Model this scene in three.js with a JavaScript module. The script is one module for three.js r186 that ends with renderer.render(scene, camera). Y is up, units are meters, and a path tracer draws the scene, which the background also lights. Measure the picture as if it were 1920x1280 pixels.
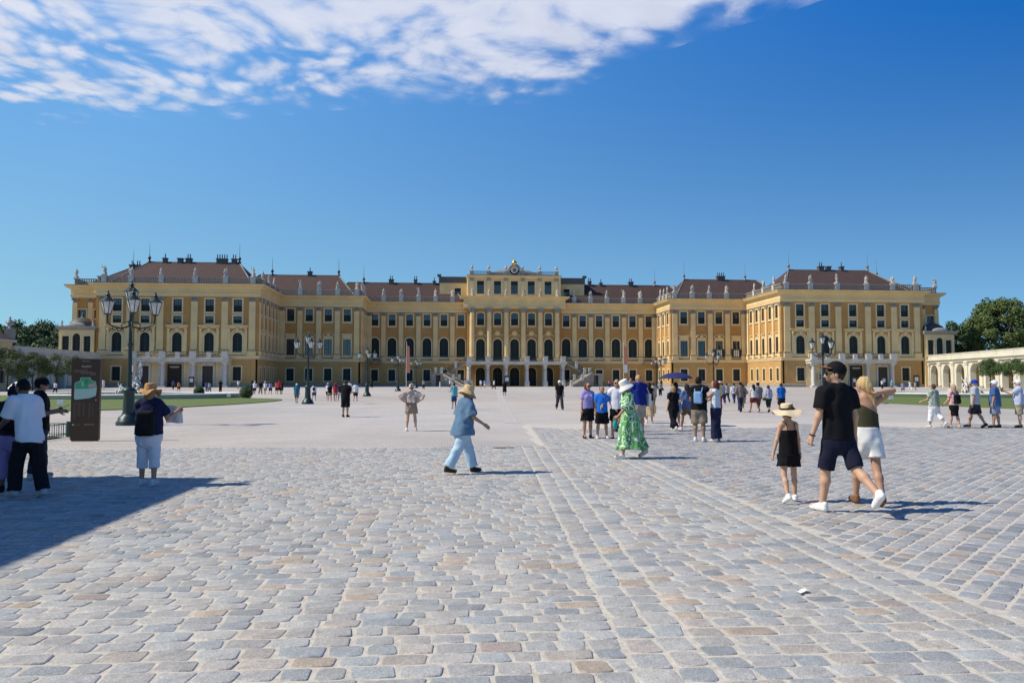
import * as THREE from 'three';
import { mergeGeometries, mergeVertices } from 'three/addons/utils/BufferGeometryUtils.js';

// ---------- camera, sky, sun, exposure ----------
const scene = new THREE.Scene();
const camera = new THREE.PerspectiveCamera(46.41, 1024 / 682, 0.1, 6000);
camera.position.set(0, 1.6, 0);
{
  const yaw = Math.atan(125 / 1493), pitch = Math.atan(78 / 1493);
  camera.lookAt(Math.sin(yaw) * Math.cos(pitch), 1.6 + Math.sin(pitch), -Math.cos(yaw) * Math.cos(pitch));
}
const renderer = new THREE.WebGLRenderer({ antialias: true });
renderer.setSize(1024, 682);
renderer.toneMapping = THREE.LinearToneMapping;
renderer.toneMappingExposure = 1.0;
renderer.shadowMap.enabled = true;
const SUN_EL = 47 * Math.PI / 180, SUN_AZ = 2.6 * Math.PI / 180;
const sunDir = new THREE.Vector3(-Math.cos(SUN_EL) * Math.cos(SUN_AZ), Math.sin(SUN_EL), Math.cos(SUN_EL) * Math.sin(SUN_AZ));
const sun = new THREE.DirectionalLight(new THREE.Color().setRGB(1.0, 0.92, 0.79), 5.0);
sun.position.copy(sunDir).multiplyScalar(300).add(new THREE.Vector3(17, 0, -100));
sun.target.position.set(17, 0, -100);
sun.castShadow = true;
sun.shadow.mapSize.set(4096, 4096);
Object.assign(sun.shadow.camera, { left: -170, right: 170, top: 150, bottom: -150, near: 10, far: 800 });
scene.add(sun, sun.target);

// ---------- random and noise ----------
function rng(seed) { let a = seed >>> 0; return () => { a = (a + 0x6D2B79F5) | 0; let t = Math.imul(a ^ (a >>> 15), 1 | a); t = (t + Math.imul(t ^ (t >>> 7), 61 | t)) ^ t; return ((t ^ (t >>> 14)) >>> 0) / 4294967296; }; }
function h3(x, y, z) { let n = Math.imul(x, 374761393) + Math.imul(y, 668265263) + Math.imul(z, 2147483647 ^ 0x5bd1e995); n = Math.imul(n ^ (n >>> 13), 1274126177); return ((n ^ (n >>> 16)) >>> 0) / 4294967296; }
const sm = t => t * t * (3 - 2 * t), lerp = (a, b, t) => a + (b - a) * t, clamp = (x, a = 0, b = 1) => Math.min(b, Math.max(a, x));
const sstep = (a, b, x) => sm(clamp((x - a) / (b - a)));
function vn3(x, y, z) {
  const i = Math.floor(x), j = Math.floor(y), k = Math.floor(z), u = sm(x - i), v = sm(y - j), w = sm(z - k);
  return lerp(lerp(lerp(h3(i, j, k), h3(i + 1, j, k), u), lerp(h3(i, j + 1, k), h3(i + 1, j + 1, k), u), v),
    lerp(lerp(h3(i, j, k + 1), h3(i + 1, j, k + 1), u), lerp(h3(i, j + 1, k + 1), h3(i + 1, j + 1, k + 1), u), v), w);
}
function vnp(x, y, px, s) {                                    // value noise, periodic in px cells
  const i = Math.floor(x), j = Math.floor(y), u = sm(x - i), v = sm(y - j), m = a => ((a % px) + px) % px;
  return lerp(lerp(h3(m(i), m(j), s), h3(m(i + 1), m(j), s), u), lerp(h3(m(i), m(j + 1), s), h3(m(i + 1), m(j + 1), s), u), v);
}
function fbmp(u, v, p, oct, s) { let a = 0, w = .5, t = 0; for (let o = 0; o < oct; o++) { a += w * vnp(u * p, v * p, p, s + o); t += w; w *= .55; p *= 2; } return a / t; }
function fbm2(x, y, oct, s) { let a = 0, w = .5, t = 0; for (let o = 0; o < oct; o++) { a += w * vn3(x, y, s + o * 7.3); t += w; w *= .52; x = x * 2.03 + 11.7; y = y * 2.03 - 5.1; } return a / t; }
function worley(x, y, s) { const i = Math.floor(x), j = Math.floor(y); let b = 9; for (let a = -1; a < 2; a++) for (let c = -1; c < 2; c++) { const dx = i + a + h3(i + a, j + c, s) - x, dy = j + c + h3(i + a, j + c, s + 1) - y; b = Math.min(b, dx * dx + dy * dy); } return Math.sqrt(b); }

// ---------- sky: clear blue air ----------
{
  const W = 2048, H = 1024, d = new Float32Array(W * H * 4);
  for (let j = 0; j < H; j++) {
    const el = ((j + .5) / H - .5) * Math.PI, sy = Math.sin(el), cy = Math.cos(el), up = Math.max(0, sy);
    for (let i = 0; i < W; i++) {
      const az = ((i + .5) / W - .5) * 2 * Math.PI, x = Math.cos(az) * cy, z = Math.sin(az) * cy;
      const mu = x * sunDir.x + sy * sunDir.y + z * sunDir.z;
      // air: deep blue overhead, pale at the horizon, a little paler round the sun
      const h = Math.exp(-up * 3.7), s = .5 + .5 * mu, w0 = s * s, w = w0 < .5 ? w0 : .5 + .25 * (w0 - .5);
      let r = Math.max(.012, lerp(-.163 + .393 * w, .290 + .223 * w, h)), g = Math.max(.07, lerp(-.181 + .843 * w, .634 + .185 * w, h)), b = Math.max(.3, lerp(.147 + 1.279 * w, .939 - .331 * w, h));
      const zen = sstep(.42, .78, sy); r = lerp(r, .022, zen); g = lerp(g, .105, zen); b = lerp(b, .36, zen);   // a clear sky is darkest overhead
      if (sy < 0) { const t = Math.min(1, -sy * 8); r = lerp(r, .3, t); g = lerp(g, .3, t); b = lerp(b, .3, t); }
      const o = (j * W + i) * 4; d[o] = r; d[o + 1] = g; d[o + 2] = b; d[o + 3] = 1;
    }
  }
  const t = new THREE.DataTexture(d, W, H, THREE.RGBAFormat, THREE.FloatType);
  t.mapping = THREE.EquirectangularReflectionMapping; t.magFilter = t.minFilter = THREE.LinearFilter; t.needsUpdate = true;
  scene.background = t; scene.environment = t;
}

// ---------- scene helpers ----------
const used = new Map();
function numbered(n) { const k = used.get(n) ?? 0; used.set(n, k + 1); return k ? n + '_' + String(k).padStart(3, '0') : n; }
function thing(name, label, category, group, pos = [0, 0, 0], turn = 0) {
  const o = new THREE.Group(); o.name = numbered(name); scene.add(o); o.position.set(...pos); o.rotation.y = turn;
  o.userData = { label, category }; if (group) o.userData.group = group; return o;
}
function tag(o, label, category, group) { o.userData = { ...o.userData, label, category }; if (group) o.userData.group = group; return o; }
function mesh(name, geo, mat, parent, pos, ry) {
  const m = new THREE.Mesh(geo, mat); m.name = parent === scene ? numbered(name) : name; m.castShadow = m.receiveShadow = true;
  if (pos) m.position.set(...pos); if (ry) m.rotation.y = ry; (parent || scene).add(m); return m;
}
function structure(name, geo, mat) { const m = mesh(name, geo, mat, scene); m.userData = { kind: 'structure' }; return m; }
const clean = g => { const n = g.index ? g.toNonIndexed() : g; for (const k of Object.keys(n.attributes)) if (!['position', 'normal', 'uv', 'color'].includes(k)) n.deleteAttribute(k); n.groups = []; return n; };
function mg(list) { list = list.flat(9).filter(Boolean).map(clean); const c = list.some(g => g.attributes.color); for (const g of list) { if (!g.attributes.uv) g.setAttribute('uv', new THREE.BufferAttribute(new Float32Array(g.attributes.position.count * 2), 2)); if (c && !g.attributes.color) g.setAttribute('color', new THREE.BufferAttribute(new Float32Array(g.attributes.position.count * 3).fill(1), 3)); } return list.length === 1 ? list[0] : mergeGeometries(list); }
function uvBox(g, s = 1) {                                      // uv in metres from the face direction
  g = clean(g); const p = g.attributes.position, n = g.attributes.normal, uv = new Float32Array(p.count * 2);
  for (let i = 0; i < p.count; i++) { const ax = Math.abs(n.getX(i)), ay = Math.abs(n.getY(i)), az = Math.abs(n.getZ(i));
    if (ay > ax && ay > az) { uv[2 * i] = p.getX(i) * s; uv[2 * i + 1] = p.getZ(i) * s; } else if (ax > az) { uv[2 * i] = p.getZ(i) * s; uv[2 * i + 1] = p.getY(i) * s; } else { uv[2 * i] = p.getX(i) * s; uv[2 * i + 1] = p.getY(i) * s; } }
  g.setAttribute('uv', new THREE.BufferAttribute(uv, 2)); return g;
}
const bx = (x0, x1, y0, y1, z0, z1) => new THREE.BoxGeometry(x1 - x0, y1 - y0, z1 - z0).translate((x0 + x1) / 2, (y0 + y1) / 2, (z0 + z1) / 2);
const cyl = (r0, r1, y0, y1, x = 0, z = 0, n = 12) => new THREE.CylinderGeometry(r1, r0, y1 - y0, n).translate(x, (y0 + y1) / 2, z);
const lathe = (pts, n = 12) => new THREE.LatheGeometry(pts.map(p => new THREE.Vector2(p[0], p[1])), n);
const tube = (pts, r, n = 24, s = 6) => new THREE.TubeGeometry(new THREE.CatmullRomCurve3(pts.map(p => new THREE.Vector3(...p))), n, r, s);
function bar(a, b, r, n = 5) { const A = new THREE.Vector3(...a), B = new THREE.Vector3(...b), L = A.distanceTo(B), g = new THREE.CylinderGeometry(r, r, L, n); return g.applyQuaternion(new THREE.Quaternion().setFromUnitVectors(new THREE.Vector3(0, 1, 0), B.clone().sub(A).normalize())).translate(...A.add(B).multiplyScalar(.5).toArray()); }
const lin = (r, g, b) => new THREE.Color().setRGB(r, g, b);
function tex(n, fn, srgb, rep) {                                 // n x n repeating texture, fn(u, v) -> 0..1 linear rgb or grey
  const a = new Uint8Array(n * n * 4); for (let j = 0; j < n; j++) for (let i = 0; i < n; i++) { const c = fn((i + .5) / n, (j + .5) / n), o = (j * n + i) * 4; for (let k = 0; k < 3; k++) { let v = c.length ? c[k] : c; if (srgb) v = v <= .0031308 ? v * 12.92 : 1.055 * Math.pow(v, 1 / 2.4) - .055; a[o + k] = clamp(v) * 255; } a[o + 3] = 255; }
  const t = new THREE.DataTexture(a, n, n); t.wrapS = t.wrapT = THREE.RepeatWrapping; t.magFilter = THREE.LinearFilter; t.minFilter = THREE.LinearMipmapLinearFilter; t.generateMipmaps = true; if (srgb) t.colorSpace = THREE.SRGBColorSpace; if (rep) t.repeat.set(rep, rep); t.needsUpdate = true; return t;
}
const std = (c, r = .8, o = {}) => new THREE.MeshStandardMaterial({ color: lin(...c), roughness: r, ...o });

// ---------- surface-net mesher for rounded bodies ----------
function meshField(f, mn, mx, cell) {
  const nx = Math.ceil((mx[0] - mn[0]) / cell) + 1, ny = Math.ceil((mx[1] - mn[1]) / cell) + 1, nz = Math.ceil((mx[2] - mn[2]) / cell) + 1;
  const v = new Float32Array(nx * ny * nz), id = new Int32Array(nx * ny * nz).fill(-1), at = (i, j, k) => i + nx * (j + ny * k);
  const B = 4, far = B * cell * .87 * 1.6 + cell * 2;              // blocks far from the skin take one value
  for (let K = 0; K < nz; K += B) for (let J = 0; J < ny; J += B) for (let I = 0; I < nx; I += B) {
    const d = f(mn[0] + (I + 1.5) * cell, mn[1] + (J + 1.5) * cell, mn[2] + (K + 1.5) * cell), skip = Math.abs(d) > far;
    for (let k = K; k < Math.min(nz, K + B); k++) for (let j = J; j < Math.min(ny, J + B); j++) for (let i = I; i < Math.min(nx, I + B); i++) v[at(i, j, k)] = skip ? d : f(mn[0] + i * cell, mn[1] + j * cell, mn[2] + k * cell);
  }
  const pos = [], idx = [];
  for (let k = 0; k < nz - 1; k++) for (let j = 0; j < ny - 1; j++) for (let i = 0; i < nx - 1; i++) {
    let n = 0, sx = 0, sy = 0, sz = 0; const c = [];
    for (let q = 0; q < 8; q++) c.push(v[at(i + (q & 1), j + ((q >> 1) & 1), k + (q >> 2))]);
    let m = 0; for (let q = 0; q < 8; q++) if (c[q] < 0) m |= 1 << q; if (m === 0 || m === 255) continue;
    for (let a = 0; a < 8; a++) for (let e = 1; e < 8; e <<= 1) { const b = a | e; if (b === a) continue; const A = c[a], B = c[b]; if ((A < 0) === (B < 0)) continue; const t = A / (A - B); n++; sx += (a & 1) + (e === 1 ? t : 0); sy += ((a >> 1) & 1) + (e === 2 ? t : 0); sz += (a >> 2) + (e === 4 ? t : 0); }
    id[at(i, j, k)] = pos.length / 3; pos.push(mn[0] + (i + sx / n) * cell, mn[1] + (j + sy / n) * cell, mn[2] + (k + sz / n) * cell);
  }
  const quad = (a, b, c, d, flip) => { if (a < 0 || b < 0 || c < 0 || d < 0) return; if (flip) idx.push(a, c, b, a, d, c); else idx.push(a, b, c, a, c, d); };
  for (let k = 1; k < nz - 1; k++) for (let j = 1; j < ny - 1; j++) for (let i = 1; i < nx - 1; i++) {
    const s = v[at(i, j, k)] < 0;
    if (s !== (v[at(i + 1, j, k)] < 0)) quad(id[at(i, j - 1, k - 1)], id[at(i, j, k - 1)], id[at(i, j, k)], id[at(i, j - 1, k)], !s);
    if (s !== (v[at(i, j + 1, k)] < 0)) quad(id[at(i - 1, j, k - 1)], id[at(i - 1, j, k)], id[at(i, j, k)], id[at(i, j, k - 1)], !s);
    if (s !== (v[at(i, j, k + 1)] < 0)) quad(id[at(i - 1, j - 1, k)], id[at(i, j - 1, k)], id[at(i, j, k)], id[at(i - 1, j, k)], !s);
  }
  const g = new THREE.BufferGeometry(); g.setAttribute('position', new THREE.Float32BufferAttribute(pos, 3)); g.setIndex(idx); g.computeVertexNormals();
  g.setAttribute('uv', new THREE.Float32BufferAttribute(new Float32Array(pos.length / 3 * 2), 2)); return g;
}
function cone(a, b, r0, r1) {                                   // tapered capsule distance
  const [ax, ay, az] = a, bx_ = b[0] - ax, by = b[1] - ay, bz = b[2] - az, L = bx_ * bx_ + by * by + bz * bz || 1e-9;
  return (x, y, z) => { x -= ax; y -= ay; z -= az; const t = clamp((x * bx_ + y * by + z * bz) / L), p = x - bx_ * t, q = y - by * t, s = z - bz * t; return Math.sqrt(p * p + q * q + s * s) - (r0 + (r1 - r0) * t); };
}
const ell = (c, r) => (x, y, z) => { x = (x - c[0]) / r[0]; y = (y - c[1]) / r[1]; z = (z - c[2]) / r[2]; const k = Math.sqrt(x * x + y * y + z * z); return (k - 1) * Math.min(r[0], r[1], r[2]); };
const smin = (a, b, k) => { const h = Math.max(k - Math.abs(a - b), 0) / k; return Math.min(a, b) - h * h * k * .25; };
const blend = (fs, k) => (x, y, z) => { let d = 1e9; for (const f of fs) d = smin(d, f(x, y, z), k); return d; };
// the court rises gently towards the palace
const G = z => .75 * sstep(60, 165, -z);
// ---------- one sheet of broken high cloud, 520 m up ----------
{
  const W = 1536, H = 768, X0 = -2.4, X1 = 1.4, Z0 = 1.45, Z1 = 3.35, UP = 520, a = new Uint8Array(W * H * 4);
  const rim = [[-2.6, 3.16], [-1.66, 3.02], [-1.23, 2.95], [-.86, 2.88], [-.57, 2.8], [-.24, 2.66], [.04, 2.66], [.30, 2.62], [.44, 2.50], [.50, 2.34], [.62, 2.16], [.77, 1.99], [.9, 1.85], [1.4, 1.3]];
  const far = x => { let i = 0; while (i < rim.length - 2 && rim[i + 1][0] < x) i++; const [p, q] = [rim[i], rim[i + 1]]; return lerp(p[1], q[1], clamp((x - p[0]) / (q[0] - p[0]))); };
  for (let j = 0; j < H; j++) for (let i = 0; i < W; i++) {
    const x = lerp(X0, X1, (i + .5) / W), z = lerp(Z0, Z1, (j + .5) / H), d = far(x) - z, o = (j * W + i) * 4; let c = 0;
    if (d > -.18) {
      const w1 = fbm2(x * 3, z * 3, 2, 3) - .5, w2 = fbm2(x * 3 + 7, z * 3, 2, 5) - .5, wx = x + .16 * w1, wz = z + .16 * w2, dense = sstep(-1.0, .25, x + .35 * (d - .3)) ;
      const cell = 1 - Math.min(1, worley(wx * 9.2, wz * 7.0, 11) * 1.1), small = 1 - Math.min(1, worley(wx * 21 + 3, wz * 16, 17) * 1.05), f = fbm2(wx * 12, wz * 11, 5, 31), big = fbm2(x * 1.7 + 4, z * 2.1, 2, 51);
      let n = .52 * cell + .24 * small + .52 * f + .55 * (big - .5); n = lerp(n, .40 + .55 * f + .2 * cell + .35 * (big - .5), dense * .75);
      const cover = sstep(-.20, .62, d + .30 * (f - .5) + .25 * (big - .5)) * .36 + dense * .07 + sstep(.45, 1.0, d) * .06;
      c = sstep(.64, 1.16, n + cover); c = c * (.70 + .14 * f) + .10 * sstep(.0, .5, d + .5 * (big - .5)) * f; c *= sstep(-.2, .26, d + .35 * (f - .5) + .15 * (cell - .4)) * sstep(Z0, Z0 + .3, z - .25 * (big - .5)) * sstep(X0, X0 + .5, x);
    }
    const v = clamp(c) * 255; a[o] = a[o + 1] = a[o + 2] = v; a[o + 3] = 255;
  }
  const t = new THREE.DataTexture(a, W, H); t.magFilter = THREE.LinearFilter; t.minFilter = THREE.LinearFilter; t.needsUpdate = true;
  const g = new THREE.PlaneGeometry(1, 1, 150, 90), p = g.attributes.position, uv = g.attributes.uv;
  for (let i = 0; i < p.count; i++) { const u = p.getX(i) + .5, v = p.getY(i) + .5, x = lerp(X0, X1, u), z = lerp(Z0, Z1, v); p.setXYZ(i, x * UP, UP + 10 * (fbm2(x * 5, z * 5, 3, 9) - .5), -z * UP); uv.setXY(i, u, v); } g.computeVertexNormals();
  const m = new THREE.Mesh(g, new THREE.MeshPhysicalMaterial({ color: 0xffffff, roughness: 1, transmission: .6, thickness: 0, alphaMap: t, transparent: true, side: THREE.DoubleSide })); m.name = 'cloud'; m.userData = { kind: 'structure' }; m.receiveShadow = true; scene.add(m);
}
// ---------- ground ----------
const grain = tex(512, (u, v) => { const s = fbmp(u, v, 8, 6, 3), p = h3(Math.floor(u * 512), Math.floor(v * 512), 9), q = fbmp(u, v, 64, 2, 8); return .74 + .3 * (s - .5) + .16 * (p - .5) + .34 * (q - .5) * (q > .62 ? 1.6 : 1); }, true);
const grainB = tex(512, (u, v) => .5 * fbmp(u, v, 16, 5, 13) + .5 * fbmp(u, v, 96, 2, 18));
function sheet(x0, x1, zs, nx, y, colour) {                      // follows the rise of the court
  const pos = [], uv = [], col = [], idx = []; const n = nx + 1;
  zs.forEach(z => { for (let i = 0; i < n; i++) { const x = lerp(x0, x1, i / nx); pos.push(x, G(z) + y, z); uv.push(x, -z); if (colour) col.push(...colour(x, z)); } });
  for (let j = 0; j < zs.length - 1; j++) for (let i = 0; i < nx; i++) { const a = j * n + i; idx.push(a, a + 1, a + n + 1, a, a + n + 1, a + n); }
  const g = new THREE.BufferGeometry(); g.setAttribute('position', new THREE.Float32BufferAttribute(pos, 3)); g.setAttribute('uv', new THREE.Float32BufferAttribute(uv, 2)); if (colour) g.setAttribute('color', new THREE.Float32BufferAttribute(col, 3)); g.setIndex(idx); g.computeVertexNormals(); return g;
}
const zline = (a, b, n) => Array.from({ length: n + 1 }, (_, i) => lerp(a, b, i / n));
structure('ground', sheet(-2500, 2500, [60, ...zline(0, -180, 60), -400, -1200, -3000], 2, -.06), std([.30, .29, .26], .95));
// far paving: setts too small to tell apart, patched and worn
const settTile = 6, warp = (u, v, s) => .012 * (fbmp(u, v, 24, 3, s) - .5), settMap = tex(1024, (u0, v0) => {
  const u = u0 + warp(u0, v0, 401), v = v0 + warp(u0, v0, 407), row = Math.floor(v * 44), c = u * 40 + (row % 2) * .5, fx = c - Math.floor(c), fy = v * 44 - row, id = h3(((Math.floor(c) % 40) + 40) % 40, row, 5);
  const joint = Math.min(fx, 1 - fx) < .07 + .05 * fbmp(u, v, 64, 1, 2) || Math.min(fy, 1 - fy) < .08, k = .79 + .10 * (id - .5) + .16 * (fbmp(u, v, 8, 5, 61) - .5);
  return joint ? [.82, .80, .77] : [k * (1 + .05 * (h3(row, Math.floor(c), 8) - .5)), k * .985, k * .97];
}, true, 1 / settTile);
const settBump = tex(1024, (u0, v0) => { const u = u0 + warp(u0, v0, 401), v = v0 + warp(u0, v0, 407), row = Math.floor(v * 44), c = u * 40 + (row % 2) * .5, fx = c - Math.floor(c), fy = v * 44 - row; const e = Math.min(Math.min(fx, 1 - fx) * 1.1, Math.min(fy, 1 - fy)); return .55 * sstep(.02, .2, e) + .3 * fbmp(u, v, 64, 3, 4) + .1 * h3(row, Math.floor(c), 1); }, false, 1 / settTile);
const patch = (x, z) => { const a = fbm2(x * .07, z * .05, 4, 70), b = fbm2(x * .5 + 7, z * .5, 3, 80), k = .88 + .34 * (a - .5) + .22 * (b - .5); const warm = fbm2(x * .12, z * .08, 3, 91) - .5; return [.63 * k * (1 + .10 * warm), .58 * k, .52 * k * (1 - .12 * warm)]; };
function settle(g) { const p = g.attributes.position; for (let i = 0; i < p.count; i++) { const x = p.getX(i), z = p.getZ(i); if (z > -21.1 || (x > -z * .06 - .2 && z > -31.6)) p.setY(i, p.getY(i) - .024); } g.computeVertexNormals(); return g; }   // the bed of the cobbles lies a little lower
const farPaving = structure('court_paving', settle(sheet(-110, 150, [...zline(-19, -45, 80), ...zline(-45.8, -100, 60), ...zline(-102, -206, 50)], 260, -.004, patch)), new THREE.MeshStandardMaterial({ vertexColors: true, map: settMap, bumpMap: settBump, bumpScale: .012, roughness: .88 }));
structure('paving_band', sheet2(), std([.62, .575, .52], .9, { map: grain }));
function sheet2() { const zs = zline(-31.9, -128, 60), g = sheet(-.34, .34, zs, 1, .001); const p = g.attributes.position; for (let i = 0; i < p.count; i++) p.setX(i, p.getX(i) + 2.55 + (-p.getZ(i) - 29) * .0598); return g; }
// ---------- near cobbles, each stone cut on its own ----------
const cobbleMat = new THREE.MeshStandardMaterial({ vertexColors: true, map: grain, bumpMap: grainB, bumpScale: .006, roughness: .78 });
const sandMap = tex(512, (u, v) => { const q = h3(Math.floor(u * 512), Math.floor(v * 512), 4), s = fbmp(u, v, 32, 4, 6); return [.72 + .4 * (s - .5) + .25 * (q - .5), .69 + .4 * (s - .5) + .25 * (q - .5), .63 + .38 * (s - .5) + .25 * (q - .5)]; }, true);
const pavement = new THREE.Group(); pavement.name = 'cobbled_pavement'; pavement.userData = { kind: 'structure' }; scene.add(pavement);
mesh('sand_joints', (() => { const g = sheet(-26, 30, zline(1.5, -31, 160), 280, 0); const p = g.attributes.position; for (let i = 0; i < p.count; i++) { const x = p.getX(i), z = p.getZ(i); p.setY(i, (x > 1.2 + -z * .06 || z > -20.3 ? 0 : -.03) - .0045 + .009 * (fbm2(x * 3.1, z * 3.1, 3, 55) - .5)); } g.computeVertexNormals(); return g; })(), new THREE.MeshStandardMaterial({ map: sandMap, color: lin(.74, .71, .655), bumpMap: sandMap, bumpScale: .004, roughness: .95 }), pavement);
{
  const R = rng(77), stones = [];
  const tones = [[0.519, 0.519, 0.489], [0.465, 0.489, 0.477], [0.531, 0.507, 0.459], [0.507, 0.501, 0.471], [0.561, 0.513, 0.447], [0.495, 0.477, 0.441], [0.567, 0.549, 0.501], [0.435, 0.459, 0.459], [0.519, 0.519, 0.489]];
  function stone(cx, cz, len, wid, ang, bias = 0) {
    const n = 12, pos = [], col = [], uv = [], idx = [], nor = []; const hl = len / 2, hw = wid / 2, rc = Math.min(hl, hw) * (.14 + .26 * R()), h = .000 + .005 * R(), tilt = (R() - .5) * .03, tilt2 = (R() - .5) * .03;
    let t = tones[Math.floor(R() * tones.length)]; const r0 = R(); if (r0 < .05) t = [.56, .47, .37]; else if (r0 < .09 + bias * .22) t = [.36, .38, .385]; else if (r0 < .105 + bias * .22) t = [.48, .41, .36];
    const k = (.88 + .22 * R()) * (1 - bias * .10), b = 1 + bias * .04, base = [t[0] * k, t[1] * k, t[2] * k * b]; const ca = Math.cos(ang), sa = Math.sin(ang), ou = R() * 7, ov = R() * 7;
    const skx = (R() - .5) * .16, jit = () => (R() - .5) * .14 * wid;
    const ring = []; for (let c = 0; c < 4; c++) { const sx = c === 0 || c === 3 ? 1 : -1, sz = c < 2 ? 1 : -1, px = sx * (hl - rc) + jit(), pz = sz * (hw - rc) + jit() * .6; for (let q = 0; q < 3; q++) { const a = Math.PI / 2 * c + (q / 2) * Math.PI / 2 * (.98); const A = c === 0 ? a : a; ring.push([px + rc * Math.cos(A) + pz * skx, pz + rc * Math.sin(A)]); } }
    const put = (x, y, z, s, nx, ny, nz) => { pos.push(cx + x * ca + z * sa, y, cz - x * sa + z * ca); uv.push((x + ou) * 1.6, (z + ov) * 1.6); const e = s; col.push(base[0] * e, base[1] * e, base[2] * e); const L = Math.hypot(nx, ny, nz); nor.push((nx * ca + nz * sa) / L, ny / L, (-nx * sa + nz * ca) / L); };
    put(0, h + .002, 0, 1, -tilt, 1, -tilt2);
    for (const [x, z] of ring) put(x * .9, h + .0005 + tilt * x + tilt2 * z, z * .87, 1, x / hl * .07 - tilt, 1, z / hw * .07 - tilt2);
    for (const [x, z] of ring) put(x * .965, h - .0035 + tilt * x + tilt2 * z, z * .955, 1, x / hl * .6, .9, z / hw * .6);
    for (const [x, z] of ring) put(x, -.045, z, 1, x / hl, .15, z / hw);
    for (let i = 0; i < n; i++) { const j = (i + 1) % n; idx.push(0, 1 + j, 1 + i); for (let q = 0; q < 2; q++) { const a = 1 + q * n + i, b2 = 1 + q * n + j, c = a + n, d = b2 + n; idx.push(a, b2, d, a, d, c); } }
    const g = new THREE.BufferGeometry(); g.setAttribute('position', new THREE.Float32BufferAttribute(pos, 3)); g.setAttribute('normal', new THREE.Float32BufferAttribute(nor, 3)); g.setAttribute('uv', new THREE.Float32BufferAttribute(uv, 2)); g.setAttribute('color', new THREE.Float32BufferAttribute(col, 3)); g.setIndex(idx);
    stones.push({ g, d: Math.hypot(cx, cz), cx, cz });
  }
  const xA0 = z => 1.06 + (-z - 4.35) * .0558, xA1 = z => 1.50 + (-z - 4.35) * .0640, xB = z => 3.80 + (-z - 5) * .029;
  // seen ground with a step to either side to spare
  const yaw = Math.atan(125 / 1493), seen = (x, z) => { const c = x * Math.sin(yaw) - z * Math.cos(yaw), l = x * Math.cos(yaw) + z * Math.sin(yaw); return c > 2.6 && z > (x > xA1(z) ? -29 - 1.5 * Math.sin(x) : -20.2 - .25 * Math.sin(x * .9)) && Math.abs(l) < .66 * c + 1.6; };
  // bands of two courses that run away from the gate
  const band = (f0, f1, cols) => { for (let c = 0; c < cols; c++) { let z = -2.2 - R() * .1; while (z > -31) { const L = .2 + .1 * R(), zc = z - L / 2, w = (f1(zc) - f0(zc)) / cols, x = f0(zc) + (c + .5) * w; if (seen(x, zc)) stone(x, zc, w - .016, L - .018, -.058 * 0 + .0, 0); z -= L; } } };
  band(xA0, xA1, 2);
  band(z => xB(z) - .46, xB, 2);
  const field = (x, z) => { if (x > xB(z) + .03) return 2; if (x > xB(z) - .47) return -1; if (x > xA0(z) - .03 && x < xA1(z) + .03) return -1; return 1; };
  // cross courses of the main field
  for (let z = -2.2, row = 0; z > -31; row++) {
    const w = .155 + .04 * R(), wave = (R() - .5) * .02; let x = -18 - R() * .3;
    while (x < 6) { let L = .18 + .12 * R() + (R() < .12 ? .08 : 0); let x1 = x + L; const zc = z - w / 2 + wave * Math.sin(x * .7 + row);
      const lim = [xA0(zc) - .012, xB(zc) - .472]; for (const l of lim) if (x < l && x1 > l - .09) { x1 = l; L = x1 - x; }
      const xm = (x + x1) / 2; if (L > .06 && field(xm, zc) === 1 && seen(xm, zc)) stone(xm, zc, L - (.013 + .012 * R()), w - (.013 + .01 * R()), (R() - .5) * .04); x = x1; if (field(x + .05, zc) === -1) { x = x < 2.6 ? xA1(zc) + .012 : 7; } }
    z -= w;
  }
  // courses laid on the diagonal beyond the second band
  const s = Math.SQRT1_2;
  for (let v = -40; v < 40;) { const w = .165 + .04 * R(); let u = -40 - R() * .3; while (u < 40) { const L = .18 + .11 * R(), uc = u + L / 2, vc = v + w / 2, x = uc * s - vc * s, z = -(uc * s + vc * s); if (seen(x, z) && field(x, z) === 2) { const room = (x - xB(z)) ; if (room > .09) stone(x, z, Math.min(L, room * 1.6) - .026, Math.min(w, room * 1.5) - .026, Math.PI / 4 + (R() - .5) * .04, .8); } u += L; } v += w; }
  stones.sort((a, b) => a.d - b.d);
  const inFrame = q => { const c = q.cx * Math.sin(yaw) - q.cz * Math.cos(yaw), l = q.cx * Math.cos(yaw) + q.cz * Math.sin(yaw); return c > 4.0 && Math.abs(l) < .64 * c; };
  let k = 0; const rest = []; for (const q of stones) if (k < 300 && inFrame(q)) { mesh('stone', q.g, cobbleMat, pavement); k++; } else rest.push(q.g);
  mesh('stones', mergeGeometries(rest), cobbleMat, pavement).userData = { kind: 'stuff' };
  console.log('stones', stones.length);
}
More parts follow.
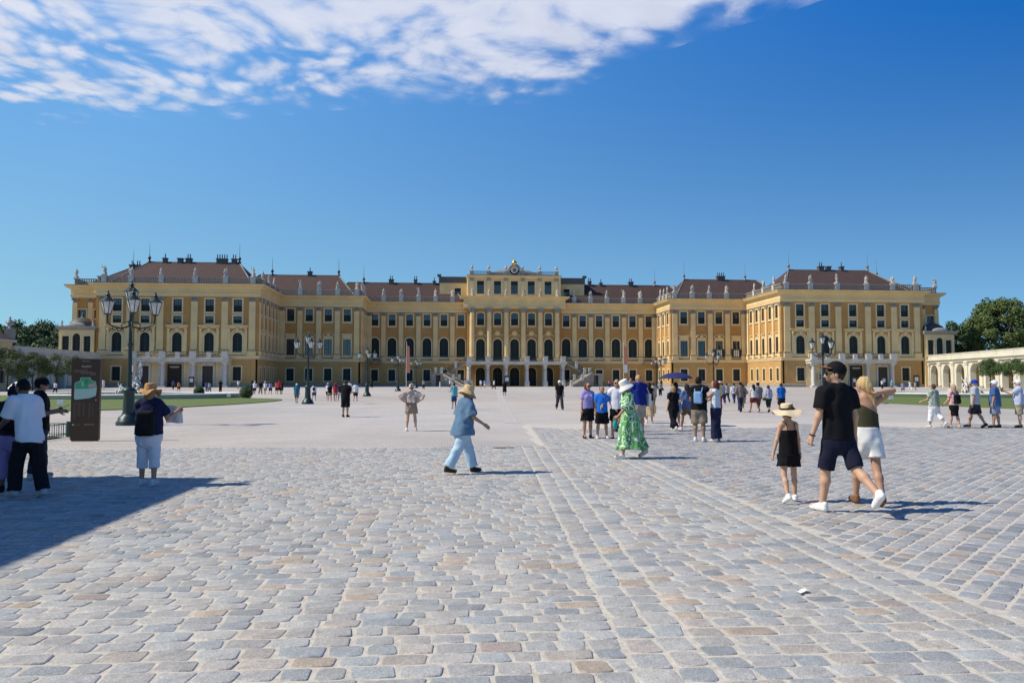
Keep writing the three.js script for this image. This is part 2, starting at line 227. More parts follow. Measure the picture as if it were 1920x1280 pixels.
// ---------- materials of the palace ----------
const plasterT = tex(512, (u, v) => { const a = fbmp(u, v, 4, 6, 100), b = fbmp(u, v, 32, 3, 110), st = fbmp(u, v * .12, 48, 2, 119); const k = .92 + .22 * (a - .5) + .10 * (b - .5) - .10 * sstep(.60, .8, st) * a; return [k, k * (1 + .03 * (a - .5)), k * (1 - .04 * (b - .5))]; }, true, 1 / 7);
const stoneT = tex(512, (u, v) => { const a = fbmp(u, v, 6, 6, 130), b = fbmp(u, v, 64, 2, 140), m = sstep(.58, .76, fbmp(u, v, 10, 4, 150)); const k = .95 + .2 * (a - .5) + .12 * (b - .5) - .30 * m; return [k, k * .99, k * (.97 - .03 * m)]; }, true, 1 / 3);
const M = {
  ochre: std([.53, .28, .085], .9, { map: plasterT }), ochreLow: std([.60, .35, .12], .9, { map: plasterT }), pale: std([.84, .62, .30], .88, { map: plasterT }), trim: std([.80, .645, .38], .85, { map: plasterT }),
  stone: std([.36, .325, .275], .88, { map: stoneT }), white: std([.64, .61, .55], .8, { map: stoneT }), grey: std([.17, .155, .135], .9, { map: stoneT }), dark: std([.10, .10, .10], .85, { map: stoneT }),
  glass: new THREE.MeshPhysicalMaterial({ color: lin(.012, .018, .026), roughness: .06, ior: 1.9, specularIntensity: 1 }), blind: std([.013, .024, .021], .85), bars: std([.03, .05, .055], .5), barsPale: std([.30, .33, .32], .6),
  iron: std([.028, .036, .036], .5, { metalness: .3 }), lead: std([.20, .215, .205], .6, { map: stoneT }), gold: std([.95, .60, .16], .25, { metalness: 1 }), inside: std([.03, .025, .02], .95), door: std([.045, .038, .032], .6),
};
const tileT = tex(512, (u, v) => { const r = Math.floor(v * 32), c = Math.floor(u * 40 + (r % 2) * .5), id = h3(((c % 40) + 40) % 40, r, 3), f = v * 32 - r; return (.82 + .34 * (id - .5) + .3 * (fbmp(u, v, 5, 5, 160) - .5)) * (f < .12 ? .72 : 1); }, true, 1 / 5);
M.pierStone = std([.60, .57, .51], .85, { map: stoneT }); M.domeLead = std([.07, .075, .075], .6, { map: stoneT });
M.roof = std([.085, .046, .037], .85, { map: tileT, bumpMap: tileT, bumpScale: .02 });
const PAL = [17.05, .75, -198.3];
const palace = thing('palace', 'long yellow baroque palace with brown hipped roofs at the far end of the court', 'palace', null, PAL);
const paint = (name, list, mat, parent = palace) => mesh(name, uvBox(mg(list)), mat, parent);
// frame of a wall segment: u to the right along the wall, y up, w out of the wall
function segM([ax, az], [bx_, bz]) { const L = Math.hypot(bx_ - ax, bz - az), tx = (bx_ - ax) / L, tz = (bz - az) / L; const m = new THREE.Matrix4().makeBasis(new THREE.Vector3(tx, 0, tz), new THREE.Vector3(0, 1, 0), new THREE.Vector3(-tz, 0, tx)); m.setPosition(ax, 0, az); return { m, L }; }
function opening(w, y0, y1, arch, u = 0) { const s = new THREE.Path(); s.moveTo(u - w / 2, y0); s.lineTo(u + w / 2, y0); if (arch) { const rise = arch === 1 ? w / 2 : arch; s.lineTo(u + w / 2, y1 - rise); for (let i = 1; i <= 8; i++) { const a = Math.PI * i / 8; s.lineTo(u + Math.cos(a) * w / 2, y1 - rise + Math.sin(a) * rise); } } else { s.lineTo(u + w / 2, y1); s.lineTo(u - w / 2, y1); } s.closePath(); return s; }
function panel(L, y0, y1, holes, depth = .5, u0 = 0) { const s = new THREE.Shape(); s.moveTo(u0, y0); s.lineTo(L, y0); s.lineTo(L, y1); s.lineTo(u0, y1); s.closePath(); for (const h of holes) s.holes.push(opening(h.w, Math.max(h.y0, y0 + .02), h.y1, h.arch, h.u)); return new THREE.ExtrudeGeometry(s, { depth, bevelEnabled: false }).translate(0, 0, -depth); }
function sweep(path, prof) {                                    // moulding along a polyline on plan, mitred; prof = [out, y] from bottom to top
  const n = path.length, nrm = []; for (let i = 0; i < n - 1; i++) { const dx = path[i + 1][0] - path[i][0], dz = path[i + 1][1] - path[i][1], L = Math.hypot(dx, dz); nrm.push([-dz / L, dx / L]); }
  const off = path.map((p, i) => { const a = nrm[Math.max(0, i - 1)], b = nrm[Math.min(n - 2, i)]; const d = 1 + a[0] * b[0] + a[1] * b[1]; return [(a[0] + b[0]) / d, (a[1] + b[1]) / d]; });
  const pos = [], at = (i, k) => [path[i][0] + off[i][0] * prof[k][0], prof[k][1], path[i][1] + off[i][1] * prof[k][0]];
  for (let i = 0; i < n - 1; i++) for (let k = 0; k < prof.length - 1; k++) { const a = at(i, k), b = at(i + 1, k), c = at(i + 1, k + 1), d = at(i, k + 1); pos.push(...a, ...b, ...c, ...a, ...c, ...d); }
  for (const i of [0, n - 1]) for (let k = 1; k < prof.length - 1; k++) { const a = at(i, 0), b = at(i, k), c = at(i, k + 1); if (i) pos.push(...a, ...b, ...c); else pos.push(...a, ...c, ...b); }
  const g = new THREE.BufferGeometry(); g.setAttribute('position', new THREE.Float32BufferAttribute(pos, 3)); g.computeVertexNormals(); return g;
}
// ---------- windows ----------
const winCache = new Map();
function ring(w, y0, y1, arch, b, d) { const s = new THREE.Shape(opening(w + 2 * b, y0 - b, y1 + b, arch === 1 ? (w + 2 * b) / 2 : arch).getPoints()); s.holes.push(opening(w, y0, y1, arch)); return new THREE.ExtrudeGeometry(s, { depth: d, bevelEnabled: false }); }
function winKit(kind) {
  if (winCache.has(kind)) return winCache.get(kind);
  const [, w, y0, y1, arch, style] = WIN[kind], k = {};
  k.frame = uvBox(mg([ring(w, y0, y1, arch, style === 'plain' ? .2 : .27, .12).translate(0, 0, -.02), style === 'ground' || style === 'plain' ? null : bx(-w / 2 - .42, w / 2 + .42, y0 - .40, y0 - .272, 0, .2)]));
  k.pane = uvBox(new THREE.ShapeGeometry(new THREE.Shape(opening(w, y0, y1, arch).getPoints())).translate(0, 0, -.34));
  const bars = [], b = .05, mid = arch ? y1 - (arch === 1 ? w / 2 : arch) : y1;
  bars.push(bx(-w / 2, -w / 2 + .08, y0, mid, -.33, -.27), bx(w / 2 - .08, w / 2, y0, mid, -.33, -.27), bx(-.06, .06, y0, y1 - .02, -.33, -.26), bx(-w / 2 + .08, -.06, y0, y0 + .1, -.33, -.27), bx(.06, w / 2 - .08, y0, y0 + .1, -.33, -.27));
  const rows = Math.max(2, Math.round((y1 - y0) / .75)); for (let i = 1; i < rows; i++) { const y = lerp(y0, y1, i / rows); if (arch === 1 && y > mid + .1) continue; for (const sgn of [-1, 1]) bars.push(bx(Math.min(sgn * .06, sgn * (w / 2 - .08)), Math.max(sgn * .06, sgn * (w / 2 - .08)), y - b / 2, y + b / 2, -.33, -.28)); }
  for (const sgn of [-1, 1]) bars.push(bx(sgn * w / 4 - b / 2, sgn * w / 4 + b / 2, y0 + .1, mid - .02, -.328, -.285));
  k.bars = mg(bars);
  if (style === 'upper') k.blind = bx(-w / 2 + .02, w / 2 - .02, y0, lerp(y0, y1, .52), -.3, -.25);
  if (style === 'attic') k.blind = bx(-w / 2 + .02, w / 2 - .02, lerp(y0, y1, .70), y1, -.3, -.25);
  if (style === 'arched') k.blind = new THREE.ExtrudeGeometry(new THREE.Shape(opening(w - .06, lerp(y0, y1, .06), y1 - .03, arch).getPoints()), { depth: .03, bevelEnabled: false }).translate(0, 0, -.29);
  winCache.set(kind, k); return k;
}
const WIN = {   // kind: [, width, sill, head, arch, style]
  g3: [0, 1.65, 1.35, 4.15, 0, 'ground'], f3: [0, 2.15, 7.2, 12.0, 1, 'arched'], u3: [0, 1.65, 15.0, 17.85, 0, 'upper'],
  f2: [0, 1.75, 7.2, 10.9, 0, 'sash'], gs: [0, 1.25, 1.35, 4.1, 0, 'ground'], fs: [0, 1.35, 7.2, 10.9, 0, 'sash'], us: [0, 1.35, 15.0, 17.85, 0, 'upper'],
  f1: [0, 1.9, 7.1, 11.1, 1, 'arched'], m1: [0, 1.7, 12.95, 14.45, 0, 'upper'], u1: [0, 1.7, 15.3, 17.85, 0, 'upper'],
  gc: [0, 2.3, .12, 4.7, 1, 'plain'], fc: [0, 2.15, 6.5, 11.75, 1, 'arched'], uc: [0, 1.75, 15.1, 18.2, .35, 'upper'], ac: [0, 1.75, 22.95, 26.2, 0, 'attic'],
  u0: [0, 1.6, 14.2, 15.9, 0, 'sash'], o1: [0, 1.35, 7.0, 10.2, 0, 'arched'], o2: [0, 1.5, 7.0, 10.75, 1, 'arched'], door: [0, 1.9, .1, 4.1, 0, 'plain'], sw: [0, 1.6, 22.6, 25.0, 0, 'attic'],
};
function addWindow(kind, u, seg, w0, label) {
  const k = winKit(kind), o = mesh('window', k.frame, M.trim, palace); o.applyMatrix4(new THREE.Matrix4().multiplyMatrices(seg.m, new THREE.Matrix4().makeTranslation(u, 0, w0)));
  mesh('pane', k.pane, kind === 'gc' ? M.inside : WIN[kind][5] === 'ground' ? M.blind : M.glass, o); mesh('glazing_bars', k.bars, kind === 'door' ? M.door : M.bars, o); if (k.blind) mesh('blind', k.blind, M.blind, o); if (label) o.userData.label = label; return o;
}
// ---------- pilasters ----------
function capital(w, d) {                                        // acanthus bell, volutes and abacus, 0.95 m tall from y 0
  const g = [new THREE.CylinderGeometry(w * .62, w * .5, .62, 4, 1).rotateY(Math.PI / 4).scale(1, 1, d / w * 1.15).translate(0, .31, 0), bx(-w * .66, w * .66, .78, .95, -d * .2, d * .85)];
  for (const s of [-1, 1]) g.push(new THREE.CylinderGeometry(.19, .19, .24, 8).rotateX(Math.PI / 2).translate(s * w * .56, .62, d * .62)); for (const s of [-.3, 0, .3]) g.push(new THREE.SphereGeometry(.14, 6, 5).scale(1, 1.5, 1).translate(s * w, .26, d * .55), new THREE.SphereGeometry(.11, 6, 5).translate(s * w * .8, .55, d * .62)); g.push(new THREE.SphereGeometry(.12, 6, 5).translate(0, .86, d * .88)); return mg(g);
}
const capKit = new Map();
function addPilaster(u, seg, w, w0, y0 = 6.4, y1 = 18.35) {
  const key = w + ':' + y0, d = .24; if (!capKit.has(key)) capKit.set(key, { shaft: uvBox(bx(-w / 2, w / 2, y0 + 1.3, y1 - .95, -.05, d)), ped: uvBox(mg([bx(-w * .66, w * .66, y0, y0 + .95, -.05, d + .16), bx(-w * .62, w * .62, y0 + 1.1, y0 + 1.3, -.05, d + .1)])), band: uvBox(bx(-w * .72, w * .72, y0 + .95, y0 + 1.1, -.05, d + .22)), cap: uvBox(capital(w, d).translate(0, y1 - .95, 0)) });
  const k = capKit.get(key), o = mesh('pilaster', k.shaft, M.pale, palace); o.applyMatrix4(new THREE.Matrix4().multiplyMatrices(seg.m, new THREE.Matrix4().makeTranslation(u, 0, w0)));
  mesh('pedestal', k.ped, M.pale, o); mesh('pedestal_band', k.band, M.grey, o); mesh('capital', k.cap, M.stone, o); return o;
}
// ---------- balustrades ----------
const balProf = [[.07, 0], [.12, .08], [.07, .2], [.135, .42], [.075, .72], [.11, .8], [.11, .86]], balG = lathe(balProf, 6);
function balustrade(seg, u0, u1, piers, y, w, name = 'balustrade', mat = M.stone, pier = M.pierStone) {
  const g = [bx(u0, u1, y, y + .2, w - .28, w + .1), bx(u0, u1, y + 1.24, y + 1.42, w - .3, w + .12)], ps = [...piers].sort((a, b) => a - b), stops = [u0, ...ps, u1];
  for (let i = 0; i < stops.length - 1; i++) { const a = stops[i] + (i ? .52 : .1), b = stops[i + 1] - (i < stops.length - 2 ? .52 : .1), n = Math.floor((b - a) / .44); for (let j = 0; j < n; j++) g.push(balG.clone().scale(1.1, 1.21, 1.1).translate(a + (j + .5) * (b - a) / n, y + .2, w - .09)); }
  const o = mesh(name, uvBox(mg(g)), mat, palace); o.applyMatrix4(seg.m);
  for (const p of ps) mesh('pier', uvBox(mg([bx(p - .52, p + .52, y, y + 1.44, w - .42, w + .2), bx(p - .58, p + .58, y + 1.44, y + 1.56, w - .48, w + .26)])), pier, o); return o;
}
// ---------- both halves of the long front ----------
const statueSpots = [];                                          // [x, y, z, facing, where]
const HALF = [
  { id: 'court range', a: [11.65, 0], b: [36.5, 0], win: [1.6, 5.8, 10, 14.3, 18.6, 22.8], pil: [3.7, 7.9, 12.1, 16.4, 20.7, 24.1], k: ['g3', 'f3', 'u3'], pw: 1.1, st: [3.7, 7.9, 12.1, 16.4, 20.7] },
  { id: 'short return', a: [36.5, 0], b: [36.5, 12.8], win: [2.4, 6.4, 10.4], pil: [.75, 4.4, 8.4, 12.1], k: ['gs', 'fs', 'us'], pw: .85, st: [3.2, 6.4, 9.4] },
  { id: 'middle front', a: [36.5, 12.8], b: [55, 12.8], win: [3.15, 7.45, 11.75, 15.95], pil: [1.0, 5.4, 9.6, 13.85, 17.8], k: ['g3', 'f2', 'u3'], pw: 1.15, st: [1.0, 5.4, 9.6, 13.85] },
  { id: 'long return', a: [55, 12.8], b: [55, 32.8], win: [3.2, 6.6, 10.3, 14.2, 17.8], pil: [1.3, 4.9, 8.4, 12.2, 16, 19.3], k: ['gs', 'fs', 'us'], pw: .9, st: [4.9, 10.3, 16] },
  { id: 'projecting wing', a: [55, 32.8], b: [87, 32.8], win: [4.2, 9.8, 16.1, 22.4, 27.85], pil: [1.3, 6.75, 12.75, 19.45, 25.35, 30.6], k: ['g3', 'f1', 'm1', 'u1'], pw: 1.3, st: [1.3, 6.75, 12.75, 19.45, 25.35, 30.6] },
  { id: 'outer return', a: [87, 32.8], b: [87, 28.3], win: [], pil: [], k: [], pw: 1, st: [] },
  { id: 'outer end', a: [87, 28.3], b: [93.5, 28.3], win: [1.4, 4.6], pil: [2.9, 6.0], k: ['u0'], pw: .95, st: [6.0] },
  { id: 'outer flank', a: [93.5, 28.3], b: [93.5, -12], win: [], pil: [.8], k: [], pw: .9, st: [] },
];
const ENT = [[0, 18.35], [.30, 18.35], [.30, 18.62], [.36, 18.64], [.36, 18.95], [.44, 19.05], [.30, 19.1], [.30, 20.0], [.42, 20.05], [.55, 20.2], [.60, 20.34], [1.05, 20.40], [1.05, 20.58], [1.15, 20.62], [1.28, 20.84], [1.28, 20.9], [-.8, 20.94]];
const STR = [[0, 5.72], [.10, 5.72], [.14, 5.8], [.14, 6.02], [.26, 6.1], [.30, 6.3], [.30, 6.38], [-.3, 6.42]];
for (const s of [-1, 1]) {
  const side = s < 0 ? 'left' : 'right';
  let segs = HALF.map(h => { const L = Math.hypot(h.b[0] - h.a[0], h.b[1] - h.a[1]); return s > 0 ? { ...h } : { ...h, a: [-h.b[0], h.b[1]], b: [-h.a[0], h.a[1]], win: h.win.map(u => L - u), pil: h.pil.map(u => L - u), st: h.st.map(u => L - u) }; });
  if (s < 0) segs = segs.reverse();
  const path = [segs[0].a, ...segs.map(q => q.b)];
  paint('entablature', [sweep(path, ENT)], M.pale); paint('string_course', [sweep(path, STR)], M.trim); paint('gutter', [sweep(path, [[.2, 20.905], [1.3, 20.905], [1.3, 20.99], [.2, 21.03]])], M.dark); paint('plinth', [sweep(path, [[0, -.4], [.22, -.4], [.22, .55], [.14, .7], [0, .72]])], M.stone);  // dark flashing strip, its colour also paints in the shadow line under the balustrade
  for (const q of segs) {
    const seg = segM(q.a, q.b), L = seg.L, holes = q.k.length ? q.win.flatMap((u, i) => q.k.map(k => ({ k, u, w: WIN[k][1], y0: WIN[k][2], y1: WIN[k][3], arch: WIN[k][4] }))) : [];
    const low = holes.filter(h => h.y1 < 5.7), up = holes.filter(h => h.y0 > 6);
    const add = (name, list, mat) => { const o = paint(name, list, mat); o.applyMatrix4(seg.m); return o; };
    add('ground_floor_wall', [panel(L, .6, 5.75, low, .45, 0).translate(0, 0, -.06)], M.ochreLow);
    add('upper_wall', [panel(L, 6.3, 18.5, up, .45, 0).translate(0, 0, -.02)], M.ochre);
    // banded masonry of the ground floor
    const bands = []; for (let y = .74, i = 0; y < 5.6; y += .62, i++) { const y1 = Math.min(y + .585, 5.68); let cuts = low.filter(h => h.y1 + .3 > y && h.y0 - .3 < y1).map(h => [h.u - h.w / 2 - .3, h.u + h.w / 2 + .3]).sort((a, b) => a[0] - b[0]), u = -.03; for (const c of [...cuts, [L + .03, 0]]) { if (c[0] > u + .05) { const nb = Math.max(1, Math.round((c[0] - u) / 1.5)); for (let b = 0; b < nb; b++) bands.push(bx(lerp(u, c[0], b / nb) + (b ? .018 : 0), lerp(u, c[0], (b + 1) / nb) - (b < nb - 1 ? .018 : 0), y, y1, -.1, .0)); } u = c[1]; } }
    const bm = add('masonry_bands', bands, M.ochreLow); bm.userData.kind = 'stuff';
    for (const h of holes) addWindow(h.k, h.u, seg, -.02 - (h.y1 < 5.7 ? .04 : 0));
    for (const u of q.pil) addPilaster(u, seg, q.pw, 0);
    // hoods and surrounds
    if (q.id === 'projecting wing') q.win.forEach((u, i) => { const g = [ring(2.5, 6.9, 11.5, 1, .3, .14), bx(-1.95, -1.45, 6.5, 12.2, -.02, .16), bx(1.45, 1.95, 6.5, 12.2, -.02, .16), bx(-2.1, 2.1, 12.2, 12.42, -.02, .3), bx(-2.25, 2.25, 12.42, 12.6, -.02, .42), bx(-1.45, 1.45, 11.9, 12.2, -.02, .1), new THREE.SphereGeometry(.34, 8, 6).scale(1, 1.25, .6).translate(0, 11.75, .2)]; for (const e of [-1, 1]) g.push(new THREE.SphereGeometry(.28, 8, 6).scale(1, 1.5, .6).translate(e * 1.68, 11.75, .2)); add('window_surround', g.map(k => k.translate(u, 0, 0)), M.pale); });
    if (q.id === 'middle front') q.win.forEach((u, i) => { const curved = i === 1 || i === 2; add('window_hood', [bx(u - 1.1, u + 1.1, 11.2, 11.65, -.02, .12), curved ? null : bx(u - 1.3, u + 1.3, 12.0, 12.2, -.02, .36), curved ? new THREE.TorusGeometry(1.25, .14, 6, 14, Math.PI).scale(1, .62, 1.4).translate(u, 11.75, .14) : null, curved ? new THREE.SphereGeometry(.36, 8, 6).scale(1.3, .9, .5).translate(u, 12.02, .1) : bx(u - 1.1, u + 1.1, 11.65, 12.0, -.02, .1)], M.pale); });
    if (q.id === 'long return' || q.id === 'short return') q.win.forEach((u, i) => add('window_hood', [bx(u - .85, u + .85, 11.25, 11.55, -.02, .12), i % 2 ? new THREE.TorusGeometry(.8, .1, 6, 12, Math.PI).scale(1, .6, 1.4).translate(u, 11.62, .12) : bx(u - .95, u + .95, 11.8, 11.95, -.02, .3)], M.pale));
    if (q.id === 'court range') { const u = s > 0 ? 22.8 : L - 22.8, bl = add('balcony', [bx(u - 1.9, u + 1.9, 6.0, 6.25, .3, 1.5), bx(u - 1.5, u - 1.1, 5.5, 6.0, .1, 1.0), bx(u + 1.1, u + 1.5, 5.5, 6.0, .1, 1.0)], M.stone), rr = [bx(u - 1.85, u + 1.85, 7.2, 7.28, 1.4, 1.47)]; for (let i = 0; i <= 14; i++) rr.push(bar([lerp(u - 1.8, u + 1.8, i / 14), 6.25, 1.44], [lerp(u - 1.8, u + 1.8, i / 14), 7.2, 1.44], .025, 4)); mesh('balcony_railing', mg(rr), M.iron, bl); }
    if (q.id === 'middle front' && s > 0) for (const u of [q.win[2], q.win[3]]) { const wb = add('window_guard', [bx(u - 1.25, u + 1.25, 7.0, 8.9, .3, .36)], M.iron); for (const k of [-.55, -.1, .35]) { const c = mesh('white_panel', bx(u + k - .16, u + k + .16, 7.15, 8.75, .37, .4), M.white, wb); } }
    const piers = [...new Set(q.st)].filter(u => u > .7 && u < L - .7);
    balustrade(seg, -.05 * 0, L, piers, 20.93, q.id.includes('return') || q.id === 'outer flank' ? -.1 : -.08);
    for (const u of q.st) { const v = new THREE.Vector3(u, 22.49, -.2).applyMatrix4(seg.m); statueSpots.push([v.x, v.y, v.z, Math.atan2(seg.m.elements[8], seg.m.elements[10]), side + ' ' + q.id]); }
  }
  // first-floor balcony with iron rail over the portal of the wing
  const f = s > 0 ? 1 : -1, X = x => f * x, span = (a, b) => [Math.min(X(a), X(b)), Math.max(X(a), X(b))];
  const [p0, p1] = span(60.2, 79.2);
  const porch = paint('porch', [bx(p0, p1, 5.02, 5.55, 32.9, 35.6), bx(p0 - .2, p1 + .2, 5.55, 5.8, 32.9, 35.85), bx(p0, p1, 5.8, 5.95, 32.9, 35.6)], M.white);
  for (const x of [60.9, 67.1, 73.0, 78.5]) { mesh('porch_column', uvBox(mg([lathe([[.46, 0], [.46, .5], [.37, .55], [.35, .7], [.33, 4.4], [.38, 4.5], [.45, 4.75]], 14).translate(X(x), 0, 35.1), bx(X(x) - .62, X(x) + .62, -.2, .32, 34.6, 35.6), bx(X(x) - .56, X(x) + .56, 4.72, 5.02, 34.65, 35.55)])), M.white, porch); mesh('porch_pier', uvBox(mg([bx(X(x) - .5 + .9 * f, X(x) + .5 + .9 * f - .4 * f, 0, 5.0, 33.1, 33.6)])), M.white, porch); mesh('parapet_pier', uvBox(bx(X(x) - .62, X(x) + .62, 5.95, 7.1, 35.1, 35.7)), M.white, porch); }
  const rail = []; const xs = [60.9, 67.1, 73.0, 78.5]; for (let i = 0; i < 3; i++) { const a = xs[i] + .62, b = xs[i + 1] - .62, c = (a + b) / 2; const w = .45; rail.push(...[[a, c - w], [c + w, b]].flatMap(([m, n]) => { const o = [bx(...span(m, n), 7.05, 7.15, 35.35, 35.45), bx(...span(m, n), 6.05, 6.12, 35.35, 35.45)]; for (let k = 0; k < 7; k++) o.push(bar([X(lerp(m, n, k / 6)), 6.1, 35.4], [X(lerp(m, n, ((k + 1) % 7) / 6)), 7.06, 35.4], .035, 4)); return o; })); mesh('parapet_pier', uvBox(bx(...span(c - .42, c + .42), 5.95, 7.05, 35.15, 35.6)), M.white, porch); }
  mesh('railing', mg(rail), M.iron, porch);
  for (const x of [64.85, 71.1, 77.4]) { const d = mesh('porch_door', uvBox(bx(...span(x - 1.05, x + 1.05), .05, 4.3, 32.78, 33.02)), M.door, porch); mesh('door_frame', uvBox(mg([bx(...span(x - 1.45, x - 1.05), .05, 4.7, 32.8, 33.2), bx(...span(x + 1.05, x + 1.45), .05, 4.7, 32.8, 33.2), bx(...span(x - 1.45, x + 1.45), 4.7, 4.95, 32.8, 33.24), bx(...span(x - 1.05, x + 1.05), 4.3, 4.7, 32.8, 33.2)])), M.white, porch); }
  mesh('porch_lining', uvBox(mg([bx(...span(60.3, 63.35), .05, 5.02, 32.9, 33.06), bx(...span(66.35, 69.6), .05, 5.02, 32.9, 33.06), bx(...span(72.6, 75.9), .05, 5.02, 32.9, 33.06), bx(...span(78.9, 79.1), .05, 5.02, 32.9, 33.06)])), M.trim, porch).userData.kind = 'stuff';
  const eb = mesh('entrance_board', uvBox(bx(...span(69.9, 72.6), 0.05, 4.6, 33.3, 33.5)), M.inside, porch); eb.userData.label = 'black entrance panel with a white title line'; mesh('title_line', bx(...span(70.3, 72.2), 4.02, 4.2, 33.5, 33.52), M.white, eb); mesh('title_line', bx(...span(70.6, 71.9), 3.78, 3.86, 33.5, 33.52), M.stone, eb);
  // hipped roofs
  const roof = (name, x0, x1, z0, z1, y0, y1, rx0, rx1, rz) => { const c = [[x0, z1], [x1, z1], [x1, z0], [x0, z0]].map(([x, z]) => new THREE.Vector3(X(x), y0, z)), A = new THREE.Vector3(X(rx0), y1, rz), B = new THREE.Vector3(X(rx1), y1, rz), t = []; const tri = (...v) => t.push(...(f > 0 ? v : [v[0], v[2], v[1]]).flatMap(p => [p.x, p.y, p.z])); tri(c[0], c[1], B); tri(c[0], B, A); tri(c[1], c[2], B); tri(c[2], c[3], A); tri(c[2], A, B); tri(c[3], c[0], A); tri(c[0], c[2], c[1]); tri(c[0], c[3], c[2]); const g = new THREE.BufferGeometry(); g.setAttribute('position', new THREE.Float32BufferAttribute(t, 3)); g.computeVertexNormals(); const o = mesh(name, uvBox(g), M.roof, palace); const caps = [[c[0], A], [c[1], B], [A, B]].map(([p, q]) => bar(p.toArray(), q.toArray(), .16, 6)); mesh('ridge_cap', mg(caps), M.lead, o); return o; };
  const r1 = roof('roof', 56.6, 85.4, 11.5, 31.2, 21.0, 26.95, 61.9, 80.9, 21.5), r0 = roof('roof', 80, 92.2, 4, 27, 20.98, 26.2, 84.5, 87.6, 15.5), r2 = roof('roof', 38.0, 66, -7, 11.3, 20.99, 27.0, 43.1, 62, 2.2), r3 = roof('roof', 12.0, 46, -13, -1.4, 20.97, 26.55, 16.3, 42, -7.2);
  const chim = (o, x, y, z, w, pots) => { mesh('chimney', uvBox(mg([bx(X(x) - w / 2, X(x) + w / 2, y - 2, y + .75, z - .5, z + .5), bx(X(x) - w / 2 - .12, X(x) + w / 2 + .12, y + .75, y + .95, z - .62, z + .62), ...Array.from({ length: pots }, (_, i) => cyl(.13, .11, y + .95, y + 1.9, X(x) + (i - (pots - 1) / 2) * .5, z, 7))])), M.dark, o); };
  for (const [x, w, p] of [[63.0, 1, 2], [65.6, 2.2, 5], [72.6, 1.2, 2], [74.4, 1.0, 0], [77.6, .8, 1]]) if (s < 0 || x > 70) chim(r1, s < 0 ? x : x - 3, 26.9, 21.5, w, p);
  chim(r2, s < 0 ? 50 : 52.6, 27.0, 2.2, s < 0 ? 1 : 2.0, s < 0 ? 1 : 4); chim(r3, s < 0 ? 31 : 31.6, 26.5, -7.2, 1.2, 2); chim(r3, s < 0 ? 24.8 : 20.6, 26.5, -7.2, .8, 2); chim(r3, s < 0 ? 20 : 23.6, 26.2, -7.2, .7, 1);
  if (s < 0) { chim(r0, 85.4, 26.2, 15.5, 1.2, 2); chim(r0, 86.8, 26.2, 15.5, .8, 1); }
  const finial = (o, x, y, z) => mesh('finial', mg([lathe([[.42, 0], [.3, .35], [.12, .5], [.34, .85], [.36, 1.05], [.1, 1.4], [.05, 1.7], [.02, 4.4], [0, 4.4]], 8).translate(X(x), y, z)]), s < 0 ? M.iron : M.lead, o);
  finial(r1, 61.9, 26.9, 21.5); finial(r1, 80.9, 26.9, 21.5); finial(r2, 43.1, 27, 2.2); finial(r0, 86.5, 26.2, 15.5); finial(r3, 38, 26.5, -7.2); finial(r2, 59, 27, 2.2);
  // side attic beside the middle block
  const aw = segM([f > 0 ? 11.4 : -18.6, -4], [f > 0 ? 18.6 : -11.4, -4]), su = f > 0 ? 2.6 : 4.6;
  const at = paint('side_attic', [panel(7.2, 20.9, 26.3, [{ u: su, w: 1.6, y0: 22.6, y1: 25, arch: 0 }], .5)], M.pale); at.applyMatrix4(aw.m); addWindow('sw', su, aw, -.02);
  paint('side_attic_parapet', [bx(...span(11.4, 18.8), 26.3, 27.9, -4.6, -3.9), bx(...span(18.1, 18.6), 20.9, 26.3, -10, -4.5), bx(...span(18.1, 18.8), 26.3, 27.9, -10, -4.6), bx(...span(18.2, 19.2), 27.9, 28.5, -4.7, -3.8), bx(...span(11.4, 18.5), 26.2, 26.4, -10, -4.6)], M.dark);
  // small domed bay on the terrace at the outer end
  const [o0, o1] = span(86.9, 93.6), ob = segM([o0, 33.6], [o1, 33.6]);
  const oriel = paint('corner_bay', [panel(6.7, 6.2, 11.4, [{ u: 1.3, w: 1.35, y0: 7.0, y1: 10.2 }, { u: 3.35, w: 1.5, y0: 7.0, y1: 10.75, arch: 1 }, { u: 5.4, w: 1.35, y0: 7.0, y1: 10.2 }], .4)], M.pale); oriel.applyMatrix4(ob.m);
  for (const [u, k] of [[1.3, 'o1'], [3.35, 'o2'], [5.4, 'o1']]) addWindow(k, u, ob, -.02);
  paint('bay_flank', [bx(...span(93.2, 93.6), 6.2, 11.4, 28.4, 33.2), bx(o0, o1, -.2, 6.15, 28.4, 33.5)], M.pale);
  const bt = paint('bay_cornice', [bx(o0 - .3, o1 + .3, 11.4, 11.75, 28.4, 34.0), bx(o0 - .45, o1 + .45, 11.75, 12.15, 28.4, 34.15), new THREE.SphereGeometry(1.5, 14, 6, 0, Math.PI * 2, 0, Math.PI / 2).scale(1.2, .5, .3).translate((o0 + o1) / 2, 12.15, 33.7)], M.stone);
  for (const u of [.3, 2.3, 4.4, 6.4]) mesh('bay_column', uvBox(cyl(.2, .18, 6.4, 11.3, 0, 0, 10).applyMatrix4(new THREE.Matrix4().multiplyMatrices(ob.m, new THREE.Matrix4().makeTranslation(u, 0, .12)))), M.stone, oriel);
  for (const u of [.4, 6.3]) { const v = new THREE.Vector3(u, 12.15, -.3).applyMatrix4(ob.m); statueSpots.push([v.x, v.y, v.z, 0, side + ' corner bay', 'small']); }
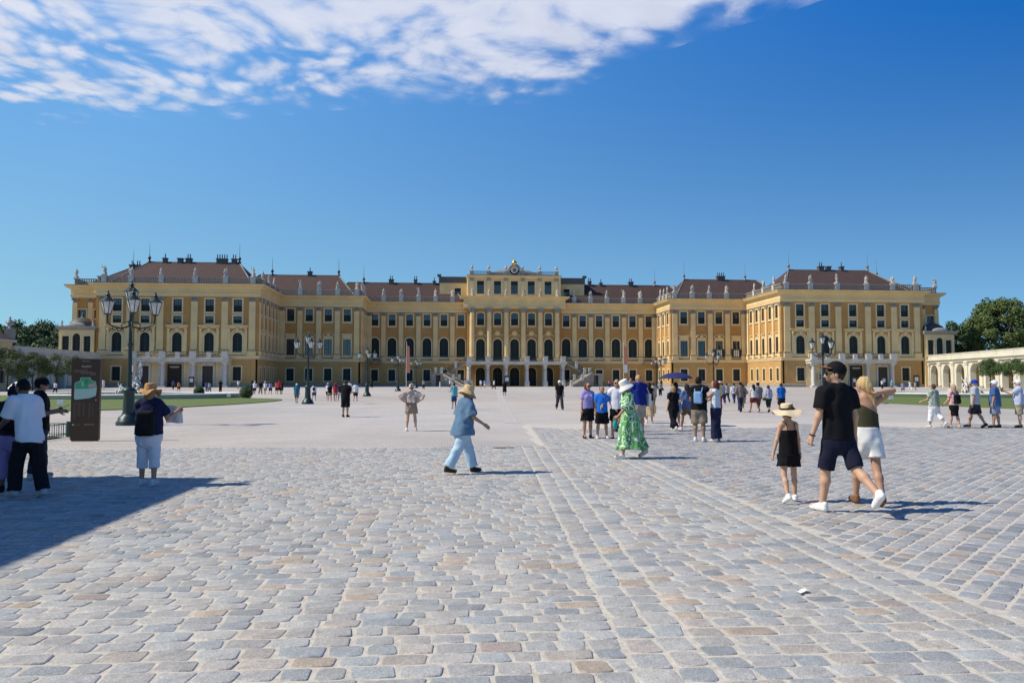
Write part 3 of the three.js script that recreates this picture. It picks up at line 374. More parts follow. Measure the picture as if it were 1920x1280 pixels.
  mesh('bay_dome', uvBox(lathe([[2.5, 0], [2.45, .35], [2.1, .9], [1.3, 1.45], [.5, 1.7], [.25, 1.9], [.3, 2.2], [.1, 2.7], [0, 3.0]], 18).translate((o0 + o1) / 2, 12.35, 31)), M.domeLead, bt); mesh('dome_drum', uvBox(cyl(2.3, 2.3, 12.12, 12.4, (o0 + o1) / 2, 31, 18)), M.stone, bt);
}
paint('back_wall', [bx(-93.3, 93.3, -.2, 20.9, -14, -13.5), bx(-93, 93, 20.7, 20.92, -13.5, -1.2), bx(-93, -37, 20.7, 20.92, -1.2, 11.5), bx(37, 93, 20.7, 20.92, -1.2, 11.5), bx(-93, -55.5, 20.7, 20.92, 11.5, 27.9), bx(55.5, 93, 20.7, 20.92, 11.5, 27.9), bx(-86.6, -55.5, 20.7, 20.92, 27.9, 32.2), bx(55.5, 86.6, 20.7, 20.92, 27.9, 32.2)], M.lead);

// ---------- middle block ----------
{
  const xs = [-8.45, -4.22, 0, 4.22, 8.45], cols = [-10.55, -6.35, -2.12, 2.12, 6.35, 10.55], seg = segM([-11.65, 2.3], [11.65, 2.3]), L = 23.3, U = x => x + 11.65;
  const hl = xs.map((x, i) => ({ u: U(x), w: WIN.gc[1], y0: .12, y1: 4.7, arch: 1 })), hu = xs.flatMap(x => ['fc', 'uc'].map(k => ({ u: U(x), w: WIN[k][1], y0: WIN[k][2], y1: WIN[k][3], arch: WIN[k][4] })));
  const add = (name, list, mat) => { const o = paint(name, list, mat); o.applyMatrix4(seg.m); return o; };
  add('middle_ground_wall', [panel(L, -.1, 5.7, hl, .6)], M.ochreLow); add('middle_upper_wall', [panel(L, 5.7, 19.3, hu, .6).translate(0, 0, -.01)], M.ochre);
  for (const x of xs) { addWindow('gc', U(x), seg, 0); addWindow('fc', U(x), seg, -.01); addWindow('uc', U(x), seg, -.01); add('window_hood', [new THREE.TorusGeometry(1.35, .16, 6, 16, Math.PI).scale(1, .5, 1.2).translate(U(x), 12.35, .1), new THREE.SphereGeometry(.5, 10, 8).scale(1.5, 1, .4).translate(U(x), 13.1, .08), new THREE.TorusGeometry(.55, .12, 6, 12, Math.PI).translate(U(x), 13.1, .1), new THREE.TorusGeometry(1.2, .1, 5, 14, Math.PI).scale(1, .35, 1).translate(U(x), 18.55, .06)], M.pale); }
  paint('middle_flank', [bx(-11.65, -11.15, -.1, 27, -6, 1.8), bx(11.15, 11.65, -.1, 27, -6, 1.8)], M.pale);
  const cpath = [[-11.65, -.3], [-11.65, 2.3], [11.65, 2.3], [11.65, -.3]];
  paint('middle_entablature', [sweep(cpath, [[0, 19.2], [.95, 19.2], [.95, 19.5], [1.02, 19.55], [1.02, 19.85], [.95, 19.95], [.95, 21.3], [1.1, 21.4], [1.2, 21.6], [1.75, 21.75], [1.8, 21.95], [1.95, 22.15], [1.95, 22.22], [-2, 22.26]])], M.pale);
  const colG = uvBox(lathe([[.78, 7.1], [.78, 7.3], [.68, 7.4], [.64, 7.6], [.63, 11], [.56, 18.15], [.6, 18.2]], 20)), pedG = uvBox(mg([bx(-.85, .85, 5.7, 6.9, -.7, .85), bx(-.92, .92, 6.9, 7.1, -.7, .92)])), capG = uvBox(mg([lathe([[.58, 0], [.62, .3], [.72, .6], [.86, .78]], 14), bx(-.86, .86, .78, 1.0, -.86, .86), ...[-1, 1].flatMap(a => [-1, 1].map(b => new THREE.CylinderGeometry(.22, .22, .26, 8).rotateX(Math.PI / 2).rotateY(a * b * Math.PI / 4).translate(a * .66, .62, b * .66))), ...Array.from({ length: 8 }, (_, i) => new THREE.SphereGeometry(.16, 6, 5).scale(1, 1.5, 1).translate(Math.cos(i * .785) * .62, .3, Math.sin(i * .785) * .62))]).translate(0, 18.2, 0));
  for (const x of cols) { const o = mesh('column', colG, M.pale, palace, [x, 0, 2.95]); mesh('pedestal', pedG, M.pale, o); mesh('capital', capG, M.stone, o); }
  // attic storey with its windows, statues, clock and gilded globe
  const as = segM([-11.2, 1.7], [11.2, 1.7]); const att = paint('attic_wall', [panel(22.4, 22.2, 27.3, xs.map(x => ({ u: x + 11.2, w: WIN.ac[1], y0: WIN.ac[2], y1: WIN.ac[3] })), .5)], M.pale); att.applyMatrix4(as.m);
  for (const x of xs) addWindow('ac', x + 11.2, as, -.01, 'upper attic window of the middle block');
  for (const x of cols) { mesh('attic_pilaster', uvBox(bx(x - .42, x + .42, 22.3, 26.2, 1.68, 1.86)), M.trim, palace); mesh('attic_capital', uvBox(mg([bx(x - .5, x + .5, 26.2, 26.95, 1.68, 1.95)])), M.stone, palace); statueSpots.push([x, 22.24, 3.75, 0, 'attic ledge of the middle block']); }
  paint('attic_cornice', [sweep([[-11.2, -5], [-11.2, 1.7], [11.2, 1.7], [11.2, -5]], [[0, 26.95], [.15, 27], [.3, 27.2], [.6, 27.3], [.7, 27.5], [-1, 27.55]])], M.pale); paint('attic_copper', [sweep([[-11.2, -5], [-11.2, 1.7], [11.2, 1.7], [11.2, -5]], [[-.2, 27.5], [.72, 27.52], [.72, 27.6], [-.2, 27.75]])], M.lead);
  const par = paint('attic_parapet', [...[-10.6, -6.4, -2.1, 2.1, 6.4, 10.6].map(x => bx(x - .5, x + .5, 27.6, 28.7, 1.0, 1.9)), bx(-6.4, 6.4, 27.6, 28.45, 1.2, 1.6)], M.stone);
  const r = []; for (const [a, b] of [[-10.2, -6.8], [6.8, 10.2]]) { r.push(bx(a, b, 28.55, 28.65, 1.35, 1.45), bx(a, b, 27.8, 27.9, 1.35, 1.45)); for (let k = 0; k < 10; k++) r.push(bar([lerp(a, b, k / 10), 27.9, 1.4], [lerp(a, b, (k + 1) / 10), 28.55, 1.4], .03, 4), bar([lerp(a, b, k / 10), 28.55, 1.4], [lerp(a, b, (k + 1) / 10), 27.9, 1.4], .03, 4)); } mesh('attic_railing', mg(r), M.iron, par);
  for (const x of [-10.6, -6.4, -2.1, 2.1, 6.4, 10.6]) statueSpots.push([x, 28.7, 1.45, 0, 'parapet beside the clock', 'urn']);
  paint('attic_roof', [bx(-11, 11, 27.3, 27.5, -6, 1.2), lathe([[7.2, 0], [6.6, .8], [4.6, 1.5], [2, 1.85], [0, 1.95]], 24).scale(1, 1, .5).translate(0, 27.7, -2)], M.lead);
  const gab = paint('clock_gable', [bx(-1.5, 1.5, 27.6, 28.9, 1.1, 1.9), cyl(1.25, 1.25, 0, .8, 0, 0, 20).rotateX(Math.PI / 2).translate(0, 29.0, 1.1), new THREE.TorusGeometry(1.35, .22, 6, 16, Math.PI).translate(0, 29.05, 1.6)], M.stone);
  mesh('clock_face', new THREE.CylinderGeometry(.86, .86, .08, 24).rotateX(Math.PI / 2).translate(0, 28.95, 1.95), M.white, gab); mesh('clock_centre', new THREE.CylinderGeometry(.46, .46, .06, 20).rotateX(Math.PI / 2).translate(0, 28.95, 2.02), M.dark, gab); mesh('clock_hands', mg([bar([0, 28.95, 2.08], [-.5, 29.25, 2.08], .04, 4), bar([0, 28.95, 2.08], [.28, 28.75, 2.08], .05, 4)]), M.gold, gab);
  mesh('gilded_globe', mg([new THREE.SphereGeometry(.66, 16, 12).translate(0, 30.75, 1.5), new THREE.SphereGeometry(.22, 8, 6).translate(0, 31.5, 1.5), bx(-.05, .05, 31.6, 32.0, 1.45, 1.55)]), M.gold, gab);
  // terrace on columns and the double stair
  const ter = paint('terrace', [bx(-12.0, 12.0, 5.25, 5.75, 2.35, 9.0), bx(-12.2, 12.2, 5.75, 5.95, 2.35, 9.2)], M.white);
  const tcol = uvBox(mg([lathe([[.42, 1.35], [.40, 1.5], [.35, 4.6], [.45, 4.8], [.5, 5.02]], 12), bx(-.52, .52, -.1, 1.2, -.52, .52), bx(-.46, .46, 1.2, 1.36, -.46, .46), bx(-.5, .5, 5.0, 5.25, -.5, .5)]));
  for (const x of [-11.4, -6.9, -2.5, 2.5, 6.9, 11.2]) { mesh('terrace_column', tcol, M.white, ter, [x, 0, 8.4]); mesh('terrace_column', tcol, M.white, ter, [x + (x < 0 ? -.1 : .1), 0, 4.4]); mesh('terrace_pier', uvBox(mg([bx(x - .55, x + .55, 5.95, 7.1, 8.3, 9.1), bx(x - .62, x + .62, 7.1, 7.25, 8.25, 9.15)])), M.white, ter); }
  const rr = []; for (let i = 0; i < 5; i++) { const q = [-11.4, -6.9, -2.5, 2.5, 6.9, 11.2], a = q[i] + .55, b = q[i + 1] - .55; rr.push(bx(a, b, 6.98, 7.08, 8.65, 8.75), bx(a, b, 6.02, 6.1, 8.65, 8.75)); const n = 12; for (let k = 0; k < n; k++) rr.push(bar([lerp(a, b, k / n), 6.1, 8.7], [lerp(a, b, (k + 1) / n), 6.98, 8.7], .028, 4), bar([lerp(a, b, (k + 1) / n), 6.1, 8.7], [lerp(a, b, k / n), 6.98, 8.7], .028, 4)); } mesh('terrace_railing', mg(rr), M.iron, ter);
  for (const s of [-1, 1]) {
    const st = paint('stair', [bx(Math.min(s * 17.2, s * 20.3), Math.max(s * 17.2, s * 20.3), 2.7, 3.1, 4.4, 11.2), bx(Math.min(s * 19.3, s * 20.3), Math.max(s * 19.3, s * 20.3), 0, 2.7, 8.2, 11.0), bx(Math.min(s * 17.4, s * 18.2), Math.max(s * 17.4, s * 18.2), 0, 2.7, 10.2, 11.0), bx(Math.min(s * 17.2, s * 20.2), Math.max(s * 17.2, s * 20.2), 0, 2.7, 5.4, 6.0)], M.stone), steps = [], side = [], rl = [];
    const lowM = new THREE.Matrix4().makeRotationY(s > 0 ? Math.PI + .5 : -.5); lowM.setPosition(s * 17.2, 0, 9.6); const low = g => g.applyMatrix4(lowM); const n = 18; for (let i = 0; i < n; i++) { const x0 = lerp(17.2, 12.2, i / n), x1 = lerp(17.2, 12.2, (i + 1) / n), y = lerp(3.1, 5.95, (i + 1) / n); steps.push(bx(Math.min(s * x0, s * x1), Math.max(s * x0, s * x1), y - .5, y, 4.8, 7.4)); const Y = lerp(3.1, .0, (i + .5) / n); steps.push(low(bx(i * .34, (i + 1) * .34, -.2, Y, -1.4, 1.4))); }
    mesh('step', uvBox(mg(steps)), M.stone, st).userData.kind = 'stuff';
    const string = (xa, ya, xb, yb, z, h) => { const sh = new THREE.Shape([[s * xa, ya], [s * xb, yb], [s * xb, yb + h], [s * xa, ya + h]].map(p => new THREE.Vector2(...p))); return new THREE.ExtrudeGeometry(sh, { depth: .3, bevelEnabled: false }).translate(0, 0, z); };
    mesh('stair_string', uvBox(mg([string(17.3, 2.4, 12.0, 5.4, 7.4, .55), ...[-1.6, 1.4].map(z => low(new THREE.ExtrudeGeometry(new THREE.Shape([[0, 2.7], [6.3, -.3], [6.3, .25], [0, 3.35]].map(p => new THREE.Vector2(...p))), { depth: .2, bevelEnabled: false }).translate(0, 0, z)))])), M.stone, st);
    for (const [xa, ya, xb, yb, z] of [[17.3, 3.0, 12.0, 6.0, 7.55]]) { rl.push(bar([s * xa, ya + 1.0, z], [s * xb, yb + 1.0, z], .07, 5), bar([s * xa, ya + .2, z], [s * xb, yb + .2, z], .05, 4)); for (let k = 0; k < 12; k++) { const a = k / 12, b = (k + 1) / 12; rl.push(bar([s * lerp(xa, xb, a), lerp(ya, yb, a) + .2, z], [s * lerp(xa, xb, b), lerp(ya, yb, b) + 1, z], .035, 4)); } }
    for (const z of [-1.5, 1.5]) { rl.push(low(bar([0, 4.2, z], [6.2, 1.1, z], .06, 5))); for (let k = 0; k < 12; k++) rl.push(low(bar([k * .517, 3.3 - k * .258, z], [(k + 1) * .517, 4.1 - (k + 1) * .258, z], .032, 4))); }
    mesh('stair_railing', mg(rl), M.iron, st);
    for (const [u, v, y, h] of [[0, 1.5, 3.1, 1.3], [3.1, 1.5, 1.5, 1.3], [6.3, 1.5, -.1, 1.5], [3.1, -1.5, 1.5, 1.3], [6.3, -1.5, -.1, 1.5], [-1.6, 1.5, 3.1, 1.3], ['up', 14.6, 4.4, 1.5]]) { const P = u === 'up' ? new THREE.Vector3(s * v, 0, 7.5) : new THREE.Vector3(u, 0, v).applyMatrix4(lowM), x = P.x * s, z = P.z; mesh('stair_post', uvBox(mg([bx(s * x - .3, s * x + .3, y, y + h, z - .3, z + .3), bx(s * x - .36, s * x + .36, y + h, y + h + .14, z - .36, z + .36)])), M.white, st); }
  }
}
// ---------- stone figures on the parapets ----------
const ORD = ['first', 'second', 'third', 'fourth', 'fifth', 'sixth', 'seventh', 'eighth'];
function stoneFigure(v) {
  const R = rng(500 + v), sgn = v % 2 ? 1 : -1, lean = .06 * sgn;
  const f = [cone([-.1, .25, .02], [-.09 + lean, 1.0, 0], .15, .17), cone([.12, .25, .05 + .08 * sgn], [.09 + lean, 1.0, 0], .15, .17), cone([lean, 1.0, 0], [lean * .4, 1.42, 0], .21, .24), cone([lean * .4, 1.42, 0], [0, 1.66, 0], .12, .08), ell([.02 * sgn, 1.82, .02], [.13, .165, .14]),
    cone([-.24, 1.5, 0], v === 1 ? [-.48, 1.75, .1] : [-.36, 1.18, .05], .085, .07), cone(v === 1 ? [-.48, 1.75, .1] : [-.36, 1.18, .05], v === 1 ? [-.42, 2.1, .1] : [-.2, 1.02, .2], .07, .05), cone([.24, 1.5, 0], [.38, 1.22, .02], .085, .07), cone([.38, 1.22, .02], v === 2 ? [.12, 1.3, .26] : [.42, .95, .12], .07, .05),
    cone([-.2 * sgn, 1.45, -.12], [.26 * sgn, .5, -.12], .13, .2), cone([-.22, .95, .1], [.26, .82, .1], .1, .1), cone([.3 * sgn, .28, -.05], [.33 * sgn, .75, -.05], .16, .09)];
  const b = blend(f, .09); return mg([meshField((x, y, z) => b(x, y, z) + .012 * Math.sin(x * 26 + y * 6 + z * 20) - .02 * (vn3(x * 7, y * 7, z * 7 + v) - .5), [-.72, .05, -.5], [.72, 2.35, .5], .055), bx(-.36, .36, 0, .26, -.34, .34), bx(-.42, .42, 0, .1, -.4, .4)]);
}
const urnG = mg([bx(-.36, .36, 0, .22, -.36, .36), lathe([[.28, .22], [.16, .36], [.12, .5], [.34, .72], [.46, 1.0], [.44, 1.16], [.26, 1.3], [.3, 1.4], [.3, 1.46], [.16, 1.6], [.14, 1.72], [.22, 1.86], [.05, 2.02], [0, 2.05]], 12), ...[-1, 1].map(s => new THREE.TorusGeometry(.2, .06, 5, 10, Math.PI * 1.3).rotateZ(s > 0 ? -1.4 : 1.9).translate(s * .42, 1.12, 0))]);
const trophyG = (() => { const R = rng(8), f = [cone([0, .2, 0], [0, .9, 0], .3, .24), ell([0, 1.1, 0], [.42, .34, .3]), ell([-.2, 1.42, .05], [.16, .2, .16]), ell([.22, 1.5, 0], [.15, .2, .15]), cone([-.3, .5, .1], [-.5, 1.2, .1], .12, .07), cone([.35, .5, .1], [.45, 1.15, 0], .12, .08), cone([.1, 1.3, 0], [.1, 1.9, 0], .08, .05)], b = blend(f, .1); return mg([meshField((x, y, z) => b(x, y, z) - .05 * (vn3(x * 6, y * 6, z * 6) - .5), [-.8, .02, -.6], [.8, 2.15, .6], .055), bx(-.4, .4, 0, .22, -.36, .36)]); })();
const figG = [0, 1, 2].map(stoneFigure), statueMat = std([.52, .485, .43], .85, { map: stoneT });
{
  const groups = new Map(); for (const s of statueSpots) { const w = s[4]; if (!groups.has(w)) groups.set(w, []); groups.get(w).push(s); }
  let n = 0;
  for (const [where, list] of groups) {
    const depth = where.includes('return'); list.sort((a, b) => depth ? b[2] - a[2] : a[0] - b[0]);
    list.forEach(([x, y, z, face, , kind], i) => {
      const urn = kind === 'urn', small = kind === 'small', trophy = !urn && !small && !where.includes('attic') && (i % 3 === 1) ;
      const name = urn ? 'stone_urn' : trophy ? 'stone_trophy' : 'stone_statue', what = urn ? 'carved stone urn' : trophy ? 'carved stone trophy group' : small ? 'small pale stone figure' : 'pale stone statue';
      const place = urn ? 'on the roof ' + where : where.includes('attic') ? 'on the ' + where : small ? 'on the ' + where : 'atop the ' + where, ord = list.length < 2 ? '' : `, ${ORD[i]} from ${depth ? 'the front' : 'left'}`;
      const g = urn ? urnG : trophy ? trophyG : figG[n++ % 3], o = mesh(name, g, statueMat, scene, [PAL[0] + x, PAL[1] + y + .004, PAL[2] + z], face + (n % 5 - 2) * .25); const k = small ? .62 : urn ? .8 : .92 + .05 * (n % 3); o.scale.setScalar(k);
      tag(o, `${what} ${place}${ord}`.replace('attic ledge of the middle block', 'middle attic ledge'), urn ? 'urn' : 'statue', 'stone figures along the palace roofline');
    });
  }
}
// ---------- arcaded terraces on both sides of the court ----------
M.cream = std([.72, .68, .54], .85, { map: plasterT });
function arcade(side, a, b, n, label) {
  const A = new THREE.Vector3(a[0], 0, a[1]), B = new THREE.Vector3(b[0], 0, b[1]), L = A.distanceTo(B), g0 = .72;
  const o = thing('arcade', label, 'arcade', 'arcaded terraces beside the court'); const { m } = segM(a, b); o.applyMatrix4(m); o.position.y = g0; const bay = L / n, w = 3.5, put = (nm, list, mat, p = o) => mesh(nm, uvBox(mg(list)), mat, p);
  put('arcade_wall', [panel(L, -.4, 5.15, Array.from({ length: n }, (_, i) => ({ u: (i + .5) * bay, w, y0: -.3, y1: 4.75, arch: 1 })), 1.1)], M.cream);
  put('cornice', [bx(0, L, 5.15, 5.45, -1.1, .32), bx(0, L, 5.45, 5.62, -1.1, .40), bx(0, L, 5.62, 5.85, -1.1, .62)], M.cream);
  put('terrace_slab', [bx(0, L, 5.2, 5.75, -5.6, -1.1)], M.grey);
  for (let i = 0; i < n; i++) put('parapet_panel', [bx(i * bay + .03, (i + 1) * bay - .03, 5.85, 6.75, -.25, .28)], M.cream);
  put('parapet_coping', [bx(0, L, 6.75, 6.9, -.32, .36)], M.cream);
  for (let i = 0; i <= n; i++) { const u = clamp(i * bay, .5, L - .5), p = put('pier', [bx(u - .48, u + .48, .35, 4.55, -.02, .24)], M.cream); put('pier_base', [bx(u - .62, u + .62, -.4, .35, -.02, .34)], M.stone, p); put('pier_cap', [bx(u - .62, u + .62, 4.55, 4.8, -.02, .36), bx(u - .7, u + .7, 4.8, 5.15, -.02, .42)], M.cream, p); }
  put('back_wall', [bx(0, L, -.4, 5.2, -5.6, -5.1)], M.pale); for (let i = 0; i < n; i++) { const u = (i + .5) * bay; put('doorway', [bx(u - .75, u + .75, -.3, i % 3 === 2 ? 3.4 : 2.9, -5.1, -5.02)], M.door); put('doorway_arch', [new THREE.TorusGeometry(1.6, .16, 5, 14, Math.PI).translate(u, 2.9, -5.06)], M.cream); }
  return o;
}
arcade('right', [104.9, -165.3], [95.4, -112.6], 9, 'sunlit cream arcade with round arches at the right of the court');   // wall faces the court: runs from back to front
arcade('left', [-69.2, -133.8], [-69.0, -165.3], 5, 'shaded arcade with round arches joining the left end of the palace');
{ // low service wing beyond the left arcade
  const o = thing('service_building', 'low yellow court building with tiled roof at the left edge', 'building', null, [-69.3, .5, -133.9]); const put = (nm, list, mat, p = o) => mesh(nm, uvBox(mg(list)), mat, p);
  const { m } = segM([0, 34], [0, .4]); const us = [3, 8, 13, 18, 23, 28, 31.2], wl = put('wall', [panel(33.6, -.4, 7.6, us.flatMap(u => [{ u, w: 1.5, y0: 1.1, y1: 3.1 }, { u, w: 1.5, y0: 4.4, y1: 6.6 }]), .5)], M.pale); wl.applyMatrix4(m);
  put('wall', [bx(-10, -.05, -.4, 7.6, .0, .4)], M.pale); put('cornice', [bx(-10, .5, 7.6, 8.0, -.3, 34)], M.cream); for (const u of us) for (const y of [1.1, 4.4]) { const f = put('window', [ring(1.5, y, y + (y < 2 ? 2 : 2.2), 0, .2, .1)], M.trim); f.applyMatrix4(m.clone().multiply(new THREE.Matrix4().makeTranslation(u, 0, 0))); const p = put('pane', [bx(-.75, .75, y, y + (y < 2 ? 2 : 2.2), -.3, -.25)], M.glass, f); put('glazing_bars', [bx(-.04, .04, y, y + 2, -.24, -.2), bx(-.75, -.04, y + .95, y + 1.02, -.24, -.2), bx(.04, .75, y + .95, y + 1.02, -.24, -.2)], M.bars, f); }
  const g = new THREE.BufferGeometry(), t = [], q = (...v) => { t.push(...v[0], ...v[1], ...v[2], ...v[0], ...v[2], ...v[3]); }; q([.6, 8, 34], [.6, 8, .2], [-4.2, 11, 4.2], [-4.2, 11, 34]); q([.6, 8, .2], [-10, 8, .2], [-5, 11, 4.2], [-4.2, 11, 4.2]); g.setAttribute('position', new THREE.Float32BufferAttribute(t, 3)); g.computeVertexNormals(); mesh('roof', uvBox(g), std([.11, .055, .045], .85, { map: tileT }), o); put('parapet', [bx(-.9, .35, 8.02, 9.7, .0, .9)], M.stone); put('gutter', [bx(.5, .66, 7.98, 8.14, 0, 34)], M.lead);
  const u = mesh('stone_urn', urnG, statueMat, scene, [-69.6, 10.205, -133.45]); tag(u, 'carved stone urn on the parapet at the far left edge', 'urn');
}
// ---------- plants ----------
const leafMat = (c) => new THREE.MeshPhysicalMaterial({ color: lin(...c), roughness: .75, side: THREE.DoubleSide, transmission: 0, vertexColors: true });
function leaves(n, seed, shape, size, up = .35) {                 // leaf faces spread through the crown's volume
  const R = rng(seed), pos = [], col = [], nor = []; const v = new THREE.Vector3(), a = new THREE.Vector3(), b = new THREE.Vector3(), nn = new THREE.Vector3();
  for (let i = 0; i < n; i++) { const [p, c] = shape(R); nn.set(p[0] - c[0], p[1] - c[1] + up, p[2] - c[2]).normalize().add(v.set(R() - .5, R() - .5, R() - .5).multiplyScalar(1.5)).normalize(); a.set(R() - .5, R() - .5, R() - .5).cross(nn).normalize(); b.crossVectors(nn, a); const s = size * (.6 + .8 * R()), k = .72 + .56 * R(), y = R() * .3; a.multiplyScalar(s); b.multiplyScalar(s * .62);
    const P = (x, y2) => [p[0] + a.x * x + b.x * y2, p[1] + a.y * x + b.y * y2, p[2] + a.z * x + b.z * y2]; const q = [P(-1, 0), P(-.1, -.8), P(1, 0), P(.1, .8)]; pos.push(...q[0], ...q[1], ...q[2], ...q[0], ...q[2], ...q[3]); for (let j = 0; j < 6; j++) { col.push(k * (1 + y), k, k * (1 - .3 * y)); nor.push(nn.x, nn.y, nn.z); } }
  const g = new THREE.BufferGeometry(); g.setAttribute('position', new THREE.Float32BufferAttribute(pos, 3)); g.setAttribute('normal', new THREE.Float32BufferAttribute(nor, 3)); g.setAttribute('color', new THREE.Float32BufferAttribute(col, 3)); g.setAttribute('uv', new THREE.Float32BufferAttribute(new Float32Array(pos.length / 3 * 2), 2)); return g;
}
function clumps(list, jitter = .25) {                            // list of [centre, radii]; points lie mostly near each clump's skin
  return R => { const [c, r] = list[Math.floor(R() * list.length)]; let x, y, z, d; do { x = R() * 2 - 1; y = R() * 2 - 1; z = R() * 2 - 1; d = Math.hypot(x, y, z); } while (d > 1 || d < .01); const t = Math.pow(R(), .28) / d, k = 1 + jitter * (R() - .5); return [[c[0] + x * t * r[0] * k, c[1] + y * t * r[1] * k, c[2] + z * t * r[2] * k], c]; };
}
const bark = std([.075, .058, .045], .95);
function crownList(seed, rx, ry, rz, y, n, cr) { const R = rng(seed), out = []; for (let i = 0; i < n; i++) { const a = R() * 6.283, e = Math.acos(1 - 1.75 * R()), q = .72 + .2 * R(); out.push([[Math.cos(a) * Math.sin(e) * rx * q, y + Math.cos(e) * ry * q, Math.sin(a) * Math.sin(e) * rz * q], [cr * (.8 + .5 * R()), cr * (.7 + .4 * R()), cr * (.8 + .5 * R())]]); } return out; }
function tree(name, label, pos, o) {
  const t = thing(name, label, 'tree', o.group, pos, o.turn || 0);
  mesh('trunk', mg([cyl(o.tr, o.tr * .6, -.2, o.th, 0, 0, 9), ...Array.from({ length: o.limbs || 4 }, (_, i) => { const a = i * 2.4 + (o.seed % 5); return bar([0, o.th * .85, 0], [Math.cos(a) * o.rx * .6, o.y + o.ry * .2 * (i % 3), Math.sin(a) * o.rz * .6], o.tr * .32, 6); })]), bark, t);
  mesh('crown', leaves(o.n, o.seed, clumps(crownList(o.seed, o.rx, o.ry, o.rz, o.y, o.nc, o.cr)), o.leaf), leafMat(o.col), t); return t;
}
const big = { tr: .5, th: 9, rx: 8.2, ry: 8.6, rz: 7, y: 12.6, nc: 120, cr: 1.5, n: 26000, leaf: .3, limbs: 7 };
tree('chestnut_tree', 'large rounded green tree rising behind the right arcade, nearest the palace', [127, .6, -172], { ...big, seed: 31, col: [.075, .125, .03], group: 'tall trees behind the right arcade' });
tree('chestnut_tree', 'broad green tree behind the right arcade, cut by the picture edge', [139.5, .6, -170], { ...big, ry: 8.0, seed: 32, y: 12.0, col: [.065, .115, .03], group: 'tall trees behind the right arcade' });
tree('chestnut_tree', 'lower dark green tree between the palace end and the tall tree', [121.5, .6, -186], { ...big, rx: 6, ry: 6.5, y: 9.5, n: 14000, nc: 70, seed: 33, col: [.05, .10, .028], group: 'tall trees behind the right arcade' });
tree('chestnut_tree', 'dark tree far behind the two tall trees at the right edge', [156, .6, -196], { ...big, ry: 8.5, y: 12, n: 14000, nc: 80, seed: 34, col: [.05, .10, .028], group: 'tall trees behind the right arcade' });
const cl = { tr: .14, th: 2.4, rx: 1.95, ry: 1.45, rz: 1.9, y: 3.5, nc: 44, cr: .55, n: 9000, leaf: .085, limbs: 5, group: 'clipped trees in front of the arcades' };
[[89.4, -124, 'first clipped round tree before the right arcade, counted from the palace'], [90.6, -120.5, 'second clipped round tree before the right arcade, counted from the palace']].forEach(([x, z, l], i) => tree('clipped_tree', l, [x, G(z), z], { ...cl, seed: 41 + i, col: [.055, .115, .025] }));
tree('clipped_tree', 'thin sparse young tree at the right edge before the arcade', [90.6, G(-117), -117], { ...cl, seed: 44, n: 500, rx: 1.2, ry: 1.6, y: 3.0, tr: .07, col: [.07, .11, .03] });
[[-61.6, -118, 'leafy clipped tree before the left arcade, leftmost of the row', 1.35], [-60.2, -122, 'leafy clipped tree before the left arcade, second of the row', 1.1], [-58.5, -125.5, 'open clipped tree with forked trunk before the left arcade', .95], [-57.3, -130, 'small clipped tree before the left arcade, nearest the dark sign', .85]].forEach(([x, z, l, s], i) => tree('clipped_tree', l, [x, G(z), z], { ...cl, rx: 2.3 * s, ry: 2.0 * s, rz: 2.2 * s, y: 3.5, cr: .62, n: i === 2 ? 4200 : 9500, seed: 51 + i, col: [.07, .11, .028] }));
for (const [x, z, r, l] of [[-26.5, -88.6, .58, 'clipped ball shrub nearer the fountain on the left lawn'], [-19.6, -80.8, .68, 'larger clipped ball shrub near the tip of the left lawn']]) { const o = thing('ball_shrub', l, 'shrub', 'clipped ball shrubs', [x, G(z), z]); mesh('foliage', leaves(5200, 61 + r * 100, clumps([[[0, r * .95, 0], [r, r, r]]], .08), .045), leafMat([.045, .09, .02]), o); mesh('stem', cyl(.05, .04, -.05, r, 0, 0, 6), bark, o); }
{ // wooded hill to the left
  const hillY = (x, z) => 25 * sstep(180, 520, -z) * (.62 + .38 * sstep(-60, -200, x)) * (1 - .25 * sstep(-330, -700, x)) + 3 * fbm2(x * .01, z * .01, 3, 5);
  const pos = [], idx = [], nx = 40, nz = 16; for (let j = 0; j <= nz; j++) for (let i = 0; i <= nx; i++) { const x = lerp(-800, 20, i / nx), z = lerp(-230, -760, j / nz); pos.push(x, hillY(x, z) - 2.5, z); } for (let j = 0; j < nz; j++) for (let i = 0; i < nx; i++) { const a = j * (nx + 1) + i; idx.push(a, a + 1, a + nx + 2, a, a + nx + 2, a + nx + 1); }
  const g = new THREE.BufferGeometry(); g.setAttribute('position', new THREE.Float32BufferAttribute(pos, 3)); g.setIndex(idx); g.computeVertexNormals(); structure('hill', g, std([.03, .05, .02], .95));
  const R = rng(404), proto = leaves(900, 71, clumps(crownList(71, 4.6, 4.4, 4.6, 0, 30, 1.7)), .62), N = 620, im = new THREE.InstancedMesh(proto, leafMat([.05, .10, .03]), N), m = new THREE.Matrix4(), q = new THREE.Quaternion();
  for (let i = 0; i < N; i++) { const x = -110 - R() * 420, z = -250 - R() * 330, s = .8 + .6 * R(); m.compose(new THREE.Vector3(x, hillY(x, z) + 3.2 * s, z), q.setFromAxisAngle(new THREE.Vector3(0, 1, 0), R() * 6.28), new THREE.Vector3(s, s * (.9 + .4 * R()), s)); im.setMatrixAt(i, m); const k = .55 + .6 * R(); im.setColorAt(i, lin(k * (.9 + .3 * R()), k, k * .9)); }
  im.name = 'hillside_wood'; im.userData = { kind: 'stuff', label: 'dense dark green wood on the hill behind the palace', category: 'wood' }; scene.add(im);
}
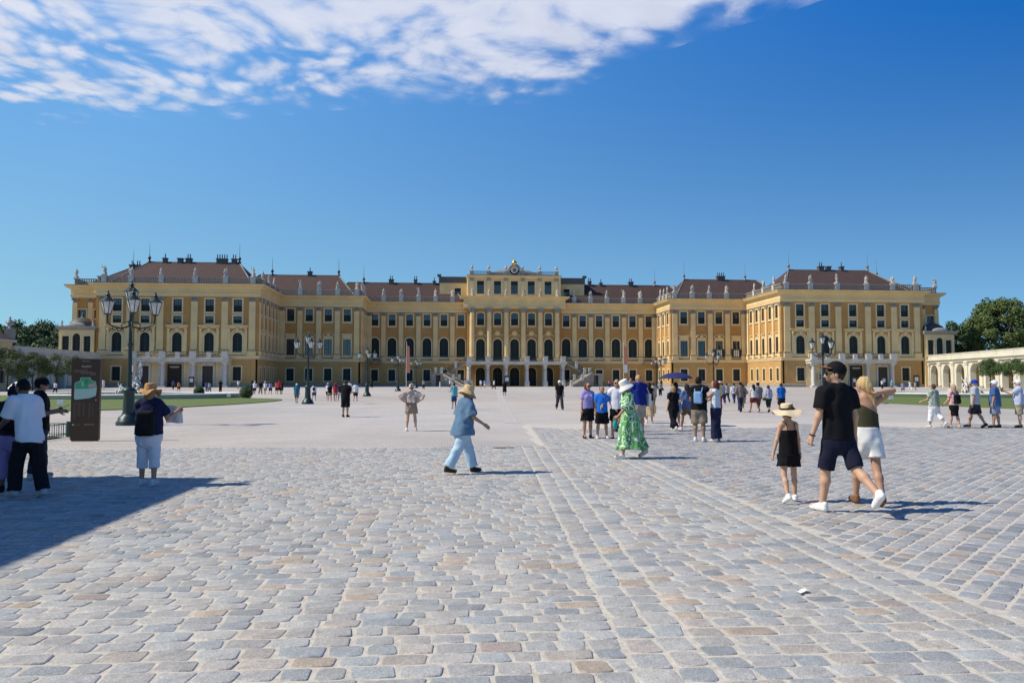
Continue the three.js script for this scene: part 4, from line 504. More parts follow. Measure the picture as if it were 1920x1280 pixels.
// ---------- lawns ----------
const grassT = tex(512, (u, v) => { const a = fbmp(u, v, 6, 5, 200), b = h3(Math.floor(u * 512), Math.floor(v * 512), 7), c = fbmp(u, v, 100, 2, 210), k = .7 + .5 * (a - .5) + .35 * (b - .5) + .4 * (c - .5); return [k * (.95 + .3 * (a - .5)), k, k * .9]; }, true, 1 / 2.2);
function lawn(name, pts) { const s = new THREE.Shape(new THREE.SplineCurve(pts.map(p => new THREE.Vector2(p[0], -p[1]))).getPoints(60)); const g = new THREE.ShapeGeometry(s).rotateX(-Math.PI / 2); const p = g.attributes.position, uv = g.attributes.uv; for (let i = 0; i < p.count; i++) { p.setY(i, G(p.getZ(i)) + .05); uv.setXY(i, p.getX(i), p.getZ(i)); } g.computeVertexNormals(); const m = structure(name, g, std([.175, .225, .042], .95, { map: grassT })); const e = []; const P = s.getPoints(); for (let i = 0; i < P.length - 1; i++) { const a = P[i], b = P[i + 1], ya = G(-a.y) + .05, yb = G(-b.y) + .05; e.push(a.x, ya - .25, -a.y, b.x, yb - .25, -b.y, b.x, yb, -b.y, a.x, ya - .25, -a.y, b.x, yb, -b.y, a.x, ya, -a.y); } const eg = new THREE.BufferGeometry(); eg.setAttribute('position', new THREE.Float32BufferAttribute(e, 3)); eg.computeVertexNormals(); mesh('turf_edge', eg, std([.12, .13, .05], .95, { side: THREE.DoubleSide }), m); return m; }
lawn('lawn', [[-75, -46], [-40, -46.2], [-26, -46.8], [-20.2, -48.5], [-17.2, -54], [-15.4, -63], [-14.6, -71], [-15.6, -77], [-19, -80.8], [-22.5, -86], [-28, -92.5], [-40, -93.5], [-75, -94]]);
lawn('lawn_001', [[110, -44], [60, -44.3], [38, -44.8], [35.2, -46.8], [34.6, -52], [34.4, -60], [34.9, -68], [37, -76], [42, -84], [47, -92], [58, -94], [110, -94]]);
// ---------- fountains ----------
const marble = std([.72, .69, .62], .6, { map: stoneT }), rockM = std([.27, .22, .15], .95, { map: stoneT, bumpMap: stoneT, bumpScale: .1 });
const waterM = new THREE.MeshPhysicalMaterial({ color: lin(.75, .82, .84), roughness: .08, transmission: 1, thickness: .6, ior: 1.33, attenuationColor: lin(.35, .5, .5), attenuationDistance: 1.5 });
function fountain(label, x, z, mirror, jet) {
  const y = G(z), o = thing('fountain', label, 'fountain', 'fountains on the lawns', [x, y, z]); if (mirror) o.rotation.y = -1.2;
  const prof = [[9.6, -.2], [9.6, .42], [9.75, .5], [10.3, .52], [10.42, .44], [10.42, .34], [10.2, .28], [10.1, -.2]]; mesh('basin_rim', uvBox(lathe(prof, 72)), marble, o);
  mesh('basin_floor', new THREE.CircleGeometry(9.7, 48).rotateX(-Math.PI / 2).translate(0, .08, 0), std([.22, .25, .22], .9), o); mesh('water', new THREE.CylinderGeometry(9.58, 9.58, .24, 48).translate(0, .22, 0), waterM, o);
  const grp = new THREE.Group(); grp.name = 'sculpture'; grp.scale.setScalar(.62); grp.position.y = .12; o.add(grp);
  const rk = [ell([0, .5, 0], [1.9, 1.2, 1.6]), ell([-.9, .4, .8], [1.2, .9, 1]), ell([1.2, .4, .6], [1.1, .8, 1]), ell([.2, 1.4, -.1], [.8, .8, .7]), ell([-1.6, .3, -.2], [.9, .8, .8]), ell([1.8, .3, -.4], [.8, .7, .8])], rb = blend(rk, .3);
  mesh('rocks', meshField((a, b, c) => rb(a, b, c) - .5 * (fbm2(a * 1.5 + c, b * 1.6 - c * .7, 3, 9) - .5), [-3, .05, -2.4], [3, 2.8, 2.4], .12), rockM, grp);
  const fig = (px, py, pz, ry, up, s = 1) => { const f = [cone([0, .1, 0], [0, .62, .05], .26, .27), cone([0, .62, .05], [0, .85, .06], .12, .09), ell([0, 1.02, .08], [.14, .18, .16]), cone([-.28, .62, .05], up ? [-.5, .95, .15] : [-.45, .35, .2], .1, .08), cone(up ? [-.5, .95, .15] : [-.45, .35, .2], up ? [-.55, 1.35, .2] : [-.3, .2, .45], .08, .06), cone([.28, .62, .05], [.5, .4, .2], .1, .08), cone([.5, .4, .2], [.62, .1, .4], .08, .06), cone([-.12, .1, .05], [-.22, .12, .62], .2, .15), cone([.12, .1, .05], [.25, .02, .6], .2, .15), cone([-.22, .12, .62], [-.25, -.42, .75], .14, .09), cone([.25, .02, .6], [.55, -.2, .95], .14, .09)], b = blend(f, .1); const g = meshField((a, c, d) => b(a, c, d) - .02 * (vn3(a * 7, c * 7, d * 7) - .5), [-.85, -.65, -.45], [.95, 1.55, 1.15], .05); mesh('river_figure', g.scale(s, s, s).rotateY(ry).translate(px, py, pz), marble, grp); };
  fig(-.2, 1.9, .1, .2, true, 1.15); fig(-2.2, .85, .9, -.6, true, 1.05); fig(2.0, .85, .8, .7, false, 1.15); fig(.6, .8, 1.6, .1, false, .95); fig(-.9, 1.2, -.9, 2.6, false, 1);
  if (jet) { const R = rng(3), gs = []; for (let i = 0; i < 900; i++) { const t = Math.pow(R(), .8), h = t * 3.2, sp = .05 + .32 * Math.sin(Math.PI * Math.min(1, t * 1.02)) * (1 - t * .3); gs.push(new THREE.SphereGeometry(.008 + .02 * R(), 4, 3).scale(1, 1.4 + R(), 1).translate(.35 + (R() - .5) * sp * 2.2, 2.6 + h, (R() - .5) * sp * 2.2)); } const j = mesh('water_jet', mg(gs), new THREE.MeshPhysicalMaterial({ color: lin(.95, .97, 1), roughness: .1, transmission: .2, thickness: 0 }), grp); j.userData.kind = 'stuff'; }
  return o;
}
fountain('white marble fountain with figures on rocks and a rising jet on the left lawn', -31.2, -84, false, true);
fountain('cream marble fountain with figures in a round basin on the right lawn', 57.5, -83.5, true, false);
// ---------- gatehouse behind the left shoulder of the camera: it throws the broad shadow ----------
{
  const o = thing('gatehouse', 'yellow gatehouse block just outside the left edge, throwing the broad shadow', 'building'); const H = 9, sh = new THREE.Shape([[-12.45, 13.35], [-12.55, -3], [-20, -3], [-20, 14.1]].map(p => new THREE.Vector2(...p)));
  mesh('wall', uvBox(new THREE.ExtrudeGeometry(sh, { depth: H - .7, bevelEnabled: false }).rotateX(-Math.PI / 2)), M.pale, o); const s2 = new THREE.Shape([[-12.15, 13.55], [-12.25, -3.2], [-20, -3.2], [-20, 14.3]].map(p => new THREE.Vector2(...p))); mesh('cornice', uvBox(new THREE.ExtrudeGeometry(s2, { depth: .7, bevelEnabled: false }).rotateX(-Math.PI / 2).translate(0, H - .7, 0)), M.trim, o);
  for (const z of [-10.5, -6.5, -2.5]) { const w = mesh('window', uvBox(bx(-12.5, -12.35, 1.5, 4.2, z - .8, z + .8)), M.trim, o); mesh('pane', bx(-12.4, -12.33, 1.7, 4, z - .6, z + .6), M.glass, w); }
}
// ---------- street lamps ----------
const lampIron = std([.026, .046, .044], .42, { metalness: .4 }), lampGlass = new THREE.MeshPhysicalMaterial({ color: lin(.95, .95, .92), roughness: .25, transmission: .5, thickness: 0, side: THREE.DoubleSide }), bulbM = std([.85, .83, .76], .5);
function lampKit() {
  const k = {}; const oct = (pts, n = 8) => lathe(pts, n);
  k.base = mg([oct([[.46, -.05], [.46, .12], [.40, .16], [.37, .3], [.28, .36], [.25, .42], [.22, .5], [.20, 1.22], [.26, 1.26], [.27, 1.34], [.20, 1.4], [.12, 1.46]], 8)]);
  k.post = mg([oct([[.1, 1.44], [.095, 1.9], [.11, 1.93], [.11, 2.0], [.085, 2.04], [.075, 3.0], [.1, 3.03], [.1, 3.1], [.07, 3.14], [.06, 3.75], [.09, 3.8], [.1, 3.95], [.06, 4.05], [.05, 4.5], [.08, 4.55], [.09, 4.6]], 12)]);
  k.arm = mg([tube([[.06, 3.78, 0], [.3, 3.7, 0], [.6, 3.76, 0], [.78, 3.86, 0], [.84, 4.05, 0], [.84, 4.2, 0]], .03, 22, 6), tube([[.08, 3.95, 0], [.25, 3.92, 0], [.34, 3.8, 0], [.28, 3.72, 0]], .018, 14, 5), tube([[.3, 3.7, 0], [.36, 3.6, 0], [.46, 3.6, 0], [.48, 3.68, 0], [.42, 3.72, 0]], .018, 14, 5), tube([[.5, 3.72, 0], [.55, 3.62, 0], [.64, 3.64, 0], [.65, 3.74, 0]], .016, 12, 5), new THREE.SphereGeometry(.05, 8, 6).translate(.84, 4.2, 0)]);
  const r = t => lerp(.10, .215, t), hex = i => [Math.cos(i * Math.PI / 3), Math.sin(i * Math.PI / 3)], gl = [], fr = [];
  for (let i = 0; i < 6; i++) { const [ax, az] = hex(i), [bx2, bz] = hex(i + 1); const A = [ax * .10, .04, az * .10], B = [bx2 * .10, .04, bz * .10], C = [bx2 * .215, .52, bz * .215], D = [ax * .215, .52, az * .215]; gl.push(...A, ...C, ...B, ...A, ...D, ...C); fr.push(bar(A, D, .014, 5), bar(D, C, .014, 5), bar(A, B, .012, 5)); }
  const gg = new THREE.BufferGeometry(); gg.setAttribute('position', new THREE.Float32BufferAttribute(gl, 3)); gg.computeVertexNormals(); k.glass = gg; fr.push(lathe([[.05, 0], [.11, .02], [.1, .05]], 6)); k.frame = mg(fr);
  k.roof = mg([lathe([[.25, .52], [.23, .55], [.10, .68], [.07, .70], [.07, .76], [.10, .78], [.03, .84], [.03, .87], [.045, .9], [0, .95]], 6)]); k.bulb = mg([lathe([[.03, .05], [.05, .12], [.07, .2], [.06, .32], [.03, .38], [0, .4]], 10)]); return k;
}
const LK = lampKit();
function streetLamp(x, z, label, turn = 0) {
  const o = thing('street_lamp', label, 'street lamp', 'four-lantern lamps lining the court', [x, G(z), z], turn); mesh('base', LK.base, lampIron, o); mesh('post', LK.post, lampIron, o);
  const put = (px, py, pz) => { const l = mesh('lantern', LK.frame, lampIron, o, [px, py, pz]); l.scale.set(1.16, 1.0, 1.16); mesh('lantern_glass', LK.glass, lampGlass, l); mesh('lantern_roof', LK.roof, lampIron, l); mesh('bulb', LK.bulb, bulbM, l); };
  for (const a of [Math.PI, -.25, 1.25]) { const m = mesh('arm', LK.arm, lampIron, o); m.rotation.y = -a * 1; put(Math.cos(a) * .84, 4.2, Math.sin(a) * .84); } put(0, 4.6, 0); return o;
}
streetLamp(-12.05, -31.6, 'tall green four-lantern lamp beside the dark sign, nearest lamp on the left', .12);
streetLamp(-10.5, -62.2, 'four-lantern lamp near the tip of the left lawn, second on the left', .1);
streetLamp(-8.65, -89.5, 'four-lantern lamp in mid court, third on the left', 0);
streetLamp(-6.9, -117.5, 'small far four-lantern lamp left of the pink banner', .1);
streetLamp(-5.4, -148, 'farthest four-lantern lamp on the left, right of the pink banner', 0);
streetLamp(29.1, -59.3, 'four-lantern lamp behind the man in the black cap', 0);
streetLamp(32.0, -93, 'four-lantern lamp before the right middle front, above the strolling group', .1);
streetLamp(33.6, -122, 'far four-lantern lamp by the right short return', 0);
streetLamp(37.4, -139, 'farthest four-lantern lamp on the right', .2);
// ---------- banner poles ----------
for (const [x, z, l, white] of [[-7.9, -163, 'slim pole with a long salmon banner left of the stair', 0], [36.4, -160.5, 'slim pole with a long salmon and white banner right of the stair', 1]]) {
  const o = thing('banner_pole', l, 'banner', 'banner poles before the palace', [x, G(z), z]); mesh('pole', cyl(.07, .05, 0, 9.3, 0, 0, 8), std([.55, .55, .55], .4), o); const s = new THREE.Shape([[.06, 8.6], [.62, 8.2], [.75, 2.9], [.06, 2.9]].map(p => new THREE.Vector2(...p))); const g = new THREE.ExtrudeGeometry(s, { depth: .02, bevelEnabled: false }); mesh('banner', g, std([.72, .24, .13], .8), o); if (white) mesh('banner_foot', bx(.07, .74, 2.95, 4.6, -.012, .032), std([.8, .76, .7], .8), o);
}
// ---------- information sign ----------
{
  const o = thing('information_sign', 'tall dark brown information board with a green site map', 'sign', null, [-9.94, G(-23), -23.06], .1);
  mesh('panel', uvBox(mg([bx(-.365, .365, .03, 2.27, -.07, .07), bx(-.34, .34, -.1, .03, -.055, .055)])), std([.040, .027, .018], .42), o);
  const c = document.createElement('canvas'); c.width = 512; c.height = 1536; const q = c.getContext('2d'), R = rng(12); q.fillStyle = '#3a2c22'; q.fillRect(0, 0, 512, 1536); const line = (x, y, w, h, f) => { q.fillStyle = f; let p = x; while (p < x + w) { const l = 4 + R() * 9; q.fillRect(p, y + R() * 2, Math.min(l, x + w - p), h); p += l + 2 + R() * 5; } };
  line(185, 26, 140, 10, '#b9b2a8'); q.fillStyle = '#d6d0c6'; q.font = 'italic 44px serif'; q.textAlign = 'center'; q.fillText('Standort', 258, 146); line(215, 162, 80, 5, '#8b8177'); line(40, 206, 250, 7, '#b3aca2'); line(40, 236, 330, 7, '#9c948a'); line(160, 262, 280, 7, '#b3aca2'); line(330, 288, 110, 7, '#9c948a');
  const poly = (pts, f) => { q.fillStyle = f; q.beginPath(); pts.forEach((p, i) => i ? q.lineTo(...p) : q.moveTo(...p)); q.closePath(); q.fill(); };
  poly([[60, 450], [150, 410], [165, 345], [340, 345], [350, 395], [440, 425], [460, 560], [445, 700], [330, 745], [70, 775], [50, 740]], '#9fc4bd'); poly([[70, 455], [160, 420], [172, 352], [330, 352], [345, 405], [432, 432], [440, 540], [330, 560], [70, 570]], '#3f9a72'); poly([[180, 420], [215, 415], [225, 520], [185, 528]], '#7cbd9c'); poly([[300, 480], [420, 450], [425, 520], [320, 550]], '#b59a9e'); poly([[230, 380], [300, 372], [300, 470], [235, 475]], '#2f8a63'); for (let i = 0; i < 26; i++) { q.fillStyle = i % 2 ? '#7fb09e' : '#c0d8d2'; q.fillRect(80 + R() * 320, 590 + R() * 120, 10 + R() * 50, 3); }
  for (const [x, w] of [[40, 70], [125, 60], [215, 50], [330, 4]]) for (let y = 820; y < (w > 60 ? 1150 : w < 10 ? 1120 : 1090); y += w < 10 ? 4 : 21) { if (w < 10) { q.fillStyle = '#8d857b'; q.fillRect(x, y, 4, 4); } else line(x, y, w * (.5 + .5 * R()), 5, '#837a70'); } for (let y = 830; y < 1100; y += 21) line(350, y, 90 * (.5 + .5 * R()), 5, '#5f564d'); q.fillStyle = '#d0c9be'; q.fillRect(440, 770, 16, 22); q.fillRect(30, 1240, 26, 24); line(62, 1250, 26, 12, '#b0a89d'); line(120, 1250, 46, 8, '#8d857b'); for (let i = 0; i < 6; i++) { q.fillStyle = '#d8a79a'; q.fillRect(250 + i * 32, 1246, 16, 12); }
  const t = new THREE.CanvasTexture(c); t.colorSpace = THREE.SRGBColorSpace; mesh('printed_face', new THREE.PlaneGeometry(.726, 2.2).translate(0, 1.15, .0735), new THREE.MeshStandardMaterial({ map: t, roughness: .45 }), o);
}
// ---------- low railing round the grass plot, drain grate, bins and boards ----------
{
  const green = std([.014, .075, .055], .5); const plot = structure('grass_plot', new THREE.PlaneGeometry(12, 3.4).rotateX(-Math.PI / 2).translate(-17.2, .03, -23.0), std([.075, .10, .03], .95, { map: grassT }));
  const fence = (a, b, l) => { const o = thing('low_fence', l, 'fence', 'low green railings round the grass plot'); const L = Math.hypot(b[0] - a[0], b[1] - a[1]), n = Math.round(L / .13); mesh('rail', mg([bar([a[0], .4, a[1]], [b[0], .4, b[1]], .014, 6)]), green, o); mesh('lower_rail', mg([bar([a[0], .1, a[1]], [b[0], .1, b[1]], .012, 6)]), green, o); for (let i = 0; i <= n; i++) { const x = lerp(a[0], b[0], i / n), z = lerp(a[1], b[1], i / n), post = i === 0 || i === n; mesh(post ? 'post' : 'bar', post ? bx(x - .03, x + .03, -.05, .46, z - .03, z + .03) : cyl(.009, .009, .03, .4, x, z, 5), green, o); } };
  fence([-11.1, -24.75], [-11.2, -21.4], 'low green iron railing running towards the camera beside the sign'); fence([-16, -24.9], [-11.2, -24.82], 'low green iron railing at the back of the grass plot');
  const gr = thing('drain_grate', 'narrow iron drain grate in the paving in mid court', 'drain', null, [1.44, .0, -19.7]); mesh('frame', mg([bx(-.25, .25, .002, .014, -.08, -.06), bx(-.25, .25, .002, .014, .06, .08), bx(-.25, -.235, .002, .014, -.06, .06), bx(.235, .25, .002, .014, -.06, .06)]), std([.05, .05, .05], .6), gr); for (let i = 0; i < 9; i++) mesh('slot_bar', bx(-.2 + i * .05 - .012, -.2 + i * .05 + .012, .002, .012, -.06, .06), std([.05, .05, .05], .6), gr);
  mesh('pit', bx(-.235, .235, .001, .004, -.06, .06), std([.01, .01, .01], .9), gr);
  const board = (x, z, l, w = 1.0, h = 2.1) => { const o = thing('notice_board', l, 'notice board', 'dark notice boards by the entrances', [x, G(z), z]); mesh('board', uvBox(bx(-w / 2, w / 2, 0, h, -.1, .1)), std([.035, .025, .02], .5), o); mesh('poster', bx(-w * .32, w * .32, h * .5, h * .84, .1, .112), std([.55, .62, .62], .6), o); };
  board(-48.9, -158.6, 'dark notice board beside the left wing entrance'); board(84.6, -158.8, 'dark notice board before the right wing, left one', .9); board(91.0, -158.8, 'dark notice board before the right wing, middle one', .9); board(97.0, -157, 'dark notice board before the right wing, right one', 1.2, 2.5); board(14.4, -186, 'dark notice board under the middle terrace', 1.3, 2.6);
  for (const [x, z, l] of [[34.3, -58.9, 'small white sign on a stake at the edge of the right lawn'], [-19.3, -73.2, 'small white sign on a stake near the tip of the left lawn'], [-22.4, -48.6, 'small white sign on a stake on the front of the left lawn']]) { const o = thing('lawn_sign', l, 'sign', 'small lawn signs', [x, G(z) + .04, z]); mesh('stake', cyl(.02, .02, 0, .35, 0, 0, 5), std([.3, .3, .3], .6), o); mesh('plate', bx(-.17, .17, .3, .6, .0, .03), std([.8, .8, .8], .6), o); }
  { const o = thing('window_sign', 'square white sign with four panes beside the right wing window', 'sign', null, [80.5, .75, -164.9]); mesh('plate', bx(-.75, .75, 1.5, 2.9, 0, .06), M.white, o); for (const a of [-1, 1]) for (const b of [0, 1]) mesh('square', bx(a * .3 - .2, a * .3 + .2, 1.7 + b * .58, 2.12 + b * .58, .06, .075), std([.03, .03, .04], .6), o); }
  for (const [x, z, l] of [[-1.2, -182, 'short white bollard left of the stair foot'], [103.2, -150, 'short white bollard by the right arcade']]) { const o = mesh('bollard', lathe([[.22, 0], [.22, .1], [.16, .15], [.16, .95], [.2, 1.0], [.1, 1.12], [0, 1.14]], 10), M.white, scene, [x, G(z), z]); tag(o, l, 'bollard'); }
  { const o = mesh('paper_scrap', new THREE.PlaneGeometry(.1, .06, 3, 2).rotateX(-Math.PI / 2).rotateY(.3), std([.8, .8, .78], .8, { side: THREE.DoubleSide }), scene, [2.72, .022, -5.95]); const p = o.geometry.attributes.position; for (let i = 0; i < p.count; i++) p.setY(i, .008 * Math.sin(p.getX(i) * 60)); o.geometry.computeVertexNormals(); tag(o, 'tiny white paper scrap on the cobbles', 'litter'); }
}
// ---------- people ----------
const clothMats = new Map();
const clothT = tex(256, (u, v) => .5 + .35 * (h3(Math.floor(u * 256), Math.floor(v * 256), 2) - .5) + .5 * (fbmp(u, v, 8, 4, 300) - .5));
function cloth(c, r = .88, o = {}) { const k = c.join() + r + JSON.stringify(o); if (!clothMats.has(k)) clothMats.set(k, new THREE.MeshPhysicalMaterial({ color: lin(...c), roughness: r, specularIntensity: .35, ...o })); return clothMats.get(k); }
const SKIN = { fair: [.54, .32, .205], tan: [.42, .235, .145], olive: [.33, .185, .115], dark: [.16, .085, .055] };
const V = (x, y, z) => new THREE.Vector3(x, y, z), arr = v => [v.x, v.y, v.z];
function ec(a, b, r0, r1, zs) { const by = b[1] - a[1], bxx = b[0] - a[0], bz = b[2] - a[2]; return (x, y, z) => { const t = clamp((y - a[1]) / by), p = x - a[0] - bxx * t, q = y - a[1] - by * t, s = (z - a[2] - bz * t) / zs; return (Math.sqrt(p * p + q * q + s * s) - (r0 + (r1 - r0) * t)) * (zs < 1 ? .85 : 1); }; }
function skeleton(o) {
  const P = o.pose || {}, f = o.fem ? 1 : 0, sw = (f ? .158 : .182) * (o.wide || 1), J = { sides: {} };
  const lean = P.lean || 0, cl = Math.cos(lean), sl = Math.sin(lean), U = (x, y, z) => { const dy = y - .95; return [x, .95 + dy * cl - z * sl, z * cl + dy * sl]; };
  J.U = U; let low = 9;
  for (const [k, s] of [['L', 1], ['R', -1]]) {
    const q = { f: 0, o: .04, k: .04, tp: 0, ...(P[k] || {}) }, S = J.sides[k] = {}; S.hip = V(s * (f ? .088 : .085), .92, 0);
    S.d1 = V(s * Math.sin(q.o), -Math.cos(q.o) * Math.cos(q.f), Math.sin(q.f)).normalize(); S.knee = S.hip.clone().addScaledVector(S.d1, .43); const f2 = q.f - q.k; S.d2 = V(s * Math.sin(q.o) * .6, -Math.cos(f2), Math.sin(f2)).normalize(); S.ank = S.knee.clone().addScaledVector(S.d2, .42);
    const yw = s * (q.yaw ?? .15); S.fd = V(Math.sin(yw) * Math.cos(q.tp), -Math.sin(q.tp), Math.cos(yw) * Math.cos(q.tp)); S.fn = V(Math.sin(yw) * Math.sin(q.tp), Math.cos(q.tp), Math.cos(yw) * Math.sin(q.tp)); S.heel = S.ank.clone().addScaledVector(S.fn, -.035).addScaledVector(S.fd, -.035); S.toe = S.heel.clone().addScaledVector(S.fd, .185); low = Math.min(low, S.heel.y - .037, S.toe.y - .037 + (q.tp ? .008 : 0));
    const a = { f: 0, o: .12, e: .15, in: 0, ...(P[k === 'L' ? 'la' : 'ra'] || {}) }; S.sh = V(...U(s * sw, 1.42, 0)); let e, h;
    if (a.el) { e = V(...U(...a.el)); h = V(...U(...a.ha)); } else { const d = V(s * Math.sin(a.o), -Math.cos(a.o) * Math.cos(a.f), Math.sin(a.f) * Math.cos(a.o)).normalize(); e = S.sh.clone().addScaledVector(d, .285); const fa = a.f + a.e, d3 = V(s * Math.sin(a.o) * (1 - a.in) - s * a.in * .7, -Math.cos(fa), Math.sin(fa)).normalize(); h = e.clone().addScaledVector(d3, .25); }
    S.el = e; S.wr = h; S.hd = h.clone().sub(e).normalize();
  }
  J.dy = -low; const up = v => { v.y += J.dy; }; for (const S of Object.values(J.sides)) [S.hip, S.knee, S.ank, S.heel, S.toe, S.sh, S.el, S.wr].forEach(up);
  const u2 = (x, y, z) => { const p = U(x, y, z); p[1] += J.dy; return p; }; J.T = u2;
  J.hc = V(...u2(0, 1.64, .012 + (P.hf || 0))); J.hs = o.head || 1; const rot = new THREE.Matrix4().makeRotationFromEuler(new THREE.Euler(lean * .7 + (P.hp || 0), P.hy || 0, P.hr || 0, 'YXZ')); J.hm = rot.clone().setPosition(J.hc); J.hi = J.hm.clone().invert(); return J;
}
function toHead(J) { const e = J.hi.elements, k = 1 / J.hs; return (x, y, z) => [(e[0] * x + e[4] * y + e[8] * z + e[12]) * k, (e[1] * x + e[5] * y + e[9] * z + e[13]) * k, (e[2] * x + e[6] * y + e[10] * z + e[14]) * k]; }
const torso = (o, J, e) => { const f = o.fem ? 1 : 0, w = o.fat || 1, T = J.T; return [ec(T(0, .90, -.005), T(0, 1.04, 0), (f ? .168 : .158) * w + e, (f ? .14 : .148) * w + e, .76), ec(T(0, 1.02, 0), T(0, 1.32, .0), (f ? .132 : .146) * w + e, (f ? .148 : .168) * Math.sqrt(w) + e, .70), ec(T(0, 1.28, 0), T(0, 1.40, -.005), (f ? .145 : .165) + e, .11 + e, .66), cone(arr(J.sides.R.sh.clone().lerp(J.sides.L.sh, .1)), arr(J.sides.L.sh.clone().lerp(J.sides.R.sh, .1)), .056 + e, .056 + e), ...['L', 'R'].map(k => cone(arr(J.sides[k].sh.clone().lerp(V(...T(0, 1.42, 0)), .18).add(V(0, .012, -.004))), T(0, 1.475, -.012), .046 + e, .052 + e)), ...(f ? [ell(T(.065, 1.30, .085), [.06 + e, .06 + e, .06 + e]), ell(T(-.065, 1.30, .085), [.06 + e, .06 + e, .06 + e])] : []), ...(w > 1.12 ? [ell(T(0, 1.06, .02), [.145 * w + e, .19 + e, .115 * w + e])] : [])]; };
function handField(S, s, grip) {
  const d = S.hd, side = V(0, 0, 1).cross(d).normalize(); if (side.lengthSq() < .1) side.set(1, 0, 0); const n = d.clone().cross(side).normalize(), lat = n.clone(), pal = side.clone().multiplyScalar(-s);   // palm faces the body
  const at = (a, b, c) => S.wr.clone().addScaledVector(d, a).addScaledVector(lat, b).addScaledVector(pal, c), fs = [cone(arr(at(-.02, 0, 0)), arr(at(.03, 0, 0)), .027, .03), cone(arr(at(.03, -.018, 0)), arr(at(.075, -.024, 0)), .021, .017), cone(arr(at(.03, .018, 0)), arr(at(.078, .022, 0)), .021, .017)];
  const c = grip ? 1.25 : .38; [[-.031, .058], [-.011, .07], [.010, .074], [.031, .066]].forEach(([b, L], i) => { const k = at(.078, b, 0), m = at(.078 + L * .5 * Math.cos(c * .6), b * 1.05, L * .5 * Math.sin(c * .6)), t = at(.078 + L * .5 * Math.cos(c * .6) + L * .5 * Math.cos(c * 1.5), b * 1.02, L * .5 * Math.sin(c * .6) + L * .5 * Math.sin(c * 1.5)); fs.push(cone(arr(k), arr(m), .0098, .009), cone(arr(m), arr(t), .009, .0072)); });
  const t0 = at(.018, .03, .008), t1 = at(.052, .052, .026), t2 = at(.085, .05, .042); fs.push(cone(arr(t0), arr(t1), .014, .011), cone(arr(t1), arr(t2), .011, .008)); return fs;
}
